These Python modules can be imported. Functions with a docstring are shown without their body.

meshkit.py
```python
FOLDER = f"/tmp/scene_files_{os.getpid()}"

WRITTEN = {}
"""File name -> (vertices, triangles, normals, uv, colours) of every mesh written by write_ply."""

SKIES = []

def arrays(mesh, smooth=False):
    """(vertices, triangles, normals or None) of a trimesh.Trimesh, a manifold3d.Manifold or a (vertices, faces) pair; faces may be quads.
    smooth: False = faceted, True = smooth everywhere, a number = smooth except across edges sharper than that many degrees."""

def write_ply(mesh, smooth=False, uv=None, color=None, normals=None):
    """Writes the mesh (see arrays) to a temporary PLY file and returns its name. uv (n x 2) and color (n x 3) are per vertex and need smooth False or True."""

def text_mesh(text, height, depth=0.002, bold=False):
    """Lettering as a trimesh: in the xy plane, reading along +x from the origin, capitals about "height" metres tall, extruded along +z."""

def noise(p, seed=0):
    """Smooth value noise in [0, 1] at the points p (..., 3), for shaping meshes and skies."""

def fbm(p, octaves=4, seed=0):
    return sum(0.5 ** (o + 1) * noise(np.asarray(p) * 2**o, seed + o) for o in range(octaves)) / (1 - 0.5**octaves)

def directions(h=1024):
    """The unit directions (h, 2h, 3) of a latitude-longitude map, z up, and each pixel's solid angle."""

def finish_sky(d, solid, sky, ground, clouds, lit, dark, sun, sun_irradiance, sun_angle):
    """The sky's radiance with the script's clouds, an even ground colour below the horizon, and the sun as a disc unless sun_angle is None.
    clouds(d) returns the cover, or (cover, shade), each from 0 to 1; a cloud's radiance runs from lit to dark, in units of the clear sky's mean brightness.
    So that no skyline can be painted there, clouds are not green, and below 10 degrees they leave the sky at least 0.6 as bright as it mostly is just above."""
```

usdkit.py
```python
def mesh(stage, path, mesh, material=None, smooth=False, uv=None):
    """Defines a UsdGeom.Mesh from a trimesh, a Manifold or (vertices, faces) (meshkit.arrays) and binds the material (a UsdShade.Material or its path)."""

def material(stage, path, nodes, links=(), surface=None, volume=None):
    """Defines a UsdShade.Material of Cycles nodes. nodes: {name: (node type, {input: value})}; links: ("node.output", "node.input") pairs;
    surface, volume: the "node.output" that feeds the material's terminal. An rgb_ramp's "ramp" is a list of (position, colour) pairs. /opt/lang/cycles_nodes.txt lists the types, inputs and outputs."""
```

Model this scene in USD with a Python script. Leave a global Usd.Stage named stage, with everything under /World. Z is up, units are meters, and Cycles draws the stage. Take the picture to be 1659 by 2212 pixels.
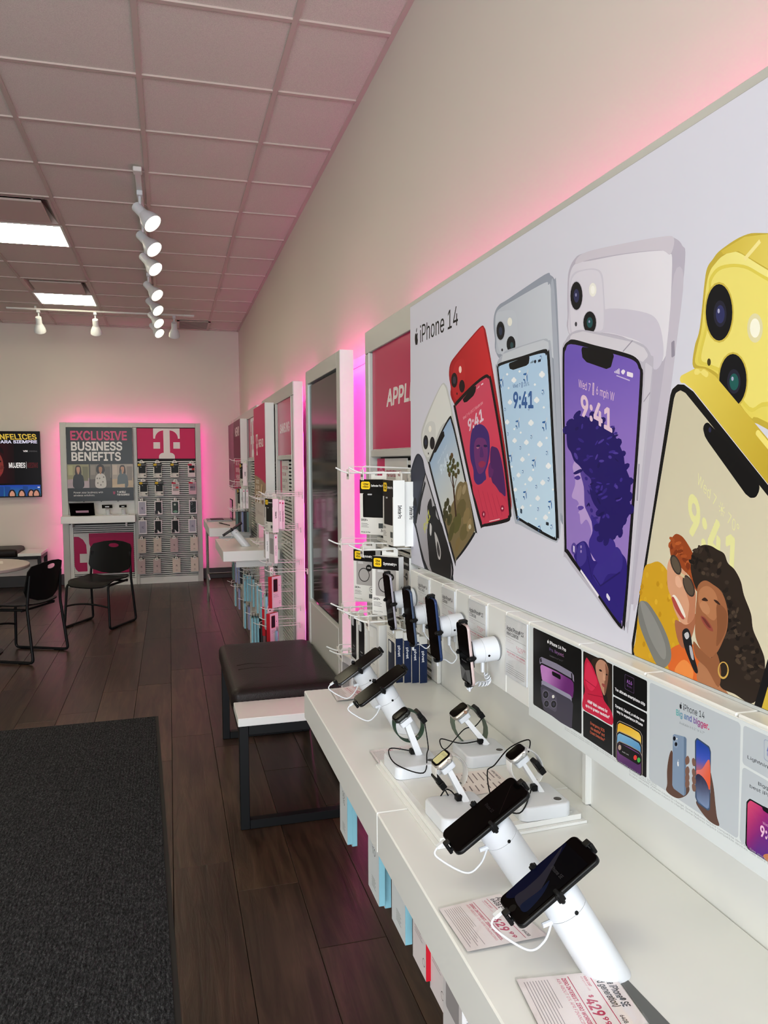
import math, random
import numpy as np, trimesh, usdkit, meshkit
import manifold3d as m3
from shapely.geometry import Polygon, MultiPolygon, Point, box as sbox, LineString
from shapely.ops import unary_union
from shapely import affinity
from pxr import Usd, UsdGeom, UsdLux, UsdShade, Sdf, Gf, Vt

random.seed(7); RNG = np.random.default_rng(7)
stage = Usd.Stage.CreateInMemory()
UsdGeom.SetStageUpAxis(stage, 'Z'); UsdGeom.SetStageMetersPerUnit(stage, 1.0)
UsdGeom.Xform.Define(stage, '/World'); UsdGeom.Scope.Define(stage, '/World/Looks')

# ---------------------------------------------------------------- camera
CAM_Z = 1.58; FPX = 1664.0; W0, H0 = 1659, 2212
YAW, PITCH, ROLL = (math.radians(a) for a in (15.56, -3.74, -0.36))
EXPOSURE = 0.16
def _cam_axes():
    f = np.array([math.sin(YAW)*math.cos(PITCH), math.cos(YAW)*math.cos(PITCH), math.sin(PITCH)])
    r = np.cross(f, [0, 0, 1]); r /= np.linalg.norm(r); u = np.cross(r, f)
    return r*math.cos(ROLL)+u*math.sin(ROLL), -r*math.sin(ROLL)+u*math.cos(ROLL), f
CR, CU, CF = _cam_axes(); CAM = np.array([0, 0, CAM_Z])
cam = UsdGeom.Camera.Define(stage, '/World/camera')
cam.CreateHorizontalApertureAttr(36.0); cam.CreateVerticalApertureAttr(36.0*H0/W0); cam.CreateFocalLengthAttr(36.0*FPX/W0)
cam.CreateClippingRangeAttr(Gf.Vec2f(0.02, 100)); cam.CreateExposureAttr(EXPOSURE)
cam.AddTransformOp().Set(Gf.Matrix4d(*CR, 0, *CU, 0, *(-CF), 0, *CAM, 1))

# ---------------------------------------------------------------- light
DAY = 80.0          # daylight through the shop front window
LED_DAY = 12.5      # white ceiling panels
PINK = 22.0         # magenta strips behind the fixtures
win = UsdLux.RectLight.Define(stage, '/World/window_daylight')
win.CreateWidthAttr(3.9); win.CreateHeightAttr(2.7); win.CreateIntensityAttr(DAY/10); win.CreateColorAttr(Gf.Vec3f(0.91, 0.955, 1.0))
win.AddTranslateOp().Set(Gf.Vec3d(-1.1, -2.42, 1.5)); win.AddRotateXOp().Set(90)

# ---------------------------------------------------------------- helpers: pixels of the photograph to points on planes
def on(px, py, x=None, y=None, z=None):
    d = CR*((px-W0/2)/FPX)+CU*((H0/2-py)/FPX)+CF
    i, v = (0, x) if x is not None else (1, y) if y is not None else (2, z)
    return CAM+d*((v-CAM[i])/d[i])
class Plane:
    """A wall plane: maps photograph pixels to (u, v) on it and (u, v) back to the room. x: faces -x, u = -y; y: faces -y, u = x; z: faces up, u = x."""
    def __init__(s, ax, v): s.ax, s.v = ax, v
    def uv(s, px, py):
        p = on(px, py, **{s.ax: s.v})
        return (-p[1], p[2]) if s.ax == 'x' else (p[0], p[2]) if s.ax == 'y' else (p[0], p[1])
    def lift(s, uv, off):
        uv = np.asarray(uv, float); o = np.empty((len(uv), 3))
        if s.ax == 'x': o[:, 0] = s.v-off; o[:, 1] = -uv[:, 0]; o[:, 2] = uv[:, 1]
        elif s.ax == 'y': o[:, 1] = s.v-off; o[:, 0] = uv[:, 0]; o[:, 2] = uv[:, 1]
        else: o[:, 2] = s.v+off; o[:, 0] = uv[:, 0]; o[:, 1] = uv[:, 1]
        return o
class Local:
    """A print on a box's own front: u = local x, v = local z, facing local -y at y = d."""
    def __init__(s, d=0.0): s.d = d
    def uv(s, x, y): return (x, y)
    def lift(s, uv, off):
        uv = np.asarray(uv, float); return np.stack([uv[:, 0], np.full(len(uv), s.d-off), uv[:, 1]], 1)
class Flat:
    """A print in the local xy plane facing +z (phones)."""
    def __init__(s, d=0.0): s.d = d
    def uv(s, x, y): return (x, y)
    def lift(s, uv, off):
        uv = np.asarray(uv, float); return np.stack([uv[:, 0], uv[:, 1], np.full(len(uv), s.d+off)], 1)

# ---------------------------------------------------------------- helpers: materials
def lin(c):
    c = np.asarray(c, float)/255.0
    return tuple(np.where(c <= 0.04045, c/12.92, ((c+0.055)/1.055)**2.4))
_mats = {}
def mat(name, rgb=(200, 200, 200), rough=0.5, metal=0.0, bump=None, emit=0, coat=0, vary=None, spec=0.5, trans=0):
    """A plain look with fine grain: bump = (scale, strength), vary = (scale, other colour)."""
    if name in _mats: return _mats[name]
    n = {'p': ('principled_bsdf', {'base_color': lin(rgb), 'roughness': rough, 'metallic': metal, 'coat_weight': coat, 'specular_ior_level': spec, 'transmission_weight': trans})}; l = []
    if bump or vary: n['g'] = ('geometry', {})
    if bump:
        n['n'] = ('noise_texture', {'scale': bump[0], 'detail': 3}); n['b'] = ('bump', {'strength': bump[1], 'distance': 0.01})
        l += [('g.position', 'n.vector'), ('n.fac', 'b.height'), ('b.normal', 'p.normal')]
    if vary:
        n['v'] = ('noise_texture', {'scale': vary[0], 'detail': 4}); n['r'] = ('rgb_ramp', {'ramp': [(0.35, lin(rgb)), (0.65, lin(vary[1]))]})
        l += [('g.position', 'v.vector'), ('v.fac', 'r.fac'), ('r.color', 'p.base_color')]
    if emit:
        n['p'][1].update(emission_color=lin(rgb), emission_strength=emit)
    _mats[name] = usdkit.material(stage, '/World/Looks/'+name, n, l, surface='p.BSDF')
    return _mats[name]
def print_mat(name, rough=0.45, coat=0.0, emit=0.0, spec=0.18):
    """Printed colours come from the mesh's own primvar."""
    if name in _mats: return _mats[name]
    n = {'a': ('attribute', {'attribute': 'ink'}), 'p': ('principled_bsdf', {'roughness': rough, 'coat_weight': coat, 'emission_strength': emit, 'specular_ior_level': spec})}
    l = [('a.color', 'p.base_color')]+([('a.color', 'p.emission_color')] if emit else [])
    _mats[name] = usdkit.material(stage, '/World/Looks/'+name, n, l, surface='p.BSDF'); return _mats[name]

# ---------------------------------------------------------------- helpers: prims
_names = {}
def _path(parent, name):
    k = (str(parent), name); i = _names.get(k, -1)+1; _names[k] = i
    return f'{parent}/{name}' + (f'_{i:03d}' if i else '')
def _tag(prim, label=None, cat=None, group=None, kind=None):
    for k, v in (('label', label), ('category', cat), ('group', group), ('kind', kind)):
        if v: prim.SetCustomDataByKey(k, v)
def rotz(a):
    c, s = math.cos(a), math.sin(a); return np.array([[c, -s, 0], [s, c, 0], [0, 0, 1.0]])
class Thing:
    """An Xform at the thing's base; parts are given in room coordinates (world=True) or in its own."""
    def __init__(s, name, label=None, cat=None, loc=(0, 0, 0), rz=0.0, group=None, kind=None, R=None):
        s.path = _path('/World', name); x = UsdGeom.Xform.Define(stage, s.path); s.prim = x.GetPrim()
        s.loc = np.array(loc, float); s.R = rotz(rz) if R is None else np.asarray(R, float)
        M = np.eye(4); M[:3, :3] = s.R.T; M[3, :3] = s.loc
        x.AddTransformOp().Set(Gf.Matrix4d(*M.ravel())); _tag(s.prim, label, cat, group, kind); s.label = label
    def part(s, name, mesh, m, smooth=35, label=None, world=False, under=None, kind=None, ink=None):
        p = _path(under or s.path, name); v, f, n = meshkit.arrays(mesh, smooth)
        if world: v = (v-s.loc)@s.R; n = None if n is None else n@s.R
        _write(p, v, f, n, m, ink); _tag(stage.GetPrimAtPath(p), label, None, None, kind); return p
    def art(s, name, art, m, label=None, world=False, under=None, off=0.0006):
        mesh, ink = art.mesh(off); return s.part(name, mesh, m, False, label, world, under, None, ink)
def _write(p, v, f, n, m, ink=None):
    g = UsdGeom.Mesh.Define(stage, p)
    g.CreatePointsAttr(Vt.Vec3fArray.FromNumpy(np.ascontiguousarray(v, np.float32)))
    g.CreateFaceVertexCountsAttr(Vt.IntArray.FromNumpy(np.full(len(f), 3, np.int32)))
    g.CreateFaceVertexIndicesAttr(Vt.IntArray.FromNumpy(np.ascontiguousarray(f, np.int32).ravel())); g.CreateSubdivisionSchemeAttr('none')
    if n is not None:
        g.CreateNormalsAttr(Vt.Vec3fArray.FromNumpy(np.ascontiguousarray(n, np.float32))); g.SetNormalsInterpolation('vertex')
    if ink is not None:
        UsdGeom.PrimvarsAPI(g).CreatePrimvar('ink', Sdf.ValueTypeNames.Color3fArray, 'vertex').Set(Vt.Vec3fArray.FromNumpy(np.ascontiguousarray(ink, np.float32)))
    UsdShade.MaterialBindingAPI.Apply(g.GetPrim()).Bind(m); return g
def solo(name, mesh, m, label=None, cat=None, group=None, kind=None, smooth=35, ink=None):
    """A thing of one mesh, given in room coordinates."""
    p = _path('/World', name); v, f, n = meshkit.arrays(mesh, smooth); _write(p, v, f, n, m, ink); _tag(stage.GetPrimAtPath(p), label, cat, group, kind); return p
def struct(name, mesh, m, smooth=35): return solo(name, mesh, m, kind='structure', smooth=smooth)
def copy(src, name, loc, rz=0.0, label=None, cat=None, group=None, R=None):
    """An instance of a thing with its parts."""
    was = src.prim.GetCustomData()
    t = Thing(name, label or was['label'], cat or was['category'], loc, rz, group or was.get('group'), R=R)
    t.prim.GetReferences().AddInternalReference(src.path); t.prim.SetInstanceable(True)
    return t

# ---------------------------------------------------------------- helpers: shapes
cat_ = trimesh.util.concatenate
def bx(x0, x1, y0, y1, z0, z1, ch=0.0):
    """A box, its edges chamfered by ch."""
    lo, hi = np.minimum([x0, y0, z0], [x1, y1, z1]), np.maximum([x0, y0, z0], [x1, y1, z1])
    if ch <= 0: return trimesh.creation.box(bounds=[lo, hi])
    ch = min(ch, 0.45*(hi-lo).min()); pts = []
    for s in np.ndindex(2, 2, 2):
        c = np.where(s, hi, lo); d = np.where(s, -1, 1)*ch
        for k in range(3):
            q = c+d; q[k] = c[k]; pts.append(q)
    return trimesh.convex.convex_hull(np.array(pts))
def tube(path, r, n=8, closed=False):
    """A round bar along a path."""
    P = np.asarray(path, float); m = len(P); rr = np.broadcast_to(r, m)
    T = np.gradient(P, axis=0) if not closed else np.roll(P, -1, 0)-np.roll(P, 1, 0)
    T /= np.maximum(np.linalg.norm(T, axis=1, keepdims=True), 1e-9)
    a = np.array([0, 0, 1.0]) if abs(T[0][2]) < 0.9 else np.array([1.0, 0, 0])
    N = np.cross(T[0], a); N /= np.linalg.norm(N); V = []
    th = np.linspace(0, 2*np.pi, n, endpoint=False)
    for i in range(m):
        N = N-T[i]*(N@T[i]); N /= np.linalg.norm(N); B = np.cross(T[i], N)
        V.append(P[i]+rr[i]*(np.outer(np.cos(th), N)+np.outer(np.sin(th), B)))
    V = np.concatenate(V); F = []
    for i in range(m if closed else m-1):
        j = (i+1) % m
        for k in range(n):
            l = (k+1) % n; F += [[i*n+k, i*n+l, j*n+l], [i*n+k, j*n+l, j*n+k]]
    if not closed:
        V = np.vstack([V, P[0], P[-1]])
        for k in range(n):
            l = (k+1) % n; F += [[m*n, l, k], [m*n+1, (m-1)*n+k, (m-1)*n+l]]
    return trimesh.Trimesh(V, np.array(F), process=False)
def bend(pts, r=0.02, n=5):
    """A polyline with its corners rounded."""
    P = [np.asarray(p, float) for p in pts]; out = [P[0]]
    for a, b, c in zip(P, P[1:], P[2:]):
        da, dc = a-b, c-b; ra = min(r, 0.45*np.linalg.norm(da), 0.45*np.linalg.norm(dc)); p, q = b+da/np.linalg.norm(da)*ra, b+dc/np.linalg.norm(dc)*ra
        for t in np.linspace(0, 1, n): out.append((1-t)**2*p+2*t*(1-t)*b+t*t*q)
    return np.array(out+[P[-1]])
def spline(pts, n=8, closed=False):
    P = np.asarray(pts, float); m = len(P); out = []
    for i in range(m if closed else m-1):
        g = (lambda k: P[k % m]) if closed else (lambda k: P[min(max(k, 0), m-1)])
        a, b, c, d = g(i-1), g(i), g(i+1), g(i+2)
        for t in np.linspace(0, 1, n, endpoint=False):
            out.append(0.5*(2*b+(c-a)*t+(2*a-5*b+4*c-d)*t*t+(3*b-a-3*c+d)*t**3))
    if not closed: out.append(P[-1])
    return np.array(out)
def loft(loops, cap=True):
    """A skin over loops of equal length, ends capped."""
    L = [np.asarray(l, float) for l in loops]; n = len(L[0]); V = np.vstack(L); F = []
    for i in range(len(L)-1):
        for k in range(n):
            l = (k+1) % n; F += [[i*n+k, i*n+l, (i+1)*n+l], [i*n+k, (i+1)*n+l, (i+1)*n+k]]
    if cap:
        a = len(V); V = np.vstack([V, L[0].mean(0), L[-1].mean(0)]); o = (len(L)-1)*n
        for k in range(n):
            l = (k+1) % n; F += [[a, l, k], [a+1, o+k, o+l]]
    m = trimesh.Trimesh(V, np.array(F), process=False)
    return m
def rrect(w, h, r, n=5):
    """Points of a rounded rectangle about the origin."""
    out = []
    for cx, cy, a in ((1, 1, 0), (-1, 1, 90), (-1, -1, 180), (1, -1, 270)):
        for t in np.radians(np.linspace(a, a+90, n)): out.append((cx*(w/2-r)+r*math.cos(t), cy*(h/2-r)+r*math.sin(t)))
    return np.array(out)
def slab(w, h, t, r, bev=0.002, n=5, z0=0.0, bot=None):
    """A rounded plate w x h x t lying in xy from z0 up, top and bottom edges eased."""
    bot = bev if bot is None else bot; L = []
    for z, d in ((0, bot), (bot, 0), (t-bev, 0), (t-bev*0.3, bev*0.7), (t, bev*1.6)):
        q = rrect(w-2*d, h-2*d, max(r-d, 0.0005), n); L.append(np.column_stack([q, np.full(len(q), z0+z)]))
    return loft(L)
def lathe(prof, n=24, axis='z'):
    """A surface of revolution: prof of (radius, height)."""
    th = np.linspace(0, 2*np.pi, n, endpoint=False)
    return loft([np.column_stack([r*np.cos(th), r*np.sin(th), np.full(n, z)]) for r, z in prof])
def place(m, R=None, t=(0, 0, 0)):
    m = m.copy(); m.vertices = (m.vertices@np.asarray(R).T if R is not None else m.vertices)+np.asarray(t); return m
def frame_from(z, x=(1, 0, 0)):
    """A rotation whose third axis is z and whose first leans on x."""
    z = np.asarray(z, float); z = z/np.linalg.norm(z); x = np.asarray(x, float); x = x-z*(x@z); x /= np.linalg.norm(x)
    return np.column_stack([x, np.cross(z, x), z])

# ---------------------------------------------------------------- helpers: flat print
_glyphs = {}
def text_shape(s, bold=False):
    """Lettering as a flat shape: capitals 1 high, starting at the origin (the faces of the lettering mesh, joined)."""
    if (s, bold) not in _glyphs:
        m = meshkit.text_mesh(s, 1.0, 0.01, bold); T = np.asarray(m.triangles)[np.all(np.asarray(m.triangles)[:, :, 2] > 0.005, axis=1)][:, :, :2]
        g = unary_union([Polygon(t) for t in T]).buffer(0.026 if bold else 0.004).buffer(-0.004).simplify(0.007); _glyphs[s, bold] = (g, g.bounds[2])
    return _glyphs[s, bold]
def polys(g):
    if g.is_empty: return []
    return [q for q in getattr(g, 'geoms', [g]) if isinstance(q, Polygon) and q.area > 1e-9]
class Art:
    """A flat print: shapes painted one over another, then cut so that nothing overlaps. Colours are ink colours."""
    def __init__(s, plane, K=None): s.pl, s.K, s.items, s.clip = plane, K or (lambda x, y: (x, y)), [], None
    def at(s, p): return s.pl.uv(*s.K(*p))
    def pts(s, P): return [s.at(p) for p in P]
    def add(s, g, col, fine=0):
        if not g.is_valid: g = g.buffer(0)
        s.items.append((g, col, fine)); return g
    def p(s, P, col, r=0.0, fine=0):
        g = Polygon(s.pts(P)).buffer(0)
        if r: g = g.buffer(-r).buffer(2*r).buffer(-r)
        return s.add(g, col, fine)
    def sp(s, P, col, n=6, fine=0): return s.add(Polygon(s.pts(spline(P, n, True))).buffer(0), col, fine)
    def el(s, c, rx, ry, col, n=20, rot=0, fine=0):
        t = np.linspace(0, 2*np.pi, n, endpoint=False); cr, sr = math.cos(rot), math.sin(rot)
        return s.add(Polygon(s.pts([(c[0]+rx*math.cos(a)*cr-ry*math.sin(a)*sr, c[1]+rx*math.cos(a)*sr+ry*math.sin(a)*cr) for a in t])).buffer(0), col, fine)
    def line(s, P, w, col): return s.add(LineString(s.pts(P)).buffer(w/2, cap_style=2), col)
    def txt(s, t, p0, p1, ptop, col, bold=False, fine=0):
        """Lettering from baseline start p0 to baseline end p1, capitals as high as ptop stands over p0."""
        g, w = text_shape(t, bold); a, b, c = (np.array(s.at(q)) for q in (p0, p1, ptop)); e, u = (b-a)/w, c-a
        return s.add(affinity.affine_transform(g, [e[0], u[0], e[1], u[1], a[0], a[1]]), col, fine)
    def lay(s, shapes, o, ex, ey, col):
        """Unit shapes put with their origin at o, x towards ex and y towards ey."""
        a, b, c = (np.array(s.at(q)) for q in (o, ex, ey)); e, u = b-a, c-a
        for g in shapes: s.add(affinity.affine_transform(g, [e[0], u[0], e[1], u[1], a[0], a[1]]), col)
    def mesh(s, off=0.0006):
        over, V, F, C, k = None, [], [], [], 0
        for g, col, fine in reversed(s.items):
            if s.clip is not None: g = g.intersection(s.clip)
            vis = g if over is None else g.difference(over)
            over = g if over is None else over.union(g)
            for q in polys(vis):
                try: v, f = trimesh.creation.triangulate_polygon(q, engine='earcut')
                except Exception: continue
                if len(f) == 0: continue
                v = np.asarray(v, float)
                if fine: v, f = trimesh.remesh.subdivide_to_size(np.column_stack([v, np.zeros(len(v))]), f, fine, max_iter=12); v = v[:, :2]
                a = v[f]; e1, e2 = a[:, 1]-a[:, 0], a[:, 2]-a[:, 0]; fl = e1[:, 0]*e2[:, 1]-e1[:, 1]*e2[:, 0] < 0; f = np.where(fl[:, None], f[:, ::-1], f)
                V.append(v); F.append(f+k); k += len(v)
                C.append(np.array([lin(col(*x)) if callable(col) else lin(col) for x in v]) if callable(col) else np.tile(lin(col), (len(v), 1)))
        V, F = np.vstack(V), np.vstack(F); P = s.pl.lift(V, off)
        if isinstance(s.pl, Plane) and s.pl.ax == 'x': pass
        return (P, F), np.vstack(C)
def ramp(p0, p1, *cols):
    """A printed colour blend from p0 to p1 (in print coordinates)."""
    a, d = np.array(p0, float), np.array(p1, float)-np.array(p0, float); L = d@d; c = np.array(cols, float); k = np.linspace(0, 1, len(c))
    return lambda x, y: [np.interp(min(max(((x-a[0])*d[0]+(y-a[1])*d[1])/L, 0), 1), k, c[:, i]) for i in range(3)]
def _apple():
    e = lambda x, y, a, b: affinity.scale(Point(x, y).buffer(1, 24), a, b)
    body = unary_union([e(-0.22, 0.42, 0.3, 0.34), e(0.22, 0.42, 0.3, 0.34), e(-0.16, 0.26, 0.27, 0.28), e(0.16, 0.26, 0.27, 0.28)])
    body = body.difference(e(0.58, 0.5, 0.22, 0.22)).difference(e(0, 0.82, 0.1, 0.1)).difference(e(0, -0.06, 0.07, 0.08))
    leaf = e(0.17, 0.92, 0.2, 0.2).intersection(e(0.0, 1.05, 0.2, 0.2).buffer(0.02))
    return [body, affinity.translate(leaf, 0.0, -0.03)]
APPLE = _apple()
def _tee():
    """The T between two squares, 1 wide, top at 0, foot at -1.12."""
    lobe = lambda s: Polygon([(s*0.43, -0.38)]+[(s*(0.12+0.31*math.cos(a)), -0.38+0.3*math.sin(a)) for a in np.linspace(0, math.pi/2, 10)]+[(s*0.12, -0.38)])
    top = sbox(-0.5, -0.38, 0.5, 0).difference(lobe(1)).difference(lobe(-1))
    foot = Polygon([(-0.12, -0.3), (0.12, -0.3), (0.12, -0.9)]+[(0.12+0.18*math.sin(a), -0.9-0.14*(1-math.cos(a))) for a in np.linspace(0, math.pi/2, 6)]+[(0.3, -1.12), (-0.3, -1.12)]+[(-0.12-0.18*math.sin(a), -0.9-0.14*(1-math.cos(a))) for a in np.linspace(math.pi/2, 0, 6)])
    return [unary_union([top, foot, sbox(-0.12, -0.5, 0.12, -0.02)]), sbox(-0.5, -0.75, -0.25, -0.51), sbox(0.25, -0.75, 0.5, -0.51)]
TEE = _tee()
# ================================================================ looks
X_WALL, Y_BACK, X_LEFT, Y_FRONT, Z_CEIL = 0.95, 10.72, -5.21, -2.35, 3.35
paint = mat('wall_paint', (216, 211, 200), 0.62)
tile_m = mat('ceiling_tile', (206, 198, 190), 0.9, vary=(330, (224, 217, 208)))
grid_m = mat('ceiling_grid', (196, 180, 172), 0.5)
white = mat('white_laminate', (228, 229, 226), 0.28)
white2 = mat('white_powder_coat', (222, 222, 218), 0.4)
silver = mat('silver_frame', (188, 188, 183), 0.38)
plastic = mat('white_plastic', (212, 216, 221), 0.36)
black = mat('black_plastic', (14, 14, 15), 0.42, spec=0.16)
black_m = mat('black_metal', (15, 16, 18), 0.42, spec=0.22)
glass_k = mat('black_glass', (10, 7, 7), 0.09, spec=0.13)
chrome = mat('chrome', (215, 215, 218), 0.12, metal=1)
wire_m = mat('white_wire', (226, 226, 222), 0.35)
pink_led = mat('magenta_strip', (255, 62, 176), 0.5, emit=PINK)
panel_led = mat('lamp_panel', (255, 246, 212), 0.5, emit=LED_DAY)
bulb_m = mat('lamp_lens', (255, 243, 200), 0.5, emit=7)
acrylic = usdkit.material(stage, '/World/Looks/clear_acrylic', {'t': ('transparent_bsdf', {'color': (0.992, 0.993, 0.993)}), 'g': ('glossy_bsdf', {'roughness': 0.05, 'color': (1, 1, 1)}), 'm': ('mix_closure', {'fac': 0.05})},
    [('t.BSDF', 'm.closure1'), ('g.BSDF', 'm.closure2')], surface='m.closure')
ink = print_mat('ink_satin', 0.42); ink_gloss = print_mat('ink_gloss', 0.24); ink_matte = print_mat('ink_matte', 0.6); ink_screen = print_mat('lit_screen', 0.25, 0.0, 0.6, 0.1)
MAG = (196, 28, 92); INK = (24, 24, 25)
def wood(name, a, b, off):
    return usdkit.material(stage, '/World/Looks/'+name, {
        'g': ('geometry', {}), 'm': ('mapping', {'location': (off, off*1.7, 0), 'scale': (1, 0.09, 1)}), 'n': ('noise_texture', {'scale': 26, 'detail': 4, 'roughness': 0.62, 'distortion': 0.8}),
        'm2': ('mapping', {'location': (off*2, off, 0), 'scale': (1, 0.2, 1)}), 'n2': ('noise_texture', {'scale': 5, 'detail': 3}),
        'r': ('rgb_ramp', {'ramp': [(0.3, lin(a)), (0.5, lin([(p+q)/2 for p, q in zip(a, b)])), (0.72, lin(b))]}),
        'r2': ('rgb_ramp', {'ramp': [(0.3, (0.62, 0.6, 0.6)), (0.7, (1.15, 1.12, 1.1))]}), 'x': ('mix', {'mix_type': 'multiply', 'fac': 1.0}),
        'b': ('bump', {'strength': 0.35, 'distance': 0.004}), 'p': ('principled_bsdf', {'roughness': 0.32, 'specular_ior_level': 0.4})},
        [('g.position', 'm.vector'), ('m.vector', 'n.vector'), ('g.position', 'm2.vector'), ('m2.vector', 'n2.vector'), ('n.fac', 'r.fac'), ('n2.fac', 'r2.fac'), ('r.color', 'x.color1'), ('r2.color', 'x.color2'),
         ('x.color', 'p.base_color'), ('n.fac', 'b.height'), ('b.normal', 'p.normal')], surface='p.BSDF')
woods = [wood(f'plank_wood_{i}', a, b, i*3.1) for i, (a, b) in enumerate([((44, 31, 24), (78, 58, 45)), ((49, 35, 27), (86, 66, 51)), ((40, 28, 22), (71, 52, 41)), ((53, 39, 31), (92, 72, 57)), ((46, 34, 27), (77, 59, 48))])]

# ================================================================ the setting
struct('wall_right', bx(X_WALL, X_WALL+0.12, Y_FRONT, Y_BACK, 0, Z_CEIL+0.1), paint)
struct('wall_back', bx(X_LEFT, X_WALL, Y_BACK, Y_BACK+0.12, 0, Z_CEIL+0.1), paint)
struct('wall_left', bx(X_LEFT-0.12, X_LEFT, Y_FRONT, Y_BACK, 0, Z_CEIL+0.1), paint)
wf = Thing('wall_front', kind='structure')
for n_, b in (('pier', (X_LEFT, -4.85, 0, 3.45)), ('pier', (0.85, X_WALL, 0, 3.45)), ('sill_panel', (-4.85, 0.85, 0, 0.12)), ('head_panel', (-4.85, 0.85, 2.88, 3.45))):
    wf.part(n_, bx(b[0], b[1], Y_FRONT-0.12, Y_FRONT, b[2], b[3]), paint)
w1 = Thing('window_1', kind='structure')
for x in (-4.83, -3.4, -2.0, -0.6, 0.83): w1.part('mullion', bx(x-0.025, x+0.025, Y_FRONT-0.1, Y_FRONT-0.02, 0.12, 2.88), black_m)
for z in (0.14, 2.2, 2.86): w1.part('rail', bx(-4.85, 0.85, Y_FRONT-0.1, Y_FRONT-0.02, z-0.025, z+0.025), black_m)
struct('ground', bx(-14, 10, -14, Y_FRONT-0.12, -0.16, -0.04), mat('concrete_walk', (170, 168, 162), 0.8, bump=(40, 0.2)))
struct('baseboard_back', bx(X_LEFT, X_WALL, Y_BACK-0.014, Y_BACK-0.001, 0, 0.145, 0.004), mat('dark_baseboard', (30, 24, 22), 0.45))
struct('baseboard_right', bx(X_WALL-0.014, X_WALL-0.001, Y_FRONT, Y_BACK-0.015, 0, 0.145, 0.004), _mats['dark_baseboard'])

fl = Thing('floor', kind='structure')
fl.part('subfloor', bx(X_LEFT, X_WALL, Y_FRONT, Y_BACK, -0.12, -0.012), mat('subfloor', (22, 17, 14), 0.8))
PW, PL, g = 0.2275, 1.5, 0.0009
k0 = math.floor((X_LEFT+0.02)/PW)
for k in range(k0, 5):
    x0, x1 = max(-0.02+k*PW, X_LEFT), min(-0.02+(k+1)*PW, X_WALL)
    if x1-x0 < 0.01: continue
    y = Y_FRONT-PL + {1: (2.792-Y_FRONT) % PL, 2: (2.38-Y_FRONT) % PL, 0: (4.52-Y_FRONT) % PL}.get(k, random.random()*PL)
    while y < Y_BACK:
        a, b = max(y, Y_FRONT), min(y+PL, Y_BACK)
        if b-a > 0.02:
            dz = random.uniform(-0.0004, 0.0004)
            fl.part('plank', bx(x0+g, x1-g, a+g, b-g, -0.012, dz, 0.0012), random.choice(woods), smooth=False)
        y += PL

# ---- ceiling: square lay-in tiles in a T-bar grid
ce = Thing('ceiling', kind='structure', loc=(0, 0, Z_CEIL))
ce.part('slab', bx(X_LEFT, X_WALL, Y_FRONT, Y_BACK, Z_CEIL+0.16, Z_CEIL+0.3), mat('ceiling_void', (30, 28, 27), 0.9), world=True)
TX, TY, X0, Y0 = 0.622, 0.617, 0.532, 4.43
xs = [X0-TX*i for i in range(11) if X0-TX*i > X_LEFT+0.05]; ys = [Y0+TY*i for i in range(-11, 11) if Y_FRONT+0.05 < Y0+TY*i < Y_BACK-0.05]
XE, YE = [X_WALL]+xs+[X_LEFT], [Y_FRONT]+ys+[Y_BACK]
def cell(x, y):
    i = next(i for i in range(len(XE)-1) if XE[i+1] <= x <= XE[i]); j = next(j for j in range(len(YE)-1) if YE[j] <= y <= YE[j+1])
    return XE[i+1], XE[i], YE[j], YE[j+1]
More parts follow.
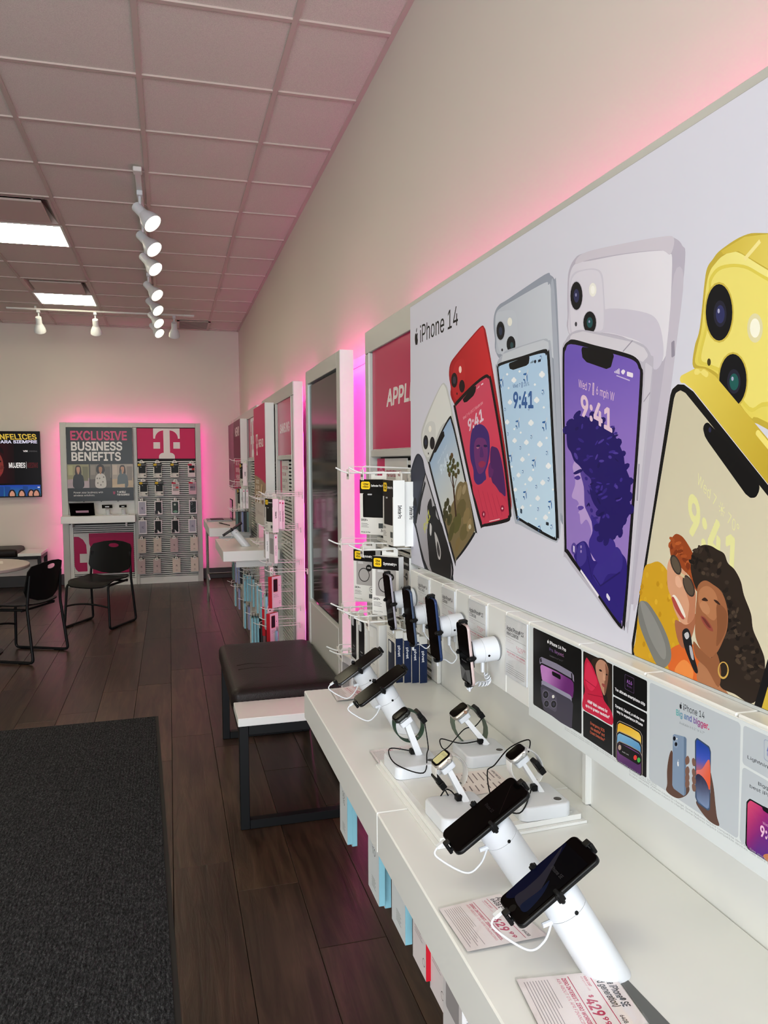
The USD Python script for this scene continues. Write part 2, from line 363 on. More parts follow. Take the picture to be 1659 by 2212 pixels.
LAMPS = [(-1.0, 6.6), (-1.0, 9.0), (-1.0, 3.6), (-1.0, 0.6), (-3.4, 6.6), (-3.4, 9.0), (-3.4, 3.6), (-3.4, 0.6)]
DIFFS = [(-1.0, 6.0), (-1.0, 8.4)]; VENT = (0.2, 10.4)
taken = [cell(*p) for p in LAMPS+DIFFS]
for i in range(len(XE)-1):
    for j in range(len(YE)-1):
        c = (XE[i+1], XE[i], YE[j], YE[j+1])
        if c in taken or c[1]-c[0] < 0.03 or c[3]-c[2] < 0.03: continue
        ce.part('ceiling_tile', bx(c[0]+0.001, c[1]-0.001, c[2]+0.001, c[3]-0.001, Z_CEIL+0.006, Z_CEIL+0.022, 0.003), tile_m, smooth=False, world=True)
for x in xs: ce.part('grid_bar', bx(x-0.012, x+0.012, Y_FRONT, Y_BACK, Z_CEIL-0.003, Z_CEIL+0.006), grid_m, world=True, smooth=False)
for y in ys:
    ce.part('cross_bar', bx(X_LEFT, X_WALL, y-0.012, y+0.012, Z_CEIL-0.002, Z_CEIL+0.006), grid_m, world=True, smooth=False)
ce.part('wall_angle', bx(X_WALL-0.022, X_WALL, Y_FRONT, Y_BACK, Z_CEIL-0.004, Z_CEIL+0.006), grid_m, world=True)
ce.part('wall_angle', bx(X_LEFT, X_WALL, Y_BACK-0.022, Y_BACK, Z_CEIL-0.004, Z_CEIL+0.006), grid_m, world=True)

# ---- ceiling lamps, air diffusers, grille
for (x, y), lab in zip(LAMPS, ['square white ceiling light panel closest to the row of track spotlights', 'square white ceiling light panel just in front of the cross track near the back wall'] + [f'square white ceiling light panel in the {a}, {b}' for a, b in (('nearer column', 'third from the back'), ('nearer column', 'above the entrance'), ('far left column', 'beside the table'), ('far left column', 'close to the back wall'), ('far left column', 'third from the back'), ('far left column', 'above the entrance'))]):
    a, b, c, d = cell(x, y); t = Thing('ceiling_light', lab, 'ceiling light', ((a+b)/2, (c+d)/2, Z_CEIL))
    fr = bx(a+0.014, b-0.014, c+0.014, d-0.014, Z_CEIL-0.004, Z_CEIL+0.03)
    for q in ((a+0.013, a+0.03, c+0.013, d-0.013), (b-0.03, b-0.013, c+0.013, d-0.013), (a+0.03, b-0.03, c+0.013, c+0.03), (a+0.03, b-0.03, d-0.03, d-0.013)):
        t.part('frame', bx(*q, Z_CEIL-0.005, Z_CEIL+0.03), white2, world=True)
    t.part('diffuser', bx(a+0.03, b-0.03, c+0.03, d-0.03, Z_CEIL+0.0, Z_CEIL+0.012), panel_led, world=True)
for (x, y), lab in zip(DIFFS, ['square plaque air diffuser beside the front ceiling light panel', 'square plaque air diffuser beside the rear ceiling light panel']):
    a, b, c, d = cell(x, y); t = Thing('air_diffuser', lab, 'air diffuser', ((a+b)/2, (c+d)/2, Z_CEIL)); q = lambda e, z: [(a+e, c+e, z), (b-e, c+e, z), (b-e, d-e, z), (a+e, d-e, z)]
    t.part('frame', loft([q(0.012, Z_CEIL-0.004), q(0.03, Z_CEIL-0.004), q(0.12, Z_CEIL+0.11), q(0.12, Z_CEIL+0.12), q(0.012, Z_CEIL+0.02)], cap=False), grid_m, world=True, smooth=False)
    t.part('throat', bx(a+0.12, b-0.12, c+0.12, d-0.12, Z_CEIL+0.112, Z_CEIL+0.118), black, world=True)
    t.part('plaque', bx(a+0.075, b-0.075, c+0.075, d-0.075, Z_CEIL-0.012, Z_CEIL+0.004, 0.004), grid_m, world=True)
    for x_, y_ in ((a+0.14, c+0.14), (b-0.14, c+0.14), (a+0.14, d-0.14), (b-0.14, d-0.14)): t.part('hanger', bx(x_-0.006, x_+0.006, y_-0.006, y_+0.006, Z_CEIL+0.0, Z_CEIL+0.115), white2, world=True)
t = Thing('return_air_grille', 'louvred metal air grille in the ceiling beside the back wall', 'air grille', (0.35, 10.35, Z_CEIL))
gx0, gx1, gy0, gy1 = 0.14, 0.55, 10.02, 10.62
for q in ((gx0, gx1, gy0, gy0+0.03), (gx0, gx1, gy1-0.03, gy1), (gx0, gx0+0.03, gy0, gy1), (gx1-0.03, gx1, gy0, gy1)): t.part('frame', bx(*q, Z_CEIL-0.012, Z_CEIL-0.003), grid_m, world=True)
t.part('backing', bx(gx0+0.03, gx1-0.03, gy0+0.03, gy1-0.03, Z_CEIL-0.004, Z_CEIL-0.003), mat('grille_dark', (52, 42, 40), 0.7), world=True)
for y in np.arange(gy0+0.045, gy1-0.03, 0.03):
    t.part('louvre', place(bx(gx0+0.03, gx1-0.03, -0.011, 0.011, -0.001, 0.001), np.array([[1, 0, 0], [0, .8, -.6], [0, .6, .8]]), (0, y, Z_CEIL-0.008)), grid_m, world=True)

# ---- track lighting
def spot(name, at, aim, label, lit=True, group=None):
    """A lampholder that hangs from its track at `at` and points along `aim`."""
    t = Thing(name, label, 'spotlight', at, group=group); a = np.array(aim, float); a /= np.linalg.norm(a)
    t.part('adapter', bx(-0.018, 0.018, -0.035, 0.035, -0.03, 0.0, 0.003), plastic)
    t.part('stem', tube([(0, 0, -0.03), (0, 0, -0.11)], 0.009), plastic); t.part('knuckle', lathe([(0.001, -0.13), (0.02, -0.125), (0.022, -0.11), (0.016, -0.095), (0.001, -0.09)], 14), plastic)
    F = frame_from(a, (1, 0, 0) if abs(a[0]) < .9 else (0, 1, 0)); o = np.array([0, 0, -0.118])-a*0.045
    prof = [(0.001, 0), (0.03, 0.0), (0.033, 0.006), (0.033, 0.075), (0.036, 0.085), (0.058, 0.135), (0.063, 0.165), (0.064, 0.178), (0.061, 0.178), (0.058, 0.168)]
    t.part('lamp_holder', place(lathe(prof, 22), F, o), plastic)
    t.part('lens', place(lathe([(0.058, 0.1685), (0.0575, 0.1695)], 10), F, o), bulb_m if lit else plastic)
    return t
for k, (y0, y1) in enumerate(((5.0, 7.05), (7.25, 10.25))):
    t = Thing('lighting_track', ('near' if k == 0 else 'far')+' length of white lighting track that runs towards the back wall', 'lighting track', (-0.14, (y0+y1)/2, 3.345))
    t.part('rail', bx(-0.158, -0.122, y0, y1, 3.325, 3.346, 0.003), white2, world=True)
    t.part('end_feed', bx(-0.165, -0.115, y0-0.07, y0, 3.318, 3.346, 0.004), white2, world=True)
ordw = ['first', 'second', 'third', 'fourth', 'fifth', 'sixth', 'seventh', 'eighth']
for k, y in enumerate((5.32, 5.95, 6.55, 7.55, 8.3, 9.05, 9.75)):
    spot('track_spotlight', (-0.14, y, 3.325), (0.62, -0.42-0.03*k, -0.75), f'white flared track spotlight, {ordw[k]} along the lit row that runs to the back wall')
t = Thing('lighting_track', 'white lighting track crossing the ceiling just before the back wall', 'lighting track', (-0.7, 9.5, 3.345))
t.part('rail', bx(-1.7, 0.22, 9.482, 9.518, 3.303, 3.322, 0.003), white2, world=True); t.part('end_feed', bx(0.2, 0.33, 9.47, 9.53, 3.298, 3.322, 0.004), white2, world=True)
for x in (-1.4, -0.05): t.part('hanger', bx(x-0.01, x+0.01, 9.49, 9.51, 3.322, 3.346), white2, world=True)
for x, lab in ((-1.37, 'leftmost of three white spotlights on the cross track, facing the back wall'), (-0.77, 'middle white spotlight of three on the cross track, facing the back wall'), (0.1, 'white spotlight on the cross track in front of the louvred grille')):
    spot('track_spotlight', (x, 9.5, 3.303), (0.0, 0.62, -0.78), lab)
# ================================================================ wall fixtures
XF, ZT = 0.775, 2.1
backing = mat('slat_backing', (58, 58, 58), 0.7); slat_m = mat('slat_white', (205, 206, 203), 0.4)
def led_right(t, y0, y1, z1=ZT):
    for y in (y0+0.05, y1-0.06): t.part('led_strip', bx(0.840, 0.850, y, y+0.01, 0.16, z1-0.03), pink_led, world=True, label='glowing magenta light strip')
    t.part('led_strip', bx(0.840, 0.850, y0+0.065, y1-0.065, z1-0.034, z1-0.024), pink_led, world=True, label='glowing magenta light strip')
def frame_right(name, label, posts, z0=0.0):
    """A shop fixture along the right wall: posts at the given y, a beam on top, side panels, a plinth."""
    y0, y1 = posts[0], posts[-1]; t = Thing(name, label, 'display fixture', (XF, (y0+y1)/2, 0))
    for k, y in enumerate(posts):
        a = y if k == 0 else y-0.07 if k == len(posts)-1 else y-0.035
        t.part('post', bx(XF, XF+0.05, a, a+0.07, z0, ZT-0.09, 0.002), silver, world=True)
        t.part('edge_trim', bx(XF-0.003, XF+0.01, a+0.062 if k == 0 else a+0.002, a+0.068 if k == 0 else a+0.008, z0, ZT-0.09), white2, world=True)
    t.part('top_beam', bx(XF, XF+0.05, y0, y1, ZT-0.088, ZT, 0.002), silver, world=True)
    for y in (y0, y1): t.part('side_panel', bx(XF+0.006, 0.840, y-0.006, y, 0, ZT-0.002) if y == y0 else bx(XF+0.006, 0.840, y, y+0.006, 0, ZT-0.002), white, world=True)
    t.part('back_panel', bx(0.830, 0.839, y0, y1, 0.0, ZT-0.004), backing, world=True)
    t.part('plinth', bx(XF+0.01, 0.829, y0, y1, 0, 0.11), white2, world=True)
    led_right(t, y0, y1); return t
def slats_right(t, y0, y1, z0, z1, single):
    zs = np.arange(z0, z1-0.016, 0.0254); ms = [bx(0.800, 0.812, y0, y1, z, z+0.0165, 0.002) for z in zs]
    if single:
        for m_ in ms: t.part('slat', m_, slat_m, world=True, smooth=False)
    else: t.part('slat_panel', cat_(ms), slat_m, world=True, smooth=False, kind='stuff')
    t.part('slat_backing', bx(0.82, 0.828, y0, y1, z0-0.01, z1), backing, world=True)

# ---- the phone bay and the Apple bay next to it, one frame
t = fx_apple = frame_right('display_fixture', 'long wall fixture carrying the huge smartphone poster and the magenta header beside it', (-0.75, 3.055))
slats_right(t, 2.21, 2.985, 0.12, 1.60, True)
slats_right(t, -0.68, 2.13, 0.12, 0.80, False)
t.part('header_panel', bx(0.785, 0.80, 2.2, 2.966, 1.626, 2.014), white2, world=True)
t.part('header_rail', bx(0.778, 0.80, 2.2, 2.985, 1.598, 1.625, 0.003), silver, world=True)
P = Plane('x', 0.785); A = Art(P)
A.p([(805, 757), (960, 675), (960, 962), (806, 971)], (188, 34, 84))
A.txt('APPLE', (835, 877.5), (896, 862), (836.5, 843), (222, 216, 214), True)
t.art('header_print', A, ink_gloss, label='magenta header with pale lettering', world=True)
P = Plane('x', 0.797); A = Art(P)
uvb = lambda y0, y1, z0, z1: sbox(-y0, z0, -y1, z1) if -y0 < -y1 else sbox(-y1, z0, -y0, z1)
A.add(uvb(2.955, 2.845, 1.33, 1.592), MAG); A.add(uvb(2.845, 2.56, 1.33, 1.592), (206, 204, 202))
for s_, z, h in (('PROTECTION YOU', 1.525, 0.022), ('CAN COUNT ON', 1.49, 0.022)):
    g, w = text_shape(s_, True); A.add(affinity.affine_transform(g, [0.2/w, 0, 0, h, -2.825, z]), (170, 44, 84))
for k in range(4): A.add(uvb(2.825, 2.62+0.02*k, 1.455-k*0.018, 1.462-k*0.018), (150, 146, 146))
A.add(affinity.scale(Point(-2.9, 1.53).buffer(0.028), 1, 1), (214, 120, 160)); A.add(Point(-2.9, 1.53).buffer(0.02), MAG)
t.part('sign_board', bx(0.7972, 0.8, 2.56, 2.955, 1.33, 1.592), white2, world=True)
t.art('sign_print', A, ink, label='magenta and grey protection plan sign', world=True)
# lower back wall of the counter
t.part('splash_panel', bx(0.788, 0.80, 1.335, 2.24, 0.8, 1.067), white, world=True)
t.part('splash_panel', bx(0.788, 0.80, -0.7, 1.333, 0.8, 1.067), white, world=True)
t.part('corner_trim', bx(0.776, 0.80, 1.318, 1.334, 0.901, 1.067, 0.002), white, world=True)
t.part('edge_post', bx(0.774, 0.7875, 2.185, 2.242, 0.901, 1.068, 0.003), white, world=True)
t.part('edge_post', bx(0.790, 0.80, 1.45, 1.452, 0.901, 1.066), silver, world=True)

# ---- kiosk with a tall dark glass panel
t = Thing('glass_kiosk', 'tall white framed column with a dark glass screen behind the bench', 'display column', (XF, 4.0, 0))
y0, y1 = 3.54, 4.457
t.part('side_panel', bx(XF+0.0005, 0.840, y0-0.006, y0-0.0005, 0, ZT), white, world=True); t.part('side_panel', bx(XF+0.0005, 0.840, y1+0.0005, y1+0.006, 0, ZT), white, world=True)
t.part('stile', bx(XF, XF+0.04, y0, y0+0.075, 0, ZT, 0.002), silver, world=True); t.part('stile', bx(XF, XF+0.04, y1-0.05, y1, 0, ZT, 0.002), silver, world=True)
t.part('top_panel', bx(XF, XF+0.04, y0+0.0755, y1-0.0505, 2.025, ZT, 0.002), silver, world=True)
t.part('screen', bx(XF+0.012, XF+0.03, y0+0.085, y1-0.055, 0.79, 2.015, 0.002), glass_k, world=True, label='dark glass screen')
t.part('gasket', bx(XF+0.006, XF+0.02, y0+0.0765, y0+0.084, 0.785, 2.02), silver, world=True); t.part('gasket', bx(XF+0.004, XF+0.02, y1-0.054, y1-0.051, 0.785, 2.02), mat('pale_trim', (214, 228, 226), 0.3), world=True)
t.part('lower_door', bx(XF+0.003, XF+0.03, y0+0.082, y1-0.056, 0.03, 0.766, 0.003), silver, world=True)
t.part('door_trim', bx(XF-0.001, XF+0.02, y0+0.076, y0+0.0805, 0.02, 0.775), white2, world=True); t.part('door_trim', bx(XF-0.001, XF+0.02, y1-0.0545, y1-0.051, 0.02, 0.775), white2, world=True)
t.part('door_trim', bx(XF-0.001, XF+0.02, y0+0.0805, y1-0.0545, 0.7685, 0.776), white2, world=True)
t.part('back_panel', bx(0.830, 0.839, y0+0.02, y1-0.02, 0, ZT-0.002), white2, world=True)
t.part('top_cap', bx(XF+0.04, 0.8295, y0+0.02, y1-0.02, ZT-0.01, ZT-0.001), white, world=True)
led_right(t, y0, y1)
t = Thing('infill_panel', 'narrow white wall panel glowing pink behind the dark glass column', 'wall panel', (0.94, 3.8, 0))
t.part('board', bx(0.938, 0.949, 3.03, 4.96, 0.148, 2.06, 0.002), white, world=True); t.part('cap_strip', bx(0.937, 0.949, 3.03, 4.96, 2.0615, 2.11, 0.002), white, world=True)

# ---- middle fixture: bay beyond the column and prepaid bay
t = fx_sam = frame_right('display_fixture', 'wall fixture beyond the glass column, with the prepaid light box', (4.955, 5.78, 6.65))
slats_right(t, 5.025, 5.745, 0.12, 1.60, False); slats_right(t, 5.815, 6.58, 0.12, 1.60, False)
t.part('header_panel', bx(0.785, 0.80, 5.03, 5.73, 1.626, 2.014), white2, world=True); t.part('header_rail', bx(0.778, 0.80, 5.025, 5.745, 1.598, 1.625, 0.003), silver, world=True)
A = Art(Plane('x', 0.785)); A.add(uvb(5.73, 5.03, 1.63, 2.012), (190, 40, 88))
g, w = text_shape('SAMSUNG', True); A.add(affinity.affine_transform(g, [0.46/w, 0, 0, 0.062, -5.62, 1.79]), (224, 206, 210))
t.art('header_print', A, ink_gloss, label='magenta header with pale lettering', world=True)
A = Art(Plane('x', 0.797)); A.add(uvb(5.72, 5.64, 1.36, 1.592), MAG); A.add(uvb(5.64, 5.32, 1.36, 1.592), (208, 206, 204))
for k, (s_, c) in enumerate((('PROTECTION', (170, 80, 110)), ('YOU CAN', (170, 80, 110)), ('COUNT ON', (140, 130, 134)), ('PLANS', (140, 130, 134)))):
    g, w = text_shape(s_, True); A.add(affinity.affine_transform(g, [0.03, 0, 0, 0.022, -5.62, 1.53-k*0.045]), c)
t.part('sign_board', bx(0.7972, 0.8, 5.32, 5.72, 1.36, 1.592), white2, world=True); t.art('sign_print', A, ink, world=True)
# ---- far fixture: T bay and dark light box
t = fx_far = frame_right('display_fixture', 'farthest right wall fixture, with a white T header and a maroon light box', (7.08, 7.95, 9.58))
slats_right(t, 7.15, 7.915, 0.12, 1.60, False); slats_right(t, 7.985, 9.51, 0.12, 1.25, False)
t.part('header_panel', bx(0.785, 0.80, 7.16, 7.91, 1.626, 2.014), white2, world=True); t.part('header_rail', bx(0.778, 0.80, 7.15, 7.915, 1.598, 1.625, 0.003), silver, world=True)
A = Art(Plane('x', 0.785)); A.add(uvb(7.91, 7.16, 1.63, 2.012), (190, 40, 88))
A.lay(TEE, (0, 0), (1, 0), (0, 1), (230, 222, 222)) if False else [A.add(affinity.affine_transform(q, [0.33, 0, 0, 0.335, -7.52, 2.008]), (228, 220, 220)) for q in TEE]
t.art('header_print', A, ink_gloss, label='magenta header with a large white T', world=True)

# ---- light boxes that stand proud of the fixtures
def lightbox(label, x, y0, y1, z0, z1, art):
    t = Thing('light_box', label, 'light box', (x, (y0+y1)/2, z0))
    t.part('body', bx(x, XF-0.004, y0, y1, z0, z1, 0.003), white, world=True)
    t.art('graphic', art, ink, world=True); return t
A = Art(Plane('x', 0.70)); yA, yB, zA, zB = 5.825, 6.6, 1.075, 2.028; w_ = lambda s, tt: (-(yB-(yB-yA)*s), zA+(zB-zA)*tt)
A.K = None
class Unit(Plane):
    """A print given in fractions of its own rectangle."""
    def __init__(s, base, u0, u1, v0, v1): s.b, s.r, s.ax, s.v = base, (u0, u1, v0, v1), base.ax, base.v
    def uv(s, a, b): u0, u1, v0, v1 = s.r; return (u0+(u1-u0)*a, v0+(v1-v0)*b)
    def lift(s, uv, off): return s.b.lift(uv, off)
def unit_art(ax, v, u0, u1, v0, v1): return Art(Unit(Plane(ax, v), u0, u1, v0, v1))
A = unit_art('x', 0.70, -6.6, -5.825, 1.075, 2.028)
A.p([(0, 0), (1, 0), (1, 1), (0, 1)], (196, 188, 178)); A.p([(0, .42), (1, .36), (1, 1), (0, 1)], (200, 36, 92))
A.lay(TEE, (.28, .77), (.46, .77), (.28, .93), (240, 225, 228)); A.txt('PREPAID', (.42, .66), (.86, .66), (.42, .72), (240, 225, 228), True)
A.p([(0, .18), (.55, .2), (1, .2), (1, .36), (.5, .4), (0, .42)], (160, 134, 104)); A.sp([(.5, .2), (.56, .3), (.62, .35), (.74, .34), (.85, .28), (.95, .2)], (206, 186, 140)); A.sp([(.66, .2), (.7, .32), (.76, .33), (.8, .2)], (118, 84, 60))
for k in range(3): A.txt(('UNLIMITED', 'DATA FOR', 'YOUR PLAN')[k], (.1, .35-.05*k), (.44, .35-.05*k), (.1, .38-.05*k), (236, 226, 214), True)
A.p([(0, 0), (1, 0), (1, .19), (0, .17)], (196, 190, 186)); A.txt('T-Mobile prepaid', (.14, .09), (.7, .09), (.14, .12), (150, 130, 134))
lightbox('magenta prepaid light box on the right wall above the white shelf', 0.70, 5.825, 6.6, 1.075, 2.028, A)
A = unit_art('x', 0.70, -9.46, -7.9, 1.29, 2.022)
A.p([(0, 0), (1, 0), (1, 1), (0, 1)], (104, 40, 60)); A.p([(0, 0), (.5, 0), (.5, 1), (0, 1)], (124, 62, 88)); A.p([(.5, .0), (1, .0), (1, .45), (.55, .45)], (180, 40, 88))
for x in (.12, .24, .33, .42): A.sp([(x, 0), (x+.05, .3), (x-.03, .6), (x+.04, 1), (x+.07, 1), (x+.01, .6), (x+.09, .3), (x+.04, 0)], (176, 120, 140))
A.txt('NEW!', (.6, .78), (.92, .78), (.6, .9), (226, 206, 212), True)
for k in range(4): A.txt(('GET A', 'NEW 5G', 'PHONE', 'ON US')[k], (.62, .36-.1*k), (.9, .36-.1*k), (.62, .42-.1*k), (232, 200, 212), True)
lightbox('dark maroon light box farthest down the right wall, above the standing desk', 0.70, 7.9, 9.46, 1.29, 2.022, A)

# ---- back wall fixture
YF = 10.5
t = fx_back = Thing('display_fixture', 'white back wall fixture with a black poster and a slatted panel of phone cases', 'display fixture', (-0.45, YF, 0))
xs_ = (-1.318, -0.415, 0.412)
t.part('post', bx(-1.318, -1.242, YF, YF+0.05, 0, ZT, 0.002), silver, world=True); t.part('post', bx(0.345, 0.412, YF, YF+0.05, 0, ZT, 0.002), silver, world=True)
t.part('post', bx(-0.44, -0.393, YF, YF+0.05, 0, 2.04, 0.002), silver, world=True); t.part('top_beam', bx(-1.2415, 0.3445, YF, YF+0.05, 2.042, ZT, 0.002), silver, world=True)
t.part('edge_trim', bx(-0.419, -0.414, YF-0.003, YF, 0, 2.04), white2, world=True)
for x in (-1.318, 0.406): t.part('side_panel', bx(x, x+0.006, YF+0.051, 10.565, 0, ZT-0.002), white, world=True)
t.part('back_panel', bx(-1.312, 0.406, 10.553, 10.565, 0, ZT-0.004), backing, world=True); t.part('kick_panel', bx(-1.24, -0.4405, YF+0.004, YF+0.03, 0, 0.085), white2, world=True); t.part('kick_panel', bx(-0.3925, 0.3445, YF+0.004, YF+0.03, 0, 0.085), white2, world=True)
t.part('infill_board', bx(-1.24, -0.4405, YF+0.03, YF+0.045, 0.81, 2.04), white2, world=True)
for x in (-1.285, 0.369): t.part('led_strip', bx(x, x+0.01, 10.566, 10.576, 0.16, ZT-0.03), pink_led, world=True, label='glowing magenta light strip')
t.part('led_strip', bx(-1.27, 0.362, 10.566, 10.576, ZT-0.034, ZT-0.024), pink_led, world=True, label='glowing magenta light strip')
def slats_back(x0, x1, z0, z1):
    t.part('slat_panel', cat_([bx(x0, x1, YF+0.012, YF+0.024, z, z+0.0165, 0.002) for z in np.arange(z0, z1-0.016, 0.0254)]), slat_m, world=True, smooth=False, kind='stuff')
slats_back(-0.3925, 0.3445, 0.09, 1.63); slats_back(-1.195, -0.4605, 0.09, 0.80)
for x in (-1.2405, -0.4595): t.part('inner_stile', bx(x, x+0.018 if x > -1 else x+0.045, YF+0.008, YF+0.03, 0.087, 0.80), white2, world=True)
t.part('header_panel', bx(-0.388, 0.34, YF+0.004, YF+0.02, 1.637, 2.032), white2, world=True)
A = unit_art('y', YF+0.004, -0.388, 0.34, 1.637, 2.032)
A.p([(0, 0), (1, 0), (1, 1), (0, 1)], (206, 40, 98)); [A.add(affinity.affine_transform(q, [0.334, 0, 0, 0.353, -0.02, 2.032]), (236, 230, 230)) for q in TEE]
t.art('header_print', A, ink, label='magenta header with a large white T between two squares', world=True)
t.part('sign_board', bx(-1.19, -0.466, YF-0.004, YF+0.008, 0.165, 0.685, 0.002), white2, world=True)
A = unit_art('y', YF-0.004, -1.19, -0.466, 0.165, 0.685)
A.p([(0, 0), (1, 0), (1, 1), (0, 1)], (216, 213, 212)); A.p([(.25, 1), (1, 1), (1, 0), (.3, 0), (.3, .55), (.25, .75)], (178, 26, 88))
A.p([(.0, .93), (.08, .92), (.15, .85), (.2, .72), (.21, .5), (.21, .06), (.06, .06), (.02, .12), (0, .2)], (178, 26, 88), r=0.01); A.p([(.09, .28), (.21, .28), (.21, .5), (.09, .5)], (216, 213, 212))
t.art('sign_print', A, ink, label='cropped magenta and white T graphic', world=True)
# the black business poster
t = Thing('light_box', 'black EXCLUSIVE BUSINESS BENEFITS poster on the back wall fixture', 'poster', (-0.84, 10.44, 1.10))
t.part('body', bx(-1.24, -0.443, 10.44, 10.498, 1.10, 2.04, 0.003), white2, world=True)
A = unit_art('y', 10.44, -1.238, -0.445, 1.102, 2.038); wht = (226, 224, 222)
A.p([(0, 0), (1, 0), (1, 1), (0, 1)], (40, 44, 44)); A.txt('EXCLUSIVE', (.055, .83), (.92, .83), (.055, .945), (206, 60, 112), True); A.txt('BUSINESS', (.06, .69), (.845, .69), (.06, .80), wht, True); A.txt('BENEFITS', (.062, .55), (.82, .55), (.062, .66), wht, True)
A.p([(0, .0), (1, .0), (1, .175), (0, .175)], (20, 21, 22))
for k, (bg, bg2, sk, cl, hr) in enumerate((((150, 148, 112), (176, 160, 166), (196, 150, 126), (34, 34, 36), (60, 44, 36)), ((128, 122, 112), (90, 84, 78), (176, 128, 96), (206, 204, 198), (46, 40, 36)), ((170, 160, 148), (190, 170, 140), (190, 146, 118), (92, 104, 108), (64, 52, 46)))):
    x0 = .004+k*.335; q = lambda x, y: (x0+.325*x, .18+.32*y)
    A.p([q(0, 0), q(1, 0), q(1, 1), q(0, 1)], bg); A.p([q(0, 0), q(1, 0), q(1, .42), q(0, .36)], bg2); A.p([q(.7, .3), q(.95, .3), q(.95, .9), q(.7, .9)], tuple(v*.8 for v in bg)); A.p([q(.05, .55), q(.25, .55), q(.25, .95), q(.05, .95)], tuple(min(255, v*1.15) for v in bg))
    A.sp([q(.36, .78), q(.42, .94), q(.58, .94), q(.64, .78), q(.62, .55), q(.38, .55)] if k != 1 else [q(.3, .72), q(.34, .92), q(.5, 1.0), q(.66, .92), q(.7, .72), q(.6, .6), q(.4, .6)], hr)
    A.sp([q(.42, .78), q(.44, .88), q(.56, .88), q(.58, .78), q(.54, .64), q(.46, .64)], sk); A.sp([q(.28, .02), q(.26, .4), q(.34, .56), q(.5, .62), q(.66, .56), q(.74, .4), q(.72, .02)], cl)
    A.p([q(.47, .58), q(.53, .58), q(.53, .68), q(.47, .68)], sk)
    if k == 1: [A.el(q(x, y), .012, .012, (120, 116, 112), 6) for x, y in ((.36, .2), (.45, .4), (.6, .25), (.64, .45), (.5, .12), (.34, .4))]
    if k == 2: A.sp([q(.36, .4), q(.4, .72), q(.46, .74), q(.44, .4)], cl); A.p([q(.0, 0), q(.6, 0), q(.6, .16), q(0, .12)], (200, 180, 150))
A.txt('Power your business with', (.085, .107), (.53, .107), (.085, .132), wht); A.txt('wireless solutions', (.085, .068), (.40, .068), (.085, .093), wht)
A.lay(TEE, (.70, .125), (.735, .125), (.70, .158), (206, 40, 98)); A.txt('T-MOBILE', (.745, .105), (.88, .105), (.745, .13), wht, True); A.txt('FOR BUSINESS', (.745, .07), (.935, .07), (.745, .094), wht, True)
t.art('graphic', A, ink_gloss, world=True)
for x in (-1.05, -0.84, -0.64): t.part('clip', bx(x-0.006, x+0.006, 10.436, 10.45, 1.092, 1.1), black, world=True)
# shelf on the back fixture
t = Thing('display_shelf', 'white shelf on the back wall fixture under the black poster', 'shelf', (-0.88, 10.35, 0.82)); t.part('board', bx(-1.30, -0.425, 10.2, 10.499, 0.835, 0.925, 0.003), white, world=True); t.part('bracket', bx(-1.2, -1.18, 10.32, 10.499, 0.78, 0.834), white2, world=True); t.part('bracket', bx(-0.55, -0.53, 10.32, 10.499, 0.78, 0.834), white2, world=True)

# ---- counters and shelves on the right wall
def counter(name, label, x0, x1, y0, y1, z1=0.9, th=0.082, catg='counter'):
    t = Thing(name, label, catg, ((x0+x1)/2, (y0+y1)/2, z1-th)); t.part('top', bx(x0, x1, y0, y1, z1-th, z1, 0.0025), white, world=True)
    for y in (y0+0.12, y1-0.14): t.part('bracket', bx(x0+0.1, x1-0.002, y, y+0.02, z1-th-0.06, z1-th-0.0005), white2, world=True)
    return t
counter('display_counter', 'nearer white display counter, with two tilted phones and two price cards on it', 0.373, 0.787, -0.6, 1.4022)
counter('display_counter', 'farther white display counter, beside the black bench, with the watches on it', 0.373, 0.787, 1.4045, 2.24)
counter('display_shelf', 'white shelf under the prepaid light box, with one tilted phone', 0.362, 0.7715, 5.63, 6.6, 0.94, 0.075, 'shelf')
t = counter('standing_desk', 'white standing desk with chrome legs in the back right corner', 0.366, 0.7715, 7.70, 8.98, 0.94, 0.085, 'desk')
for x, y in ((0.40, 8.93), (0.44, 7.76)):
    if y > 8: t.part('leg', tube([(x, y, 0), (x, y, 0.854)], 0.016, 10), chrome, world=True)
t.part('foot_rail', tube(bend([(0.40, 8.93, 0.32), (0.75, 8.93, 0.32)], 0.03), 0.009, 8), chrome, world=True); t.part('foot_rail', tube([(0.40, 8.93, 0.32), (0.40, 8.5, 0.32)], 0.009, 8), chrome, world=True)
t.part('leg', tube([(0.75, 8.93, 0), (0.75, 8.93, 0.854)], 0.016, 10), chrome, world=True)

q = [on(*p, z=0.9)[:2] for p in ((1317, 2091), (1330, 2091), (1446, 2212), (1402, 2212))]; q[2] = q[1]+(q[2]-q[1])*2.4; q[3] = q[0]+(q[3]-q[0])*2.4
solo('dark_counter_strip', place(trimesh.creation.extrude_polygon(Polygon(q), 0.0008, engine='earcut'), t=(0, 0, 0.9003)), mat('strip_grey', (98, 101, 101), 0.35), 'thin dark grey strip lying on the counter beside the nearest price card', 'cable cover', smooth=False)  # flat dark grey strip on the counter top, widening towards the entrance
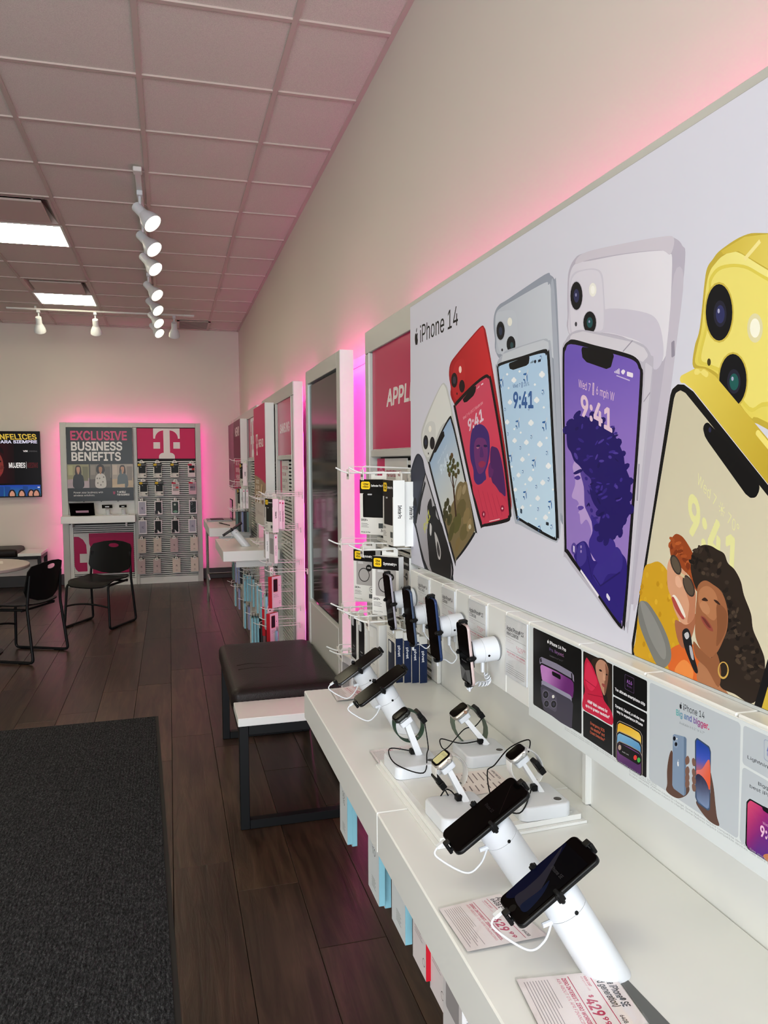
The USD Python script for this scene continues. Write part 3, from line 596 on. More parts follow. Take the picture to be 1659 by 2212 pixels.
# ================================================================ phones, stands, watches and cards on the counter
phone_glass = mat('phone_glass', (8, 5, 5), 0.14, spec=0.02); screen_dim = print_mat('phone_screen', 0.14, 0, 0.0, 0.02)
def phone(name, label, C, L, N, length, width, rgb, art=None, island=True, thick=0.0078, home=False, group=None):
    """A smartphone: C its face's centre, L towards its top edge, N out of the screen. Its own axes: x towards the top, z out of the screen."""
    L, N = np.array(L, float), np.array(N, float); t = Thing(name, label, 'smartphone', C, R=frame_from(N, L), group=group); k = f'phone_body_{rgb[0]}_{rgb[1]}_{rgb[2]}'
    r = 0.0115 if not home else 0.009
    t.part('body', slab(length, width, thick-0.0006, r, 0.0014, 6, -thick), mat(k, rgb, 0.3, metal=0.5), smooth=50)
    t.part('screen', slab(length-0.003, width-0.003, 0.0012, r-0.0015, 0.0005, 6, -0.0007), phone_glass, smooth=50)
    for x, w in ((length*0.27, 0.009), (length*0.17, 0.009)): t.part('volume_button', bx(x-w/2, x+w/2, width/2-0.0002, width/2+0.0005, -thick*0.65, -thick*0.35), mat(k), smooth=False)
    t.part('side_button', bx(length*0.16, length*0.25, -width/2-0.0005, -width/2+0.0002, -thick*0.65, -thick*0.35), mat(k), smooth=False)
    if home: t.part('home_button', place(lathe([(0.0005, 0.0006), (0.0055, 0.0006), (0.0058, 0.0009), (0.0005, 0.0008)], 18), t=(-length/2+0.0085, 0, 0)), mat('home_ring', (13, 10, 11), 0.4, spec=0.05), smooth=40)
    if art is not None: t.art('screen_picture', art, screen_dim)
    t.part('camera_bump', slab(0.028, 0.028, 0.0015, 0.007, 0.0005, 4, 0) if False else place(slab(0.028, 0.028, 0.0018, 0.007, 0.0005, 4), np.diag([1, 1, -1.0])@np.eye(3), (length/2-0.018, width/2-0.018, -thick+0.0004)), mat(k), smooth=40)
    return t
def clamp(t, length, width, thick, C, R):
    """The black gripper that holds a phone: a plate, two side arms, two end hooks."""
    f = lambda m: place(m, R, C)
    t.part('clamp_plate', f(bx(-0.03, 0.03, -0.02, 0.02, -thick-0.007, -thick-0.0015, 0.001)), black, world=True)
    for s in (-1, 1):
        y = s*width/2
        t.part('side_arm', f(tube(bend([(-0.004, s*0.018, -thick-0.004), (-0.004, y+s*0.0045, -thick-0.004), (-0.004, y+s*0.0045, 0.003), (-0.004, y-s*0.003, 0.0035)], 0.004), 0.0035, 8)), black, world=True)
        t.part('side_pad', f(bx(-0.0095, 0.0015, y+s*0.0016, y+s*0.0062, -thick-0.002, 0.0028, 0.001)), black, world=True)
        x = s*length/2
        t.part('end_arm', f(tube([(s*0.028, 0, -thick-0.004), (x+s*0.003, 0, -thick-0.004)], 0.0035, 8)), black, world=True)
        t.part('end_hook', f(cat_([bx(x+s*0.0012, x+s*0.007, -0.0085, 0.0085, -thick-0.006, 0.0025, 0.0015), bx(x-s*0.0035, x+s*0.0065, -0.006, 0.006, 0.0014, 0.0042, 0.001)])), black, world=True)
def cable(t, pts, r=0.0017, m=None, name='cable'): t.part(name, tube(spline(pts, 7), r, 7), m or plastic, world=True, smooth=60)

TILT = math.radians(33.2); Lt = np.array([math.cos(TILT), 0, math.sin(TILT)]); Nt = np.array([-math.sin(TILT), 0, math.cos(TILT)])
def stand(label, C, L, N, length, width, zbase, rad=0.0285, thick=0.0078, base=None, pl='counter'):
    """A white cylinder cut flush with the counter, leaning back, with a collar and a clamp on its end."""
    C = np.array(C, float); R = frame_from(N, L); n = R[:, 2]; k = thick+0.007
    top = C-n*k; b = np.array([*(base or (C-n*((C[2]-zbase)/n[2]))[:2]), zbase]); ax = (top-b)/np.linalg.norm(top-b); H = np.linalg.norm(top-b)
    t = Thing('phone_stand', label, 'phone stand', b); F = frame_from(ax, (0, 1, 0))
    th = np.linspace(0, 2*np.pi, 32, endpoint=False); ring = lambda s, r: b+ax*s+r*(np.outer(np.cos(th), F[:, 0])+np.outer(np.sin(th), F[:, 1]))
    low = ring(0, rad); low = low-np.outer((low[:, 2]-zbase-0.0005)/ax[2], ax)
    t.part('cylinder', loft([low, ring(H-0.034, rad), ring(H-0.034, rad-0.0006)]), plastic, world=True, smooth=40)
    t.part('collar', loft([ring(H-0.0335, rad), ring(H-0.008, rad), ring(H-0.003, rad-0.003), ring(H, rad-0.009)]), plastic, world=True, smooth=40)
    o = b+ax*(H-0.02); q = -F[:, 0]*0 + np.array([0, -1, 0])*1.0; q = q-ax*(q@ax); q /= np.linalg.norm(q); u = np.cross(ax, q); q = q*math.cos(.15)+u*math.sin(.15)
    t.part('lock_hole', place(lathe([(0.0003, 0), (0.0028, 0), (0.0028, 0.0006), (0.0003, 0.0007)], 12), frame_from(q), o-ax*0.012+q*rad), black, world=True)
    clamp(t, length, width, thick, C, R); e = C-R[:, 0]*(length/2+0.004)
    t.part('plug', place(bx(-0.016, 0.0, -0.0045, 0.0045, -0.0065, -0.0015, 0.001), R, C-R[:, 0]*(length/2+0.002)+R[:, 1]*0.016), plastic, world=True)
    s0 = C-R[:, 0]*(length/2+0.017)+R[:, 1]*0.016-n*0.004; s1 = b+ax*(H-0.03)-R[:, 0]*rad*0.98+np.array([0, -0.006, 0])
    cable(t, [s0, s0-R[:, 0]*0.004+np.array([0, -.005, -0.010]), (s0*0.55+s1*0.45)+np.array([0.004, -0.014, -0.034]), s1*0.8+s0*0.2+np.array([0, -0.012, -0.020]), s1])
    t.part('cable_sleeve', tube([s1+R[:, 0]*0.004, s1-R[:, 0]*0.012+n*0.006], 0.0035, 8), plastic, world=True)
    return t
ZC = 0.9
A = Art(Flat(0.0006)); w2 = (40, 38, 46); A.p([(-.05, -.03), (.052, -.03), (.052, .03), (-.05, .03)], (7, 6, 9))
A.sp([(-.05, .03), (-.05, .012), (-.02, .008), (.02, .014), (.05, .03)], (10, 12, 34)); A.sp([(-.05, .012), (-.05, -.018), (-.02, -.01), (.01, .006), (.045, .028), (.0, .014), (-.03, .012)], (38, 36, 46)); A.sp([(-.05, -.006), (-.05, -.022), (-.02, -.018), (.0, -.006), (-.02, -.008)], (16, 22, 44)); A.txt('iPhone SE', (.012, .012), (.012, -.018), (.0175, .012), (58, 56, 60))
phone('smartphone', 'black smartphone with a home button, tilted on the nearest white counter stand', (0.477, 0.905, 1.02), Lt, Nt, .1384, .0673, (20, 21, 23), A, home=True)
stand('nearest white cylinder stand on the counter, holding the phone with a home button', (0.477, 0.905, 1.02), Lt, Nt, .1384, .0673, ZC, base=(0.545, 0.872))
A = Art(Flat(0.0006)); A.p([(-.06, -.03), (.06, -.03), (.06, .03), (-.06, .03)], (8, 5, 5)); A.txt('iPhone 12', (.008, .016), (.008, -.012), (.0135, .016), (40, 36, 38)); A.p([(.062, -.006), (.068, -.012), (.068, .012), (.062, .006)], (2, 2, 2)); A.line([(.015, -.028), (.062, .012)], .0004, (44, 34, 32))
phone('smartphone', 'black smartphone tilted on the second white counter stand, in front of the watches', (0.467, 1.096, 1.026), Lt, Nt, .1467, .0715, (22, 23, 25), A)
stand('second white cylinder stand on the counter, just in front of the watch display', (0.467, 1.096, 1.026), Lt, Nt, .1467, .0715, ZC, base=(0.548, 1.085))
CB = (0.499, 1.845, 1.02); CA = (0.487, 2.03, 1.022)
phone('smartphone', 'dark smartphone on the stand right behind the dark green watch', CB, Lt, Nt, .1467, .0715, (24, 24, 26))
stand('white cylinder stand right behind the dark green watch', CB, Lt, Nt, .1467, .0715, ZC, base=(0.565, 1.825))
phone('smartphone', 'dark smartphone tilted on the stand closest to the far end of the counter', CA, Lt, Nt, .1467, .0715, (70, 70, 72))
stand('white cylinder stand closest to the far end of the counter', CA, Lt, Nt, .1467, .0715, ZC, base=(0.562, 2.03))
CP = (0.455, 5.98, 1.075)
phone('smartphone', 'dark smartphone tilted on the white shelf under the prepaid light box', CP, Lt, Nt, .160, .076, (22, 22, 24))
stand('white cylinder stand on the shelf under the prepaid light box', CP, Lt, Nt, .160, .076, 0.94, base=(0.56, 5.95))

# ---- price rail under the poster: white blocks, alternately holding a phone mount and a price card
XP, ZPT, ZPB = 0.705, 1.250, 1.069
seams = [2.237, 2.153, 2.048, 1.945, 1.844, 1.752, 1.639, 1.536, 1.425]
t = Thing('price_rail', 'white rail of blocks under the smartphone poster that carries phone mounts and price cards', 'display rail', (XP, 1.0, ZPB))
blocks = [(a, b) for a, b in zip(seams, seams[1:])]+[(1.425-.2*k, 1.425-.2*(k+1)) for k in range(10)]
for a, b in blocks: t.part('rail_block', bx(XP, 0.787, b+0.0009, a-0.0009, ZPB, ZPT, 0.0022), white, world=True)
t.part('rail_core', bx(XP+0.006, 0.786, -0.574, 2.235, ZPB+0.006, ZPT-0.004), mat('pale_aqua_edge', (196, 214, 210), 0.3), world=True)
t.part('rear_flange', bx(0.7878, 0.7995, -0.575, 2.237, ZPB+0.004, ZPT-0.01), white2, world=True)
cards = [(2.153, 2.048, ('Apple iPhone® 14', 'Plus 128GB', '$929'), 'tall white price card on the rail, behind the first wall phone from the far end'), (1.945, 1.844, ('Apple iPhone® 14', '128GB', '$829'), 'tall white price card reading $829, second from the far end of the rail'),
         (1.752, 1.639, ('Apple iPhone® 13', '128GB', '$729'), 'tall white price card on the rail, third from its far end'), (1.536, 1.425, ('Apple iPhone® 13', 'mini 128GB', '$629'), 'tall white price card reading $629, beside the black smartphone advert')]
for a, b, (l1, l2, pr), lab in cards:
    t = Thing('price_card', lab, 'price card', (XP-0.004, (a+b)/2, 1.115)); a -= .004; b += .004
    t.part('holder', bx(XP-0.0035, XP-0.0005, b, a, 1.112, ZPT-0.006, 0.0005), plastic, world=True)
    A = unit_art('x', XP-0.0035, -a, -b, 1.114, ZPT-0.008); A.p([(0, 0), (1, 0), (1, 1), (0, 1)], (219, 220, 222)); G = (92, 92, 96); RD = (196, 90, 116)
    A.txt(l1, (.05, .78), (.86, .78), (.05, .85), G, True); A.txt(l2, (.05, .70), (.45 if len(l2) < 7 else .62, .70), (.05, .755), G, True)
    for y in (.655, .44): A.p([(.03, y), (.97, y), (.97, y+.006), (.03, y+.006)], (130, 128, 132))
    A.txt('YOUR COST', (.05, .61), (.27, .61), (.05, .63), (180, 160, 166)); A.txt('with approved credit', (.05, .58), (.38, .58), (.05, .595), (180, 160, 166))
    A.txt(pr[0], (.52, .535), (.57, .535), (.52, .575), RD); A.txt(pr[1:], (.58, .49), (.82, .49), (.58, .575), RD); A.txt('99', (.83, .535), (.94, .535), (.83, .575), RD)
    A.txt('ZERO INTEREST. ZERO WORRIES.', (.06, .39), (.94, .39), (.06, .415), RD, True); A.txt('ASK ABOUT 0% APR FINANCING', (.12, .345), (.94, .345), (.12, .37), (206, 130, 150))
    for k in range(5): A.p([(.04, .05+.035*k), (.9 if k < 4 else .4, .05+.035*k), (.9 if k < 4 else .4, .058+.035*k), (.04, .058+.035*k)], (150, 150, 154))
    t.art('printed_face', A, ink_matte, world=True)
    t.part('cover', bx(XP-0.0062, XP-0.0047, b, a, 1.112, ZPT-0.006), acrylic, world=True, label='clear acrylic cover')
# phones on wall mounts
wallp = [(2.195, (839.5, 1298), .165, .076, (172, 168, 180), 'lilac-grey', 'farthest of four upright wall phones, with a lilac-grey edge'), (1.997, (882, 1332), .155, .073, (72, 86, 112), 'slate blue', 'second upright wall phone from the far end, with a slate blue edge'),
         (1.798, (934, 1357.5), .158, .073, (38, 58, 102), 'dark blue', 'third upright wall phone, with a deep blue edge'), (1.588, (1002.5, 1412), .139, .067, (214, 192, 190), 'pink', 'nearest upright wall phone, with a pale pink edge')]
for k, (y, px, ln, wd, rgb, cn, lab) in enumerate(wallp):
    C = on(*px, y=y); tl = math.radians(6.0); L = np.array([-math.sin(tl), 0, math.cos(tl)]); N = np.array([-math.cos(tl), 0, -math.sin(tl)])
    A = None
    if k == 3:
        A = Art(Flat(0.0006)); A.p([(-.062, -.029), (.0, -.029), (.0, .029), (-.062, .029)], (8, 8, 9)); A.p([(-.062, -.029), (-.030, -.029), (-.038, .0), (-.030, .029), (-.062, .029)], (98, 98, 100)); A.p([(-.062, -.01), (-.04, -.0), (-.04, .0), (-.062, .022)], (66, 66, 68)); A.txt('iPhone 13 mini', (-.018, .016), (-.018, -.012), (-.0145, .016), (120, 120, 124))
    phone('smartphone', lab, C, L, N, ln, wd, rgb, A)
    t = Thing('phone_mount', f'white cylinder mount on the price rail holding the {cn} edged phone', 'phone mount', (XP, y, C[2])); R = frame_from(N, L)
    th = 0.0078; top = C-N*(th+0.007); e = np.array([XP-0.001, y+0.0, top[2]+0.006]); ax = (e-top)/np.linalg.norm(e-top); H = np.linalg.norm(e-top); F = frame_from(ax, (0, 1, 0)); rad = 0.0275
    cyl = lambda s0, s1, r0, r1: loft([top+ax*s+r*(np.outer(np.cos(a_), F[:, 0])+np.outer(np.sin(a_), F[:, 1])) for a_ in [np.linspace(0, 2*np.pi, 28, endpoint=False)] for s, r in ((s0, r0), (s0+.003, r1), (s1, r1))])
    t.part('collar', cyl(0, 0.026, rad-.004, rad-.001), plastic, world=True, smooth=40); t.part('cylinder', cyl(0.0263, H-0.003, rad-0.0005, rad), plastic, world=True, smooth=40); t.part('wall_ring', cyl(H-0.0028, H, rad+.0005, rad+.001), mat('grey_ring', (120, 124, 126), 0.4), world=True)
    q = np.array([-0.1, -0.95, -.25]); q = q-ax*(q@ax); q /= np.linalg.norm(q)
    t.part('lock_hole', place(lathe([(0.0003, 0), (0.0027, 0), (0.0027, 0.0006), (0.0003, 0.0007)], 12), frame_from(q), top+ax*0.034+q*rad), black, world=True)
    clamp(t, ln, wd, th, C, R)
    d = top+ax*0.03+np.array([0, 0, -rad]); bt = C-L*(ln/2+0.006)
    t.part('cable_sleeve', tube([d+np.array([0, 0, 0.004]), d+np.array([0, 0, -0.022])], 0.0042, 8), plastic, world=True)
    t.part('plug', place(bx(-0.016, 0, -0.0045, 0.0045, -0.006, -0.001, 0.001), R, C-L*(ln/2+0.002)), plastic, world=True)
    if k < 3: cable(t, [d+np.array([0, 0, -.02]), d+np.array([.006, -.003, -.034]), d+np.array([.018, -.006, -.052]), d+np.array([.006, -.004, -.068]), bt+np.array([.022, 0, .004]), bt+np.array([0.006, 0, -.002]), bt])
    else:
        s = np.linspace(0, 1, 130); c0, c1 = d+np.array([.004, 0, -.024]), bt+np.array([.016, -.002, 0.006]); mid = np.outer(1-s, c0)+np.outer(s, c1)+np.outer(np.sin(np.pi*s), np.array([.022, 0, -.012])); o = 10*2*np.pi*s
        env = np.minimum(1, np.minimum(s, 1-s)*9)*0.0062
        t.part('coiled_cable', tube(mid+np.outer(env*np.cos(o), np.array([0.6, 0, .75]))+np.outer(env*np.sin(o), np.array([0, 1, 0])), 0.0017, 6), plastic, world=True, smooth=60)
        cable(t, [c1, bt+np.array([.006, 0, -.008]), bt+np.array([-0.002, 0, -0.004])])

# ---- acrylic price cards lying on the counter
def deskcard(label, quad, title, price, scale=1.0, z=ZC, full=True):
    """quad: photograph pixels of the card's corners, aisle-far, aisle-near, wall-near, wall-far; text runs along the wall's length."""
    q = [on(*p, z=z+0.006)[:2] for p in quad]; c = np.mean(q, 0); t = Thing('price_card', label, 'price card', (*c, z))
    g = Polygon(q); lo = trimesh.creation.extrude_polygon(g.buffer(0.002), 0.0022, engine='earcut'); t.part('holder', place(lo, t=(0, 0, z+0.0004)), acrylic, world=True, smooth=False, label='clear acrylic base')
    A = Art(Plane('z', z+0.0035)); a0, a1, w1_, w0 = [np.array(p) for p in q]
    at = lambda s, tt: tuple((a0*(1-tt)+w0*tt)*(1-s)+(a1*(1-tt)+w1_*tt)*s)
    A.at = lambda p: at(*p); RD = (186, 36, 84); G = (70, 68, 72)
    A.p([(.0, .0), (1, 0), (1, 1), (0, 1)], (236, 227, 229))
    if title: A.txt(title[0], (.06, .88), (.06+.62*len(title[0])/16, .88), (.06, .955), G, True); A.txt(title[1], (.06, .79), (.06+.6*len(title[1])/16, .79), (.06, .86), G, True); A.txt('64GB', (.80, .79), (.94, .79), (.80, .83), G, True)
    A.txt('YOUR COST', (.06, .685), (.26, .685), (.06, .71), RD, True); A.txt('with approved credit', (.06, .655), (.33, .655), (.06, .675), (200, 120, 144))
    A.txt('$', (.40, .62), (.45, .62), (.40, .66), RD, True); A.txt(price, (.46, .56), (.76, .56), (.46, .67), RD, True); A.txt('99', (.78, .62), (.92, .62), (.78, .67), RD, True)
    for y in (.745, .525): A.p([(.04, y), (.96, y), (.96, y+.009), (.04, y+.009)], RD)
    A.txt('ZERO INTEREST. ZERO WORRIES.', (.06, .455), (.92, .455), (.06, .495), RD, True); A.txt('ASK ABOUT 0% APR FINANCING', (.06, .40), (.90, .40), (.06, .435), (196, 70, 110))
    for k in range(9): A.p([(.06, .06+.03*k), ((.93-.07*(k % 3)) if k < 7 else .55, .06+.03*k), ((.93-.07*(k % 3)) if k < 7 else .55, .068+.03*k), (.06, .068+.03*k)], (150, 140, 146))
    t.art('printed_face', A, ink_matte, world=True, off=0.0002)
    t.part('cover', place(trimesh.creation.extrude_polygon(g.buffer(0.002), 0.0016, engine='earcut'), t=(0, 0, z+0.0046)), acrylic, world=True, smooth=False, label='clear acrylic cover')
deskcard('nearest price card on the counter, reading $429', [(1115, 2112), (1182, 2248), (1400, 2206), (1318, 2092)], ('Apple iPhone® SE', '(3rd generation)'), '429')
deskcard('price card on the counter under the phone with a home button, reading $629', [(948, 1960), (1010, 2052), (1182, 2018), (1080, 1927)], ('Apple iPhone® 12', '64GB black'), '629')
deskcard('price card half under the acrylic tray, beside the dark green watch', [(799, 1620), (832, 1668), (925, 1650), (882, 1607)], None, '399')
deskcard('pink tinged price card at the far corner of the counter', [(714, 1489), (728, 1512), (830, 1500), (780, 1476)], None, '829')
# ---- watch tray, watches
t = Thing('acrylic_tray', 'frosted acrylic tray on the counter under the four watch stands', 'tray', (0.58, 1.435, ZC))
q = [on(*p, z=ZC)[:2] for p in ((812, 1655), (945, 1836), (1268, 1778), (1060, 1612))]; g = Polygon(q)
frost = mat('frosted_acrylic', (226, 227, 225), 0.18); t.part('plate', place(trimesh.creation.extrude_polygon(g, 0.005, engine='earcut'), t=(0, 0, ZC+0.0005)), frost, world=True, smooth=False); gi = g.buffer(-0.008, join_style=2)
t.part('inner_plate', place(trimesh.creation.extrude_polygon(gi, 0.010, engine='earcut'), t=(0, 0, ZC+0.006)), frost, world=True, smooth=False)
t.part('frosted_liner', place(trimesh.creation.extrude_polygon(g.buffer(-0.02, join_style=2), 0.0006, engine='earcut'), t=(0, 0, ZC+0.0162)), mat('frosted_liner', (224, 224, 219), 0.35), world=True, smooth=False)
t = Thing('price_card', 'wide white price sheet between the watch stands on the tray', 'price card', (0.56, 1.47, ZC+0.017)); q = [on(*p, z=ZC+0.018)[:2] for p in ((972, 1672), (1000, 1722), (1112, 1702), (1066, 1660))]
A = Art(Plane('z', ZC+0.0172)); Q = [np.array(p) for p in q]; A.at = lambda p: tuple((Q[0]*(1-p[1])+Q[3]*p[1])*(1-p[0])+(Q[1]*(1-p[1])+Q[2]*p[1])*p[0])
A.p([(0, 0), (1, 0), (1, 1), (0, 1)], (228, 218, 212))
for k in range(7):
    for (a, b) in ((.1, .42), (.62, .78)): A.p([(a, .1+.12*k), (b+.05*(k % 3), .1+.12*k), (b+.05*(k % 3), .125+.12*k), (a, .125+.12*k)], (130, 118, 116))
A.txt('APPLE WATCH', (.08, .9), (.5, .9), (.08, .95), (80, 70, 72), True); t.art('printed_face', A, ink_matte, world=True)
def watch(center, yaw, case_rgb, strap_rgb, w, h, label, screen=None, loop=0.034, openl=False, ultra=False, metal=0.7):
    """A watch held on a puck: its own x runs along the strap towards the wall, z out of the face."""
    tl = math.radians(34); R = rotz(yaw)@np.column_stack([[math.cos(tl), 0, math.sin(tl)], [0, 1, 0], [-math.sin(tl), 0, math.cos(tl)]])
    t = Thing('smartwatch', label, 'watch', center, R=R); cm = mat('watch_case_%d_%d' % (case_rgb[0], case_rgb[2]), case_rgb, 0.3, metal=metal); sm = mat('strap_%d_%d' % (strap_rgb[0], strap_rgb[1]), strap_rgb, 0.6)
    t.part('case', slab(h, w, 0.0105, 0.0095, 0.003, 6, -0.0105), cm, smooth=60); t.part('display', slab(h-0.004, w-0.004, 0.0022, 0.0085, 0.0012, 6, -0.0008), phone_glass, smooth=60)
    if screen is not None:
        A = Art(Flat(0.00145)); A.add(Polygon(rrect(h-0.012, w-0.012, 0.004, 5)), screen); A.txt('10:09', (.006, .008), (.006, -.010), (.011, .008), (90, 96, 70)); t.art('screen_picture', A, ink_matte, off=0.0001)
    t.part('crown', place(lathe([(0.0005, 0), (0.0036, 0), (0.0038, 0.001), (0.0036, 0.0028), (0.0005, 0.003)], 14), frame_from((0, -1, 0)), (0.0075, -w/2+0.0005, -0.0055)), mat('copper_crown', (190, 150, 128), 0.3, metal=.8) if ultra else cm)
    t.part('side_button', bx(-0.012, 0.001, -w/2-0.001, -w/2+0.001, -0.007, -0.0045, 0.0004), cm)
    for s in (-1, 1):
        bp = bend([(s*(h/2-0.001), 0, -0.006), (s*(h/2+0.006), 0, -0.0085), (s*(h/2+0.010), 0, -0.02)], 0.006, 5)
    a = np.linspace(math.radians(62), math.radians(-242), 34); ry = loop*0.92; cz = -loop*0.85; rx = h/2+0.0105
    pts = np.column_stack([rx*np.cos(a)*(1.0 if not openl else 1.05), np.zeros(34), cz+ry*np.sin(a)])
    up = cz+ry*math.sin(a[0]); pts = np.vstack([[(h/2-0.001, 0, -0.0055)], pts, [(-h/2+0.001, 0, -0.0055)]]); wd = np.interp(np.linspace(0, 1, len(pts)), [0, .25, .5, .75, 1], [w*.74, w*.66, w*.58, w*.66, w*.74])
    L = []; nrm = np.gradient(pts, axis=0); nrm = np.column_stack([nrm[:, 2], np.zeros(len(pts)), -nrm[:, 0]]); nrm /= np.linalg.norm(nrm, axis=1, keepdims=True)
    for k, (p, n_, wk) in enumerate(zip(pts, nrm, wd)):
        e = 0.0012*(1.5 if (openl and k % 2) else 1); y = np.array([0, wk/2, 0]); L.append([p+y*0.86+n_*e, p-y*0.86+n_*e, p-y, p-y*0.86-n_*e, p+y*0.86-n_*e, p+y])
    t.part('strap', loft(L), sm, smooth=50)
    t.part('strap_pin', place(lathe([(0.0003, 0), (0.004, 0), (0.004, 0.0008), (0.0003, 0.001)], 14), frame_from((0.3, 0, 1)), (0.004, 0, cz-ry+0.0012)), mat('pin_grey', (120, 122, 122), 0.4))
    return t, R, np.array(center)
def watch_stand(bc, wc, yaw, label, zt=ZC+0.0168):
    t = Thing('watch_stand', label, 'watch stand', (bc[0], bc[1], zt)); Rz = rotz(yaw)
    t.part('base_block', place(slab(0.104, 0.104, 0.026, 0.016, 0.0035, 7, 0, 0.001), Rz, (bc[0], bc[1], zt)), plastic, world=True, smooth=50)
    o = np.array([bc[0], bc[1], zt+0.0262]); hp = o+Rz@np.array([0.032, -0.03, 0])
    t.part('button_recess', place(lathe([(0.0003, 0.0002), (0.0085, 0.0002), (0.010, 0.0006), (0.0108, 0.0001), (0.011, 0)], 20), t=hp), plastic, world=True); t.part('button', place(lathe([(0.0003, 0.0004), (0.0075, 0.0003), (0.0003, 0.0006)], 20), t=hp), mat('button_grey', (70, 68, 66), 0.4), world=True)
    tl = math.radians(34); n = Rz@np.array([-math.sin(tl), 0, math.cos(tl)]); x = Rz@np.array([math.cos(tl), 0, math.sin(tl)]); R = np.column_stack([x, Rz@np.array([0, 1., 0]), n]); wc = np.array(wc); foot = o+Rz@np.array([0.018, 0.012, 0.0])
    hd = wc-n*0.026; a, b = foot-np.array([0, 0, .001]), hd+n*0.004; d = (b-a)/np.linalg.norm(b-a); s = np.array([0, 1, 0.])@Rz.T if False else Rz@np.array([0, 1., 0]); u = np.cross(d, s)
    sec = lambda p, wd, th: [p+s*wd+u*th, p-s*wd+u*th, p-s*wd-u*th, p+s*wd-u*th]
    t.part('arm', loft([sec(a, .0085, .0075), sec(b, .0075, .006)]), plastic, world=True, smooth=False)
    t.part('charger_head', place(slab(0.03, 0.026, 0.012, 0.005, 0.001, 4, 0), R, wc-n*0.0275), plastic, world=True, smooth=50); t.part('metal_plate', place(slab(0.029, 0.025, 0.004, 0.005, 0.0006, 4, 0), R, wc-n*0.0153), mat('brushed_plate', (170, 174, 176), 0.3, metal=.8), world=True, smooth=50)
    t.part('plug_boot', place(bx(-0.006, 0.006, -0.007, 0.007, 0, 0.012, 0.002), Rz, foot+Rz@np.array([-0.012, 0.004, 0])), black, world=True)
    return t, foot+Rz@np.array([-0.016, 0.004, 0.007])
ZW = ZC+0.0168
specs = [((0.492, 1.552), (864, 1541), 1.58, 0.02, (26, 30, 28), (34, 62, 46), .035, .041, 'smartwatch with a black case and a dark green strap', None, .040, False, False, 'dark green strapped'),
         ((0.657, 1.566), (990, 1533), 1.62, 0.0, (176, 168, 158), (86, 100, 84), .040, .046, 'smartwatch with a titanium case and an olive green ribbed strap', None, .056, True, True, 'olive green strapped'),
         ((0.505, 1.307), (952, 1637), 1.36, 0.05, (206, 198, 190), (208, 206, 202), .035, .041, 'silver smartwatch with a lit beige screen and an off-white strap', (196, 190, 140), .040, False, False, 'beige screened'),
         ((0.66, 1.307), (1113, 1624), 1.375, 0.0, (206, 206, 206), (236, 238, 240), .037, .043, 'silver smartwatch with a dark screen and a bright white strap', None, .045, False, False, 'bright white strapped')]
for k, (bc, px, yy, yaw, crgb, srgb, w, h, lab, scr, lp, op, ul, sh) in enumerate(specs):
    C = on(*px, y=yy); wt, R, C = watch(C, yaw, crgb, srgb, w, h, lab, scr, lp, op, ul, metal=.3 if k == 0 else .75)
    st, pl = watch_stand(bc, C, yaw, f'white square watch stand under the {sh} watch')
    back = C-R[:, 2]*lp*1.1; side = C+R[:, 0]*(h/2+.012)-R[:, 2]*.03 if k in (0, 1) else C-R[:, 0]*(h/2+.008)-R[:, 2]*.03 if k == 2 else C+R[:, 0]*(h/2+.0)-R[:, 2]*.052
    st.part('alarm_clip', place(bx(-.005, .005, -w*.36, w*.36, -.011, .011, .002), R, side), black, world=True); st.part('alarm_box', place(bx(-.006, .006, -.01, .01, -.006, .008, .001), R, side-R[:, 2]*.012+np.array([0, -.006, 0])), black, world=True)
    e = side-R[:, 2]*.02+np.array([0, -.006, 0]); gz = ZW+.028
    routes = {0: [e, e+np.array([.004, -.012, -.05]), (e[0]-.005, e[1]-.03, gz+.004), (bc[0]-.0, bc[1]-.075, gz-.008), (bc[0]-.05, bc[1]-.04, gz+.004), (pl[0]-.045, pl[1]+.01, pl[2]+.006), pl],
              1: [e, e+np.array([-.02, 0, -.02]), e+np.array([-.05, -.01, -.02]), (C[0]-.035, C[1]-.01, C[2]-.085), (C[0]-.05, C[1]-.02, gz+.012), (pl[0]-.045, pl[1]-.005, gz+.006), pl],
              2: [e, e+np.array([.008, -.01, -.02]), e+np.array([.004, -.03, -.048]), e+np.array([-.022, -.03, -.052]), e+np.array([-.022, -.015, -.03]), e+np.array([.0, -.0, -.006]), (e+pl)/2+np.array([0, 0, 0.004]), pl],
              3: [C+R[:, 0]*(h/2)-R[:, 2]*.02, C+R[:, 0]*(h/2+.02)+np.array([0, .01, -.006]), C+R[:, 0]*.01+np.array([0, .045, -.015]), C+np.array([-.035, .02, -.03]), C+np.array([-.06, .0, -.035]), (bc[0]-.085, bc[1]-.0, gz-.004), (bc[0]-.06, bc[1]-.06, gz-.004), pl]}
    cable(st, routes[k], 0.0013, black)
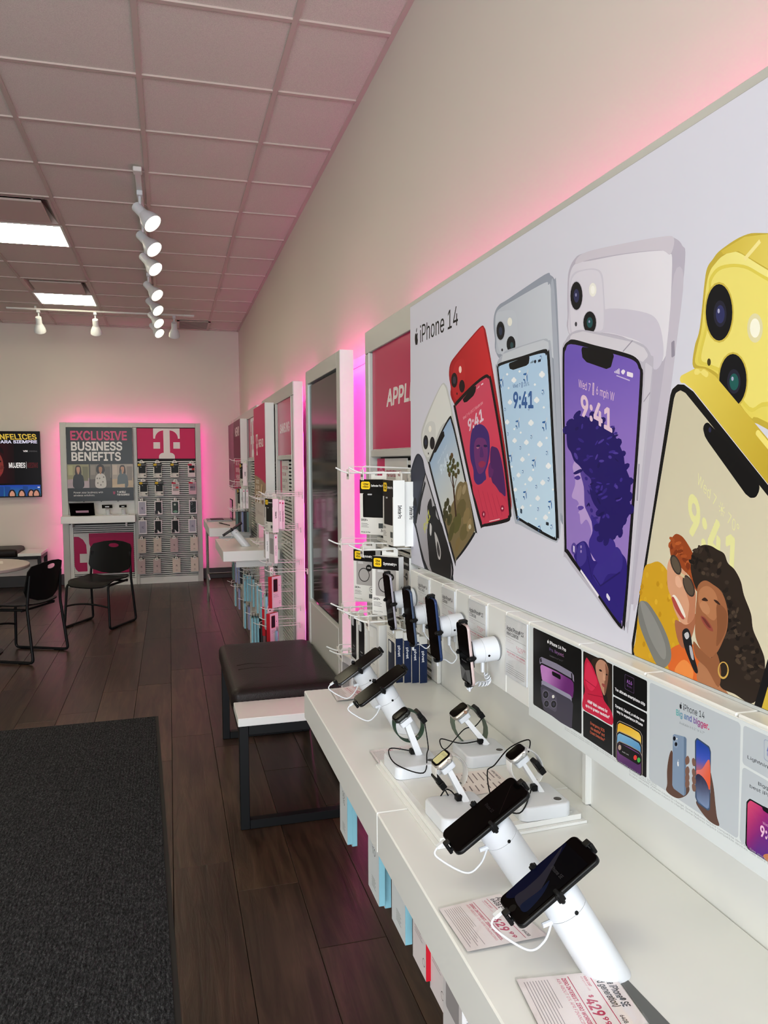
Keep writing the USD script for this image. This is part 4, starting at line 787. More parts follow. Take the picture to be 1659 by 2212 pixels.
# ================================================================ the smartphone poster and the advert strip
XQ = 0.74
K7 = lambda x, y: (860+x*440/1145, 500+y*440/1145)
K8 = lambda x, y: (1180+x*479/963, 450+y*479/963)
K6 = lambda x, y: (1080+x*579/1659, 1300+y*579/1659)
KD = lambda x, y: (1160+x*260/1513, 1320+y*260/1513)
KS = lambda x, y: (1340+x*319/991, 1500+y*319/991)
t = Thing('smartphone_poster', 'huge white smartphone poster in a shallow light box above the counter', 'poster', (XQ, 0.9, 1.24))
y0, y1, z0, z1 = -0.62, 2.337, 1.2535, 2.063
t.part('box', bx(XQ, XF-0.001, y0, y1, z0, z1, 0.002), mat('poster_edge', (88, 90, 92), 0.4), world=True)
A = Art(Plane('x', XQ)); A.clip = sbox(-y1+.002, z0+.002, -y0-.002, z1-.002)
u = lambda p, K: A.pl.uv(*K(*p))
A.K = lambda x, y: (x, y)
A.add(A.clip, (214, 214, 227))
A.K = K7
# soft printed shadows are left out; phones from far to near
mid, mid2 = (46, 50, 64), (30, 32, 40)
A.sp([(106, 1252), (138, 1276), (160, 1372), (240, 1660), (310, 1940), (290, 1975), (165, 1930), (98, 1670), (66, 1580), (60, 1420), (76, 1330)], mid)
A.sp([(110, 1262), (134, 1284), (150, 1372), (115, 1480), (96, 1590), (76, 1560), (70, 1420), (82, 1335)], (58, 62, 78)); A.el((80, 1505), 8, 22, (196, 198, 200)); A.el((96, 1530), 9, 34, (16, 17, 22)); A.el((94, 1555), 5, 18, (44, 50, 70))
A.sp([(150, 1368), (168, 1392), (236, 1620), (308, 1865), (304, 1960), (290, 1990), (160, 1900), (98, 1668), (94, 1640), (106, 1570), (128, 1470)], (22, 22, 26), 4)
A.sp([(151, 1384), (165, 1402), (232, 1630), (300, 1870), (296, 1960), (285, 1980), (168, 1895), (105, 1662), (104, 1640), (114, 1580)], ramp(u((150, 1400), K7), u((200, 1900), K7), (190, 188, 196), (150, 146, 152)), 4, fine=.03)
for a in ([(165, 1545), (185, 1500), (196, 1560), (212, 1530), (214, 1600), (244, 1640), (262, 1700), (286, 1780), (298, 1860), (296, 1960), (283, 1978), (190, 1910), (172, 1800), (164, 1700), (170, 1620)],): A.sp(a, (28, 26, 28), 3)
for c, r in (((176, 1560), 8), ((188, 1620), 10), ((172, 1680), 8), ((200, 1560), 8)): A.el(c, r, r*2.2, (20, 19, 21), 9)
A.sp([(205, 1690), (222, 1720), (240, 1790), (238, 1840), (226, 1836), (214, 1770)], (188, 186, 186)); A.sp([(180, 1640), (190, 1660), (186, 1710), (178, 1690)], (206, 204, 204)); A.sp([(222, 1740), (236, 1800), (232, 1830), (220, 1790)], (60, 56, 58))
A.txt('9:41', (148, 1706), (182, 1600), (141, 1662), (198, 198, 92), True)
A.p([(150, 1402), (156, 1416), (131, 1520), (122, 1594), (114, 1584), (122, 1520)], (14, 14, 18), r=.002)
# white
A.sp([(246, 858), (270, 864), (284, 905), (312, 1044), (330, 1140), (420, 1640), (300, 1600), (180, 1330), (150, 1262), (135, 1215), (130, 1140), (150, 1066), (196, 955)], (196, 197, 196), 5)
A.sp([(246, 866), (264, 872), (276, 910), (300, 1040), (240, 1100), (180, 1260), (152, 1248), (140, 1210), (138, 1142), (158, 1070), (200, 962)], (224, 225, 222), 5)
A.sp([(150, 1110), (175, 1070), (205, 1075), (212, 1130), (205, 1220), (175, 1262), (150, 1250), (141, 1190)], (212, 213, 211), 5); A.el((156, 1185), 14, 40, (26, 27, 32)); A.el((156, 1185), 6, 17, (50, 56, 76)); A.el((193, 1190), 14, 36, (26, 27, 32)); A.el((180, 1110), 8, 18, (244, 242, 232)); A.el((171, 1248), 3, 6, (40, 40, 44))
A.sp([(289, 1042), (306, 1062), (340, 1200), (438, 1660), (436, 1696), (384, 1780), (328, 1850), (312, 1844), (180, 1345), (175, 1295), (186, 1262), (236, 1140)], (24, 24, 27), 4)
A.sp([(288, 1060), (300, 1074), (334, 1210), (429, 1662), (426, 1690), (380, 1765), (328, 1836), (318, 1830), (188, 1338), (184, 1298), (196, 1266), (240, 1150)], ramp(u((250, 1100), K7), u((330, 1500), K7), (150, 180, 216), (186, 200, 212), (206, 206, 200)), 4, fine=.03)
A.sp([(330, 1435), (350, 1406), (368, 1412), (386, 1408), (400, 1480), (429, 1662), (426, 1690), (380, 1765), (328, 1836), (318, 1830), (252, 1575), (285, 1590), (300, 1540), (318, 1500)], (124, 108, 74), 3)
for c, rx, ry, col in (((345, 1470), 12, 44, (150, 132, 96)), ((372, 1450), 10, 30, (160, 142, 108)), ((355, 1560), 26, 60, (104, 92, 56)), ((385, 1600), 18, 50, (138, 118, 78)), ((330, 1640), 24, 60, (92, 88, 44)), ((370, 1690), 22, 50, (108, 96, 58)), ((335, 1760), 12, 44, (126, 106, 66)), ((300, 1690), 14, 60, (84, 80, 40)), ((400, 1650), 12, 40, (150, 130, 90)), ((290, 1620), 14, 36, (74, 72, 36))): A.el(c, rx, ry, col, 9, .2)
A.p([(303, 1370), (309, 1368), (318, 1450), (330, 1600), (322, 1606), (312, 1480)], (64, 40, 26)); A.line([(310, 1440), (290, 1370), (282, 1330)], .003, (64, 40, 26)); A.line([(314, 1450), (330, 1390), (336, 1330)], .003, (64, 40, 26))
for c in ((303, 1260), (292, 1300), (284, 1340), (312, 1290), (300, 1340), (322, 1325), (336, 1310), (340, 1350), (312, 1360), (326, 1372), (280, 1310), (290, 1365), (296, 1275), (308, 1320)): A.el(c, 8, 17, (70+7*(c[0] % 4), 66+5*(c[1] % 3), 34), 8)
for c in ((268, 1540), (280, 1520), (262, 1575), (275, 1590), (290, 1560), (262, 1610), (285, 1620)): A.el(c, 9, 24, (62, 60, 30), 8)
A.txt('9:41', (240, 1372), (292, 1290), (232, 1326), (206, 220, 234), True); A.txt('Wed 7 ☀ 92°', (224, 1310), (276, 1210), (222, 1298), (206, 218, 232))
A.p([(258, 1122), (262, 1150), (250, 1172), (214, 1240), (204, 1246), (204, 1226), (246, 1130)], (14, 14, 18), r=.002); A.el((404, 1660), 8, 14, (196, 186, 160), 10)
# red
rd = (184, 30, 36)
A.sp([(466, 534), (486, 540), (500, 592), (545, 850), (600, 1200), (636, 1480), (628, 1560), (560, 1300), (322, 980), (296, 870), (287, 800), (296, 740), (330, 690), (400, 606)], (160, 22, 30), 5)
A.sp([(466, 542), (482, 550), (490, 598), (528, 830), (440, 880), (330, 950), (310, 930), (298, 850), (294, 790), (304, 742), (340, 690), (404, 612)], ramp(u((320, 800), K7), u((490, 560), K7), (176, 28, 36), (206, 44, 50)), 5, fine=.04)
A.sp([(310, 790), (322, 742), (352, 716), (372, 722), (378, 790), (372, 860), (340, 935), (320, 935), (304, 870)], (190, 38, 44), 5); A.el((317, 836), 18, 42, (30, 14, 18)); A.el((317, 836), 9, 22, (60, 52, 66)); A.el((360, 870), 16, 36, (30, 14, 18)); A.el((350, 776), 8, 20, (248, 214, 200)); A.el((332, 912), 4, 7, (60, 10, 16))
A.sp([(490, 806), (514, 814), (530, 852), (600, 1260), (636, 1560), (633, 1608), (612, 1634), (484, 1660), (460, 1646), (400, 1400), (318, 1012), (316, 978), (334, 948), (420, 860)], (22, 15, 18), 4)
A.sp([(491, 824), (508, 832), (519, 860), (588, 1264), (623, 1562), (619, 1598), (604, 1615), (485, 1643), (471, 1632), (412, 1400), (330, 1012), (328, 982), (344, 962), (424, 876)], ramp(u((420, 950), K7), u((540, 1600), K7), (208, 74, 100), (214, 66, 92), (196, 50, 82)), 4, fine=.03)
hd = (66, 40, 112)
A.sp([(520, 1224), (545, 1212), (568, 1236), (590, 1330), (606, 1480), (580, 1470), (545, 1440), (522, 1370)], (78, 34, 96), 5)
A.sp([(404, 1212), (414, 1124), (436, 1090), (466, 1084), (494, 1104), (513, 1150), (516, 1240), (505, 1310), (492, 1350), (494, 1396), (452, 1424), (428, 1396), (424, 1340), (408, 1282)], hd, 5)
A.sp([(430, 1190), (450, 1160), (490, 1170), (505, 1230), (498, 1300), (480, 1350), (455, 1362), (438, 1320), (428, 1250)], (110, 48, 112), 5); A.sp([(440, 1205), (455, 1198), (462, 1206), (450, 1212)], (40, 24, 80)); A.sp([(482, 1200), (498, 1200), (502, 1210), (486, 1212)], (40, 24, 80)); A.sp([(464, 1216), (474, 1216), (482, 1262), (470, 1270), (460, 1262)], (84, 40, 108)); A.sp([(452, 1304), (472, 1290), (494, 1302), (478, 1326), (460, 1324)], (150, 44, 84)); A.sp([(440, 1214), (456, 1212), (450, 1222)], (170, 110, 130))
A.sp([(420, 1424), (452, 1440), (494, 1396), (540, 1420), (580, 1480), (617, 1540), (619, 1598), (604, 1615), (485, 1643), (470, 1628), (440, 1520), (424, 1470)], (206, 58, 84), 5)
for k in range(5): A.line([(450+k*26, 1450+k*8), (490+k*24, 1620-k*6)], .002, (184, 40, 72))
A.sp([(508, 1330), (518, 1300), (526, 1330), (538, 1340), (530, 1376), (512, 1380)], (96, 40, 104), 4)
A.txt('Wed 7 ☀ UVI 5 Moderate', (366, 1060), (478, 968), (364, 1044), (236, 178, 186)); A.txt('9:41', (394, 1126), (482, 1058), (388, 1066), (226, 200, 214), True)
A.p([(363, 944), (372, 962), (388, 958), (424, 924), (436, 900), (440, 866), (415, 880)], (18, 12, 16), r=.003); [A.el(c, 11, 19, (150, 24, 60), 14) for c in ((482, 1590), (587, 1557))]; A.el((482, 1590), 3, 9, (240, 200, 206), 6); A.el((587, 1557), 5, 6, (240, 200, 206), 8); A.line([(513, 1630), (572, 1616)], .002, (240, 210, 214))
for k in range(4): A.p([(444+k*4, 886-k*3), (446+k*4, 885-k*3), (446+k*4, 880-k*5), (444+k*4, 881-k*5)], (244, 214, 220))
A.p([(468, 866), (480, 858), (480, 850), (468, 858)], (244, 214, 220))
# light blue
A.sp([(826, 242), (858, 246), (880, 268), (892, 320), (915, 900), (936, 1560), (928, 1596), (905, 1596), (700, 900), (560, 700), (545, 600), (537, 520), (545, 455), (570, 412), (620, 380)], (150, 157, 172), 5)
A.sp([(822, 290), (845, 300), (860, 330), (880, 700), (820, 640), (700, 640), (566, 690), (552, 600), (546, 520), (552, 462), (575, 432), (640, 392)], ramp(u((560, 600), K7), u((850, 330), K7), (186, 192, 204), (202, 207, 217)), 5, fine=.04)
A.sp([(860, 300), (880, 330), (912, 950), (928, 1540), (916, 1580), (906, 1540), (886, 960), (866, 520)], (172, 178, 192), 5)
A.sp([(552, 470), (590, 448), (640, 444), (664, 470), (672, 560), (676, 640), (640, 680), (580, 690), (556, 600)], (194, 200, 211), 5); A.el((577, 558), 27, 58, (178, 184, 196)); A.el((577, 558), 23, 52, (22, 23, 28)); A.el((577, 560), 10, 24, (44, 52, 76)); A.el((636, 634), 25, 46, (22, 23, 28)); A.el((640, 640), 9, 18, (40, 70, 76)); A.el((629, 508), 13, 24, (238, 236, 226)); A.el((586, 666), 5, 8, (50, 54, 62))
A.sp([(590, 690), (612, 668), (700, 640), (818, 604), (846, 612), (862, 650), (884, 1000), (912, 1560), (912, 1700), (900, 1738), (872, 1742), (690, 1652), (652, 1606), (610, 1280), (552, 800), (556, 746), (570, 712)], (176, 182, 195), 4)
A.p([(590, 690), (700, 646), (818, 610), (846, 622), (850, 668), (822, 660), (700, 700), (580, 738)], (200, 205, 214), r=.004)
A.sp([(576, 738), (700, 700), (820, 662), (842, 674), (854, 712), (880, 1200), (904, 1680), (898, 1722), (870, 1732), (692, 1630), (660, 1586), (616, 1280), (559, 796), (561, 760)], (18, 19, 22), 4)
A.sp([(582, 752), (700, 714), (812, 684), (832, 698), (841, 738), (866, 1210), (888, 1684), (880, 1712), (862, 1712), (692, 1614), (670, 1574), (626, 1280), (568, 800), (569, 768)], ramp(u((700, 760), K7), u((800, 1600), K7), (178, 208, 236), (196, 222, 242)), 4, fine=.05)
rg = random.Random(3)
def plane_icon(x, y, s):
    q = lambda a, b: (x+s*(a*.5+b*.5)*.62, y+s*(-a*1.15+b*.75)*.78)
    A.p([q(-1, -.16), q(.8, -.16), q(1.05, 0), q(.8, .16), q(-1, .16)], (206, 216, 226)); A.p([q(-.1, -.1), q(.35, -.1), q(-.35, -1), q(-.6, -1)], (52, 104, 168)); A.p([q(-.1, .1), q(.35, .1), q(-.35, 1), q(-.6, 1)], (66, 118, 178)); A.p([q(-1.15, -.5), q(-.95, -.5), q(-.7, 0), q(-.95, .5), q(-1.15, .5), q(-.98, 0)], (60, 104, 160))
for x, y, s in ((586, 840, 34), (722, 808, 40), (676, 1072, 34), (828, 1078, 40), (636, 1266, 32), (768, 1292, 34), (718, 1470, 34), (860, 1524, 36), (604, 996, 14), (738, 990, 16), (620, 1134, 14), (752, 1150, 16), (690, 1212, 15), (840, 1240, 18), (704, 1346, 14), (652, 1388, 13), (850, 1388, 18), (780, 1430, 16), (666, 1506, 13), (790, 1556, 16), (798, 1662, 26), (678, 1606, 22), (866, 1654, 20), (818, 896, 22), (806, 704, 20)): plane_icon(x, y, s*.9)
def cloud(x, y, s):
    for dx, dy, r in ((-.6, .15, .5), (0, -.2, .62), (.6, .1, .5), (0, .35, .6), (.2, .2, .6)): A.el((x+dx*s*.8, y+dy*s*1.2), r*s*.8, r*s*1.15, (240, 244, 248), 10)
for x, y, s in ((652, 834, 20), (810, 802, 24), (630, 958, 18), (780, 946, 22), (614, 1070, 18), (748, 1074, 22), (656, 1174, 18), (722, 1184, 19), (798, 1194, 22), (700, 1280, 18), (846, 1316, 22), (678, 1368, 17), (744, 1390, 19), (814, 1410, 20), (660, 1450, 15), (786, 1498, 19), (700, 1550, 15), (830, 1606, 20), (614, 802, 9), (684, 786, 9), (820, 988, 9), (770, 860, 9), (654, 1110, 8), (836, 1160, 9), (690, 1130, 8), (736, 1254, 8), (640, 1322, 8), (760, 1340, 8), (716, 1420, 8), (746, 1540, 8), (776, 1614, 8), (672, 1560, 7), (872, 1450, 8), (622, 880, 8), (720, 920, 8), (850, 1580, 8)): cloud(x, y, s*.8)
bl = (58, 96, 156); A.txt('Wed 7 ☂ 16%', (646, 880), (738, 866), (646, 860), bl); A.txt('9:41', (644, 990), (762, 990), (644, 906), bl, True)
A.p([(621, 742), (629, 772), (648, 778), (722, 754), (736, 742), (741, 700), (700, 712)], (16, 17, 20), r=.004); [A.p([(746+k*4, 742-k), (748.5+k*4, 741-k), (748.5+k*4, 734-k*3.4), (746+k*4, 735-k*3.4)], (20, 30, 46)) for k in range(4)]; A.p([(788, 736), (803, 731), (803, 717), (788, 722)], (20, 30, 46)); A.sp([(764, 732), (771, 722), (778, 728), (772, 742)], (20, 30, 46), 3)
A.line([(730, 1638), (810, 1684)], .003, (20, 24, 30)); A.p([(688, 1556), (698, 1562), (698, 1588), (688, 1582)], (40, 60, 80), r=.002); A.p([(832, 1632), (848, 1636), (848, 1654), (832, 1650)], (30, 40, 50), r=.002)
A.lay(APPLE, (104, 637), (121, 633), (103, 551), (14, 14, 16)); A.txt('iPhone 14', (122, 627), (337, 525), (122, 532), (14, 14, 16))
# lilac / purple
A.K = K8
A.sp([(160, 196), (300, 160), (505, 123), (560, 130), (592, 162), (604, 230), (560, 640), (486, 1200), (404, 1680), (392, 1706), (366, 1710), (350, 1560), (300, 900), (110, 570), (94, 460), (94, 320), (102, 262), (124, 220)], (186, 180, 196), 5)
A.sp([(190, 228), (340, 200), (495, 184), (532, 198), (548, 246), (520, 640), (440, 620), (330, 556), (190, 536), (104, 548), (99, 440), (100, 320), (112, 262), (138, 236)], ramp(u((150, 500), K8), u((500, 220), K8), (216, 212, 224), (228, 225, 234)), 5, fine=.04)
A.sp([(160, 196), (300, 160), (505, 123), (556, 131), (540, 200), (495, 182), (340, 196), (190, 222), (128, 242)], (206, 200, 212), 5)
A.sp([(556, 290), (598, 300), (560, 640), (486, 1200), (404, 1680), (380, 1700), (440, 1200), (520, 640)], (198, 192, 206), 4)
A.sp([(250, 440), (420, 450), (490, 500), (510, 640), (470, 700), (420, 590), (300, 545), (230, 528)], (206, 201, 216), 5)
A.sp([(118, 284), (160, 266), (214, 262), (243, 284), (252, 360), (256, 520), (220, 542), (120, 560), (101, 490), (101, 340)], (206, 202, 216), 5); A.sp([(124, 290), (162, 272), (210, 268), (236, 288), (246, 360), (249, 512), (216, 534), (126, 550), (107, 486), (107, 342)], (218, 214, 226), 5)
for c, rx, ry in (((132, 380), 29, 66), ((190, 496), 31, 52)): A.el(c, rx, ry, (196, 192, 206)); A.el(c, rx*.9, ry*.93, (20, 20, 25)); A.el(c, rx*.42, ry*.45, (44, 46, 84) if c[0] < 150 else (28, 78, 82)); A.el((c[0]-2, c[1]-4), rx*.12, ry*.12, (150, 150, 190), 8)
A.el((203, 354), 16, 30, (240, 238, 230)); A.el((203, 354), 9, 18, (250, 249, 243)); A.el((130, 503), 5, 10, (60, 58, 66)); A.p([(544, 582), (558, 572), (560, 640), (545, 650)], (150, 144, 160), r=.002)
A.sp([(86, 572), (112, 540), (160, 528), (270, 548), (380, 574), (430, 598), (456, 638), (466, 690), (430, 1100), (362, 1792), (348, 1814), (316, 1822), (200, 1668), (90, 1522), (76, 1470), (70, 1000), (68, 640)], (190, 186, 200), 4)
A.p([(92, 570), (116, 546), (160, 534), (380, 582), (426, 606), (446, 640), (420, 668), (386, 648), (330, 624), (150, 580), (112, 572)], (214, 210, 220), r=.004)
A.p([(432, 668), (462, 690), (420, 1100), (356, 1790), (340, 1806), (400, 1100), (428, 760)], (206, 202, 214), r=.002); A.line([(404, 1110), (396, 1270)], .004, (158, 152, 170)); A.line([(334, 622), (376, 574)], .0025, (160, 154, 170)); A.line([(424, 840), (452, 800)], .002, (160, 154, 170))
A.sp([(96, 578), (122, 570), (210, 594), (330, 624), (390, 648), (414, 690), (420, 762), (390, 1200), (346, 1786), (336, 1812), (314, 1814), (200, 1650), (90, 1500), (80, 1450), (74, 1000), (72, 652), (78, 600)], (17, 16, 20), 4)
A.sp([(108, 590), (210, 612), (322, 640), (382, 662), (402, 694), (407, 760), (378, 1200), (334, 1770), (326, 1790), (312, 1792), (204, 1640), (100, 1488), (89, 1440), (82, 1000), (80, 668), (86, 614)], ramp(u((200, 640), K8), u((220, 1400), K8), (112, 88, 186), (142, 112, 196), (150, 122, 196)), 4, fine=.05)
dk = (44, 30, 122); dk2 = (34, 22, 100)
A.sp([(122, 1490), (132, 1462), (168, 1446), (196, 1490), (236, 1530), (290, 1470), (330, 1500), (352, 1560), (334, 1770), (326, 1790), (312, 1792), (204, 1640), (130, 1534)], dk, 5)
A.sp([(138, 1470), (165, 1452), (176, 1520), (150, 1556), (134, 1530)], (66, 52, 142), 4); A.sp([(228, 1534), (300, 1470), (332, 1510), (322, 1580), (268, 1590), (236, 1640), (204, 1590)], (58, 44, 138), 4); A.line([(206, 1592), (236, 1640)], .003, dk2); A.line([(236, 1640), (322, 1580)], .003, dk2); A.line([(180, 1510), (200, 1610)], .002, dk2); [A.el((152, 1470+k*20), 4, 7, (150, 130, 190), 8) for k in range(2)]
A.sp([(116, 1120), (140, 1084), (200, 1100), (240, 1200), (250, 1360), (236, 1500), (206, 1530), (188, 1460), (196, 1400), (176, 1352), (152, 1372), (146, 1330), (140, 1322), (146, 1308), (134, 1296), (142, 1284), (134, 1268), (112, 1252), (126, 1200), (124, 1160)], (184, 156, 212), 5)
A.sp([(150, 1140), (200, 1140), (236, 1240), (240, 1400), (214, 1520), (196, 1470), (206, 1390), (184, 1330), (168, 1290), (164, 1210)], (86, 64, 152), 4); A.sp([(196, 1330), (240, 1380), (286, 1430), (300, 1480), (240, 1545), (196, 1500), (186, 1450), (202, 1400)], (58, 42, 138), 4); A.sp([(122, 1170), (140, 1160), (150, 1172), (136, 1180)], (70, 48, 140), 3); A.sp([(120, 1148), (150, 1132), (158, 1142), (128, 1156)], dk2, 3); A.sp([(138, 1296), (156, 1292), (164, 1302), (146, 1312)], (92, 66, 160), 3)
hair = [(90, 962), (104, 936), (140, 900), (170, 912), (206, 904), (246, 930), (284, 962), (312, 1012), (336, 1070), (344, 1120), (368, 1190), (362, 1260), (370, 1310), (344, 1360), (322, 1410), (290, 1430), (256, 1438), (236, 1430), (226, 1390), (236, 1330), (206, 1280), (190, 1230), (196, 1180), (168, 1150), (146, 1120), (122, 1096), (108, 1060), (92, 1030)]
A.sp(hair, dk2, 5); rh = random.Random(11)
for k in range(0, len(hair)-8):
    x, y = hair[k]; A.el((x+rh.uniform(-6, 6), y+rh.uniform(-8, 8)), rh.uniform(10, 18), rh.uniform(14, 26), dk2, 9, rh.random())
for k in range(70):
    x, y = rh.uniform(110, 340), rh.uniform(940, 1380)
    if (x-215)**2/125**2+(y-1130)**2/240**2 < 1 and not (x < 170 and y > 1100): A.el((x, y), rh.uniform(3, 7), rh.uniform(8, 18), rh.choice(((62, 44, 140), (52, 36, 126), (78, 58, 152), (26, 16, 84))), 7, rh.random()*3)
pk = (226, 196, 216); A.txt('Wed 7 ❋ 6 mph W', (140, 776), (296, 838), (141, 742), pk); A.txt('9:41', (146, 892), (288, 972), (146, 806), pk, True)
A.p([(152, 600), (158, 648), (176, 668), (262, 698), (282, 690), (292, 652), (300, 634), (220, 612)], (16, 15, 19), r=.005)
[A.p([(297+k*6, 714+k*2), (301+k*6, 715+k*2), (301+k*6, 708-k*4), (297+k*6, 707-k*4)], (238, 228, 240)) for k in range(4)]; A.p([(351, 728), (378, 736), (378, 716), (351, 708)], (238, 228, 240), r=.002); A.sp([(326, 710), (335, 700), (344, 708), (335, 722)], (238, 228, 240), 3); A.line([(306, 726), (364, 748)], .002, (200, 184, 226))
A.el((121, 1478), 12, 26, (86, 66, 150), 14); A.p([(118, 1464), (124, 1468), (124, 1496), (118, 1490)], (226, 216, 240)); A.p([(262, 1664), (278, 1690), (278, 1712), (262, 1688)], (226, 220, 240), r=.003); A.line([(150, 1572), (228, 1684)], .005, (238, 232, 244))
# yellow
yl, yl2 = (226, 208, 84), (238, 226, 128)
A.sp([(724, 222), (760, 180), (860, 118), (963, 108), (1300, 130), (1500, 300), (1500, 1300), (963, 960), (880, 924), (760, 760), (700, 706), (640, 690), (646, 600), (668, 520), (688, 330), (700, 260)], (196, 172, 62), 5)
A.sp([(735, 240), (770, 206), (830, 190), (963, 268), (1300, 460), (1480, 560), (1480, 1240), (963, 930), (885, 905), (770, 745), (706, 694), (650, 676), (656, 610), (676, 520), (696, 340), (712, 275)], ramp(u((680, 600), K8), u((900, 250), K8), (228, 210, 92), (240, 230, 140)), 5, fine=.05)
A.p([(760, 186), (862, 124), (963, 112), (1300, 140), (1480, 300), (1480, 540), (963, 262), (836, 186), (770, 200)], ramp(u((760, 190), K8), u((1000, 200), K8), (210, 186, 70), (226, 206, 100)), fine=.05); A.line([(862, 222), (930, 142)], .006, (242, 228, 150))
A.sp([(712, 300), (760, 250), (860, 246), (963, 300), (1200, 420), (1200, 900), (963, 860), (880, 880), (780, 735), (706, 690), (660, 660), (690, 520), (706, 360)], (222, 204, 84), 5); A.sp([(722, 310), (766, 264), (858, 260), (963, 316), (1190, 436), (1190, 880), (963, 840), (884, 862), (784, 718), (712, 676), (674, 650), (702, 520), (716, 370)], (236, 222, 118), 5)
for c, rx, ry, g_ in (((752, 452), 64, 132, (48, 50, 96)), ((812, 746), 66, 122, (30, 90, 86))): A.el(c, rx, ry, (204, 182, 74)); A.el(c, rx*.9, ry*.93, (17, 17, 22), 28); A.el((c[0]+4, c[1]+6), rx*.44, ry*.44, (36, 36, 52)); A.el((c[0]+5, c[1]+8), rx*.3, ry*.3, g_); A.el((c[0]-2, c[1]-6), rx*.08, ry*.08, (170, 170, 200), 8)
A.el((908, 520), 34, 64, (226, 218, 170)); A.el((908, 520), 22, 42, (248, 246, 226)); A.el((708, 668), 8, 16, (70, 62, 30))
A.p([(538, 800), (548, 764), (580, 730), (650, 694), (690, 696), (735, 728), (963, 1000), (1500, 1640), (1500, 1880), (963, 1196), (640, 790), (600, 758), (565, 762), (546, 790)], ramp(u((560, 760), K8), u((963, 1080), K8), (236, 216, 100), (196, 168, 52)), r=.006, fine=.05)
A.p([(580, 734), (652, 698), (688, 700), (730, 732), (963, 1008), (1500, 1650), (1500, 1690), (963, 1046), (720, 752), (680, 724), (640, 722)], (240, 224, 122), r=.004)
A.p([(540, 812), (548, 786), (572, 764), (600, 766), (640, 796), (963, 1200), (1500, 1880), (1500, 2700), (900, 2250), (374, 1960), (372, 1890), (450, 1400)], (18, 17, 18), r=.006)
A.p([(556, 826), (564, 802), (584, 790), (606, 802), (692, 908), (963, 1248), (1500, 1930), (1500, 2640), (960, 2270), (884, 2220), (384, 1950), (382, 1900), (460, 1400)], ramp(u((620, 900), K8), u((700, 1700), K8), (206, 198, 172), (214, 206, 180)), r=.006, fine=.06)
A.p([(680, 904), (688, 930), (682, 958), (690, 990), (704, 1014), (866, 1240), (888, 1258), (912, 1256), (924, 1232), (930, 1204), (800, 1030)], (15, 14, 16), r=.008); A.el((712, 962), 6, 12, (40, 40, 70), 10)
A.txt('Wed 7 ☀ 70°', (655, 1192), (834, 1424), (660, 1148), (226, 222, 168)); A.txt('9:41', (606, 1384), (832, 1640), (612, 1222), (228, 226, 160), True)
A.sp([(428, 1560), (456, 1542), (492, 1536), (530, 1580), (552, 1660), (572, 1760), (590, 1900), (560, 2010), (480, 2020), (386, 1940), (390, 1870), (400, 1760), (412, 1650)], (208, 160, 34), 5)
for k in range(40):
    x, y = rh.uniform(410, 570), rh.uniform(1560, 1980)
    if x < 560-(1560-y)*-.02: A.el((x, y), 7, 13, rh.choice(((222, 176, 48), (192, 142, 24), (214, 168, 40))), 6)
A.sp([(530, 1930), (590, 1890), (650, 1900), (720, 1960), (760, 2080), (800, 2160), (600, 2080), (540, 2020)], (216, 104, 44), 5); A.sp([(560, 2000), (600, 1960), (640, 2010), (620, 2080), (570, 2050)], (232, 140, 70), 4)
A.sp([(660, 1980), (700, 1950), (760, 2060), (830, 2180), (720, 2130), (660, 2060)], (176, 120, 84), 4)
A.sp([(404, 1716), (428, 1706), (452, 1724), (500, 1800), (534, 1880), (544, 1950), (522, 1990), (488, 1990), (450, 1920), (404, 1800)], (124, 124, 120), 5); A.sp([(410, 1722), (430, 1716), (480, 1800), (516, 1890), (520, 1950), (500, 1950), (450, 1860)], (142, 142, 138), 4)
A.sp([(560, 1790), (600, 1800), (648, 1760), (640, 1840), (606, 1910), (574, 1880)], (168, 104, 74), 4)
A.sp([(530, 1540), (550, 1512), (580, 1540), (612, 1590), (646, 1650), (650, 1720), (642, 1780), (610, 1808), (580, 1790), (556, 1740), (548, 1700), (530, 1650), (526, 1590)], (214, 158, 126), 5)
A.sp([(600, 1600), (646, 1650), (650, 1720), (642, 1780), (614, 1800), (622, 1720), (606, 1660)], (190, 126, 94), 4)
A.sp([(540, 1500), (538, 1452), (560, 1416), (584, 1420), (604, 1440), (632, 1486), (650, 1530), (668, 1590), (660, 1660), (646, 1650), (624, 1600), (596, 1570), (566, 1536), (548, 1516)], (150, 68, 30), 5)
for k in range(26):
    s_ = k/25; A.el((546+110*s_+rh.uniform(-12, 12), 1450+160*s_+rh.uniform(-24, 14)), 8, 15, rh.choice(((182, 92, 44), (124, 52, 22), (166, 80, 36))), 7, rh.random()*3)
A.el((564, 1548), 20, 46, (60, 50, 44), 18, -.35); A.el((564, 1548), 15, 38, (92, 80, 66), 18, -.35); A.el((620, 1640), 22, 50, (60, 50, 44), 18, -.35); A.el((620, 1640), 17, 42, (88, 74, 62), 18, -.35); A.line([(584, 1588), (602, 1600)], .005, (210, 190, 150))
A.sp([(548, 1690), (560, 1680), (586, 1720), (606, 1770), (596, 1776), (570, 1740)], (236, 226, 214), 4); A.sp([(546, 1696), (556, 1690), (588, 1756), (602, 1780), (590, 1782), (562, 1740)], (176, 74, 66), 3); A.sp([(562, 1602), (576, 1598), (592, 1634), (580, 1648), (564, 1634)], (228, 176, 146), 3)
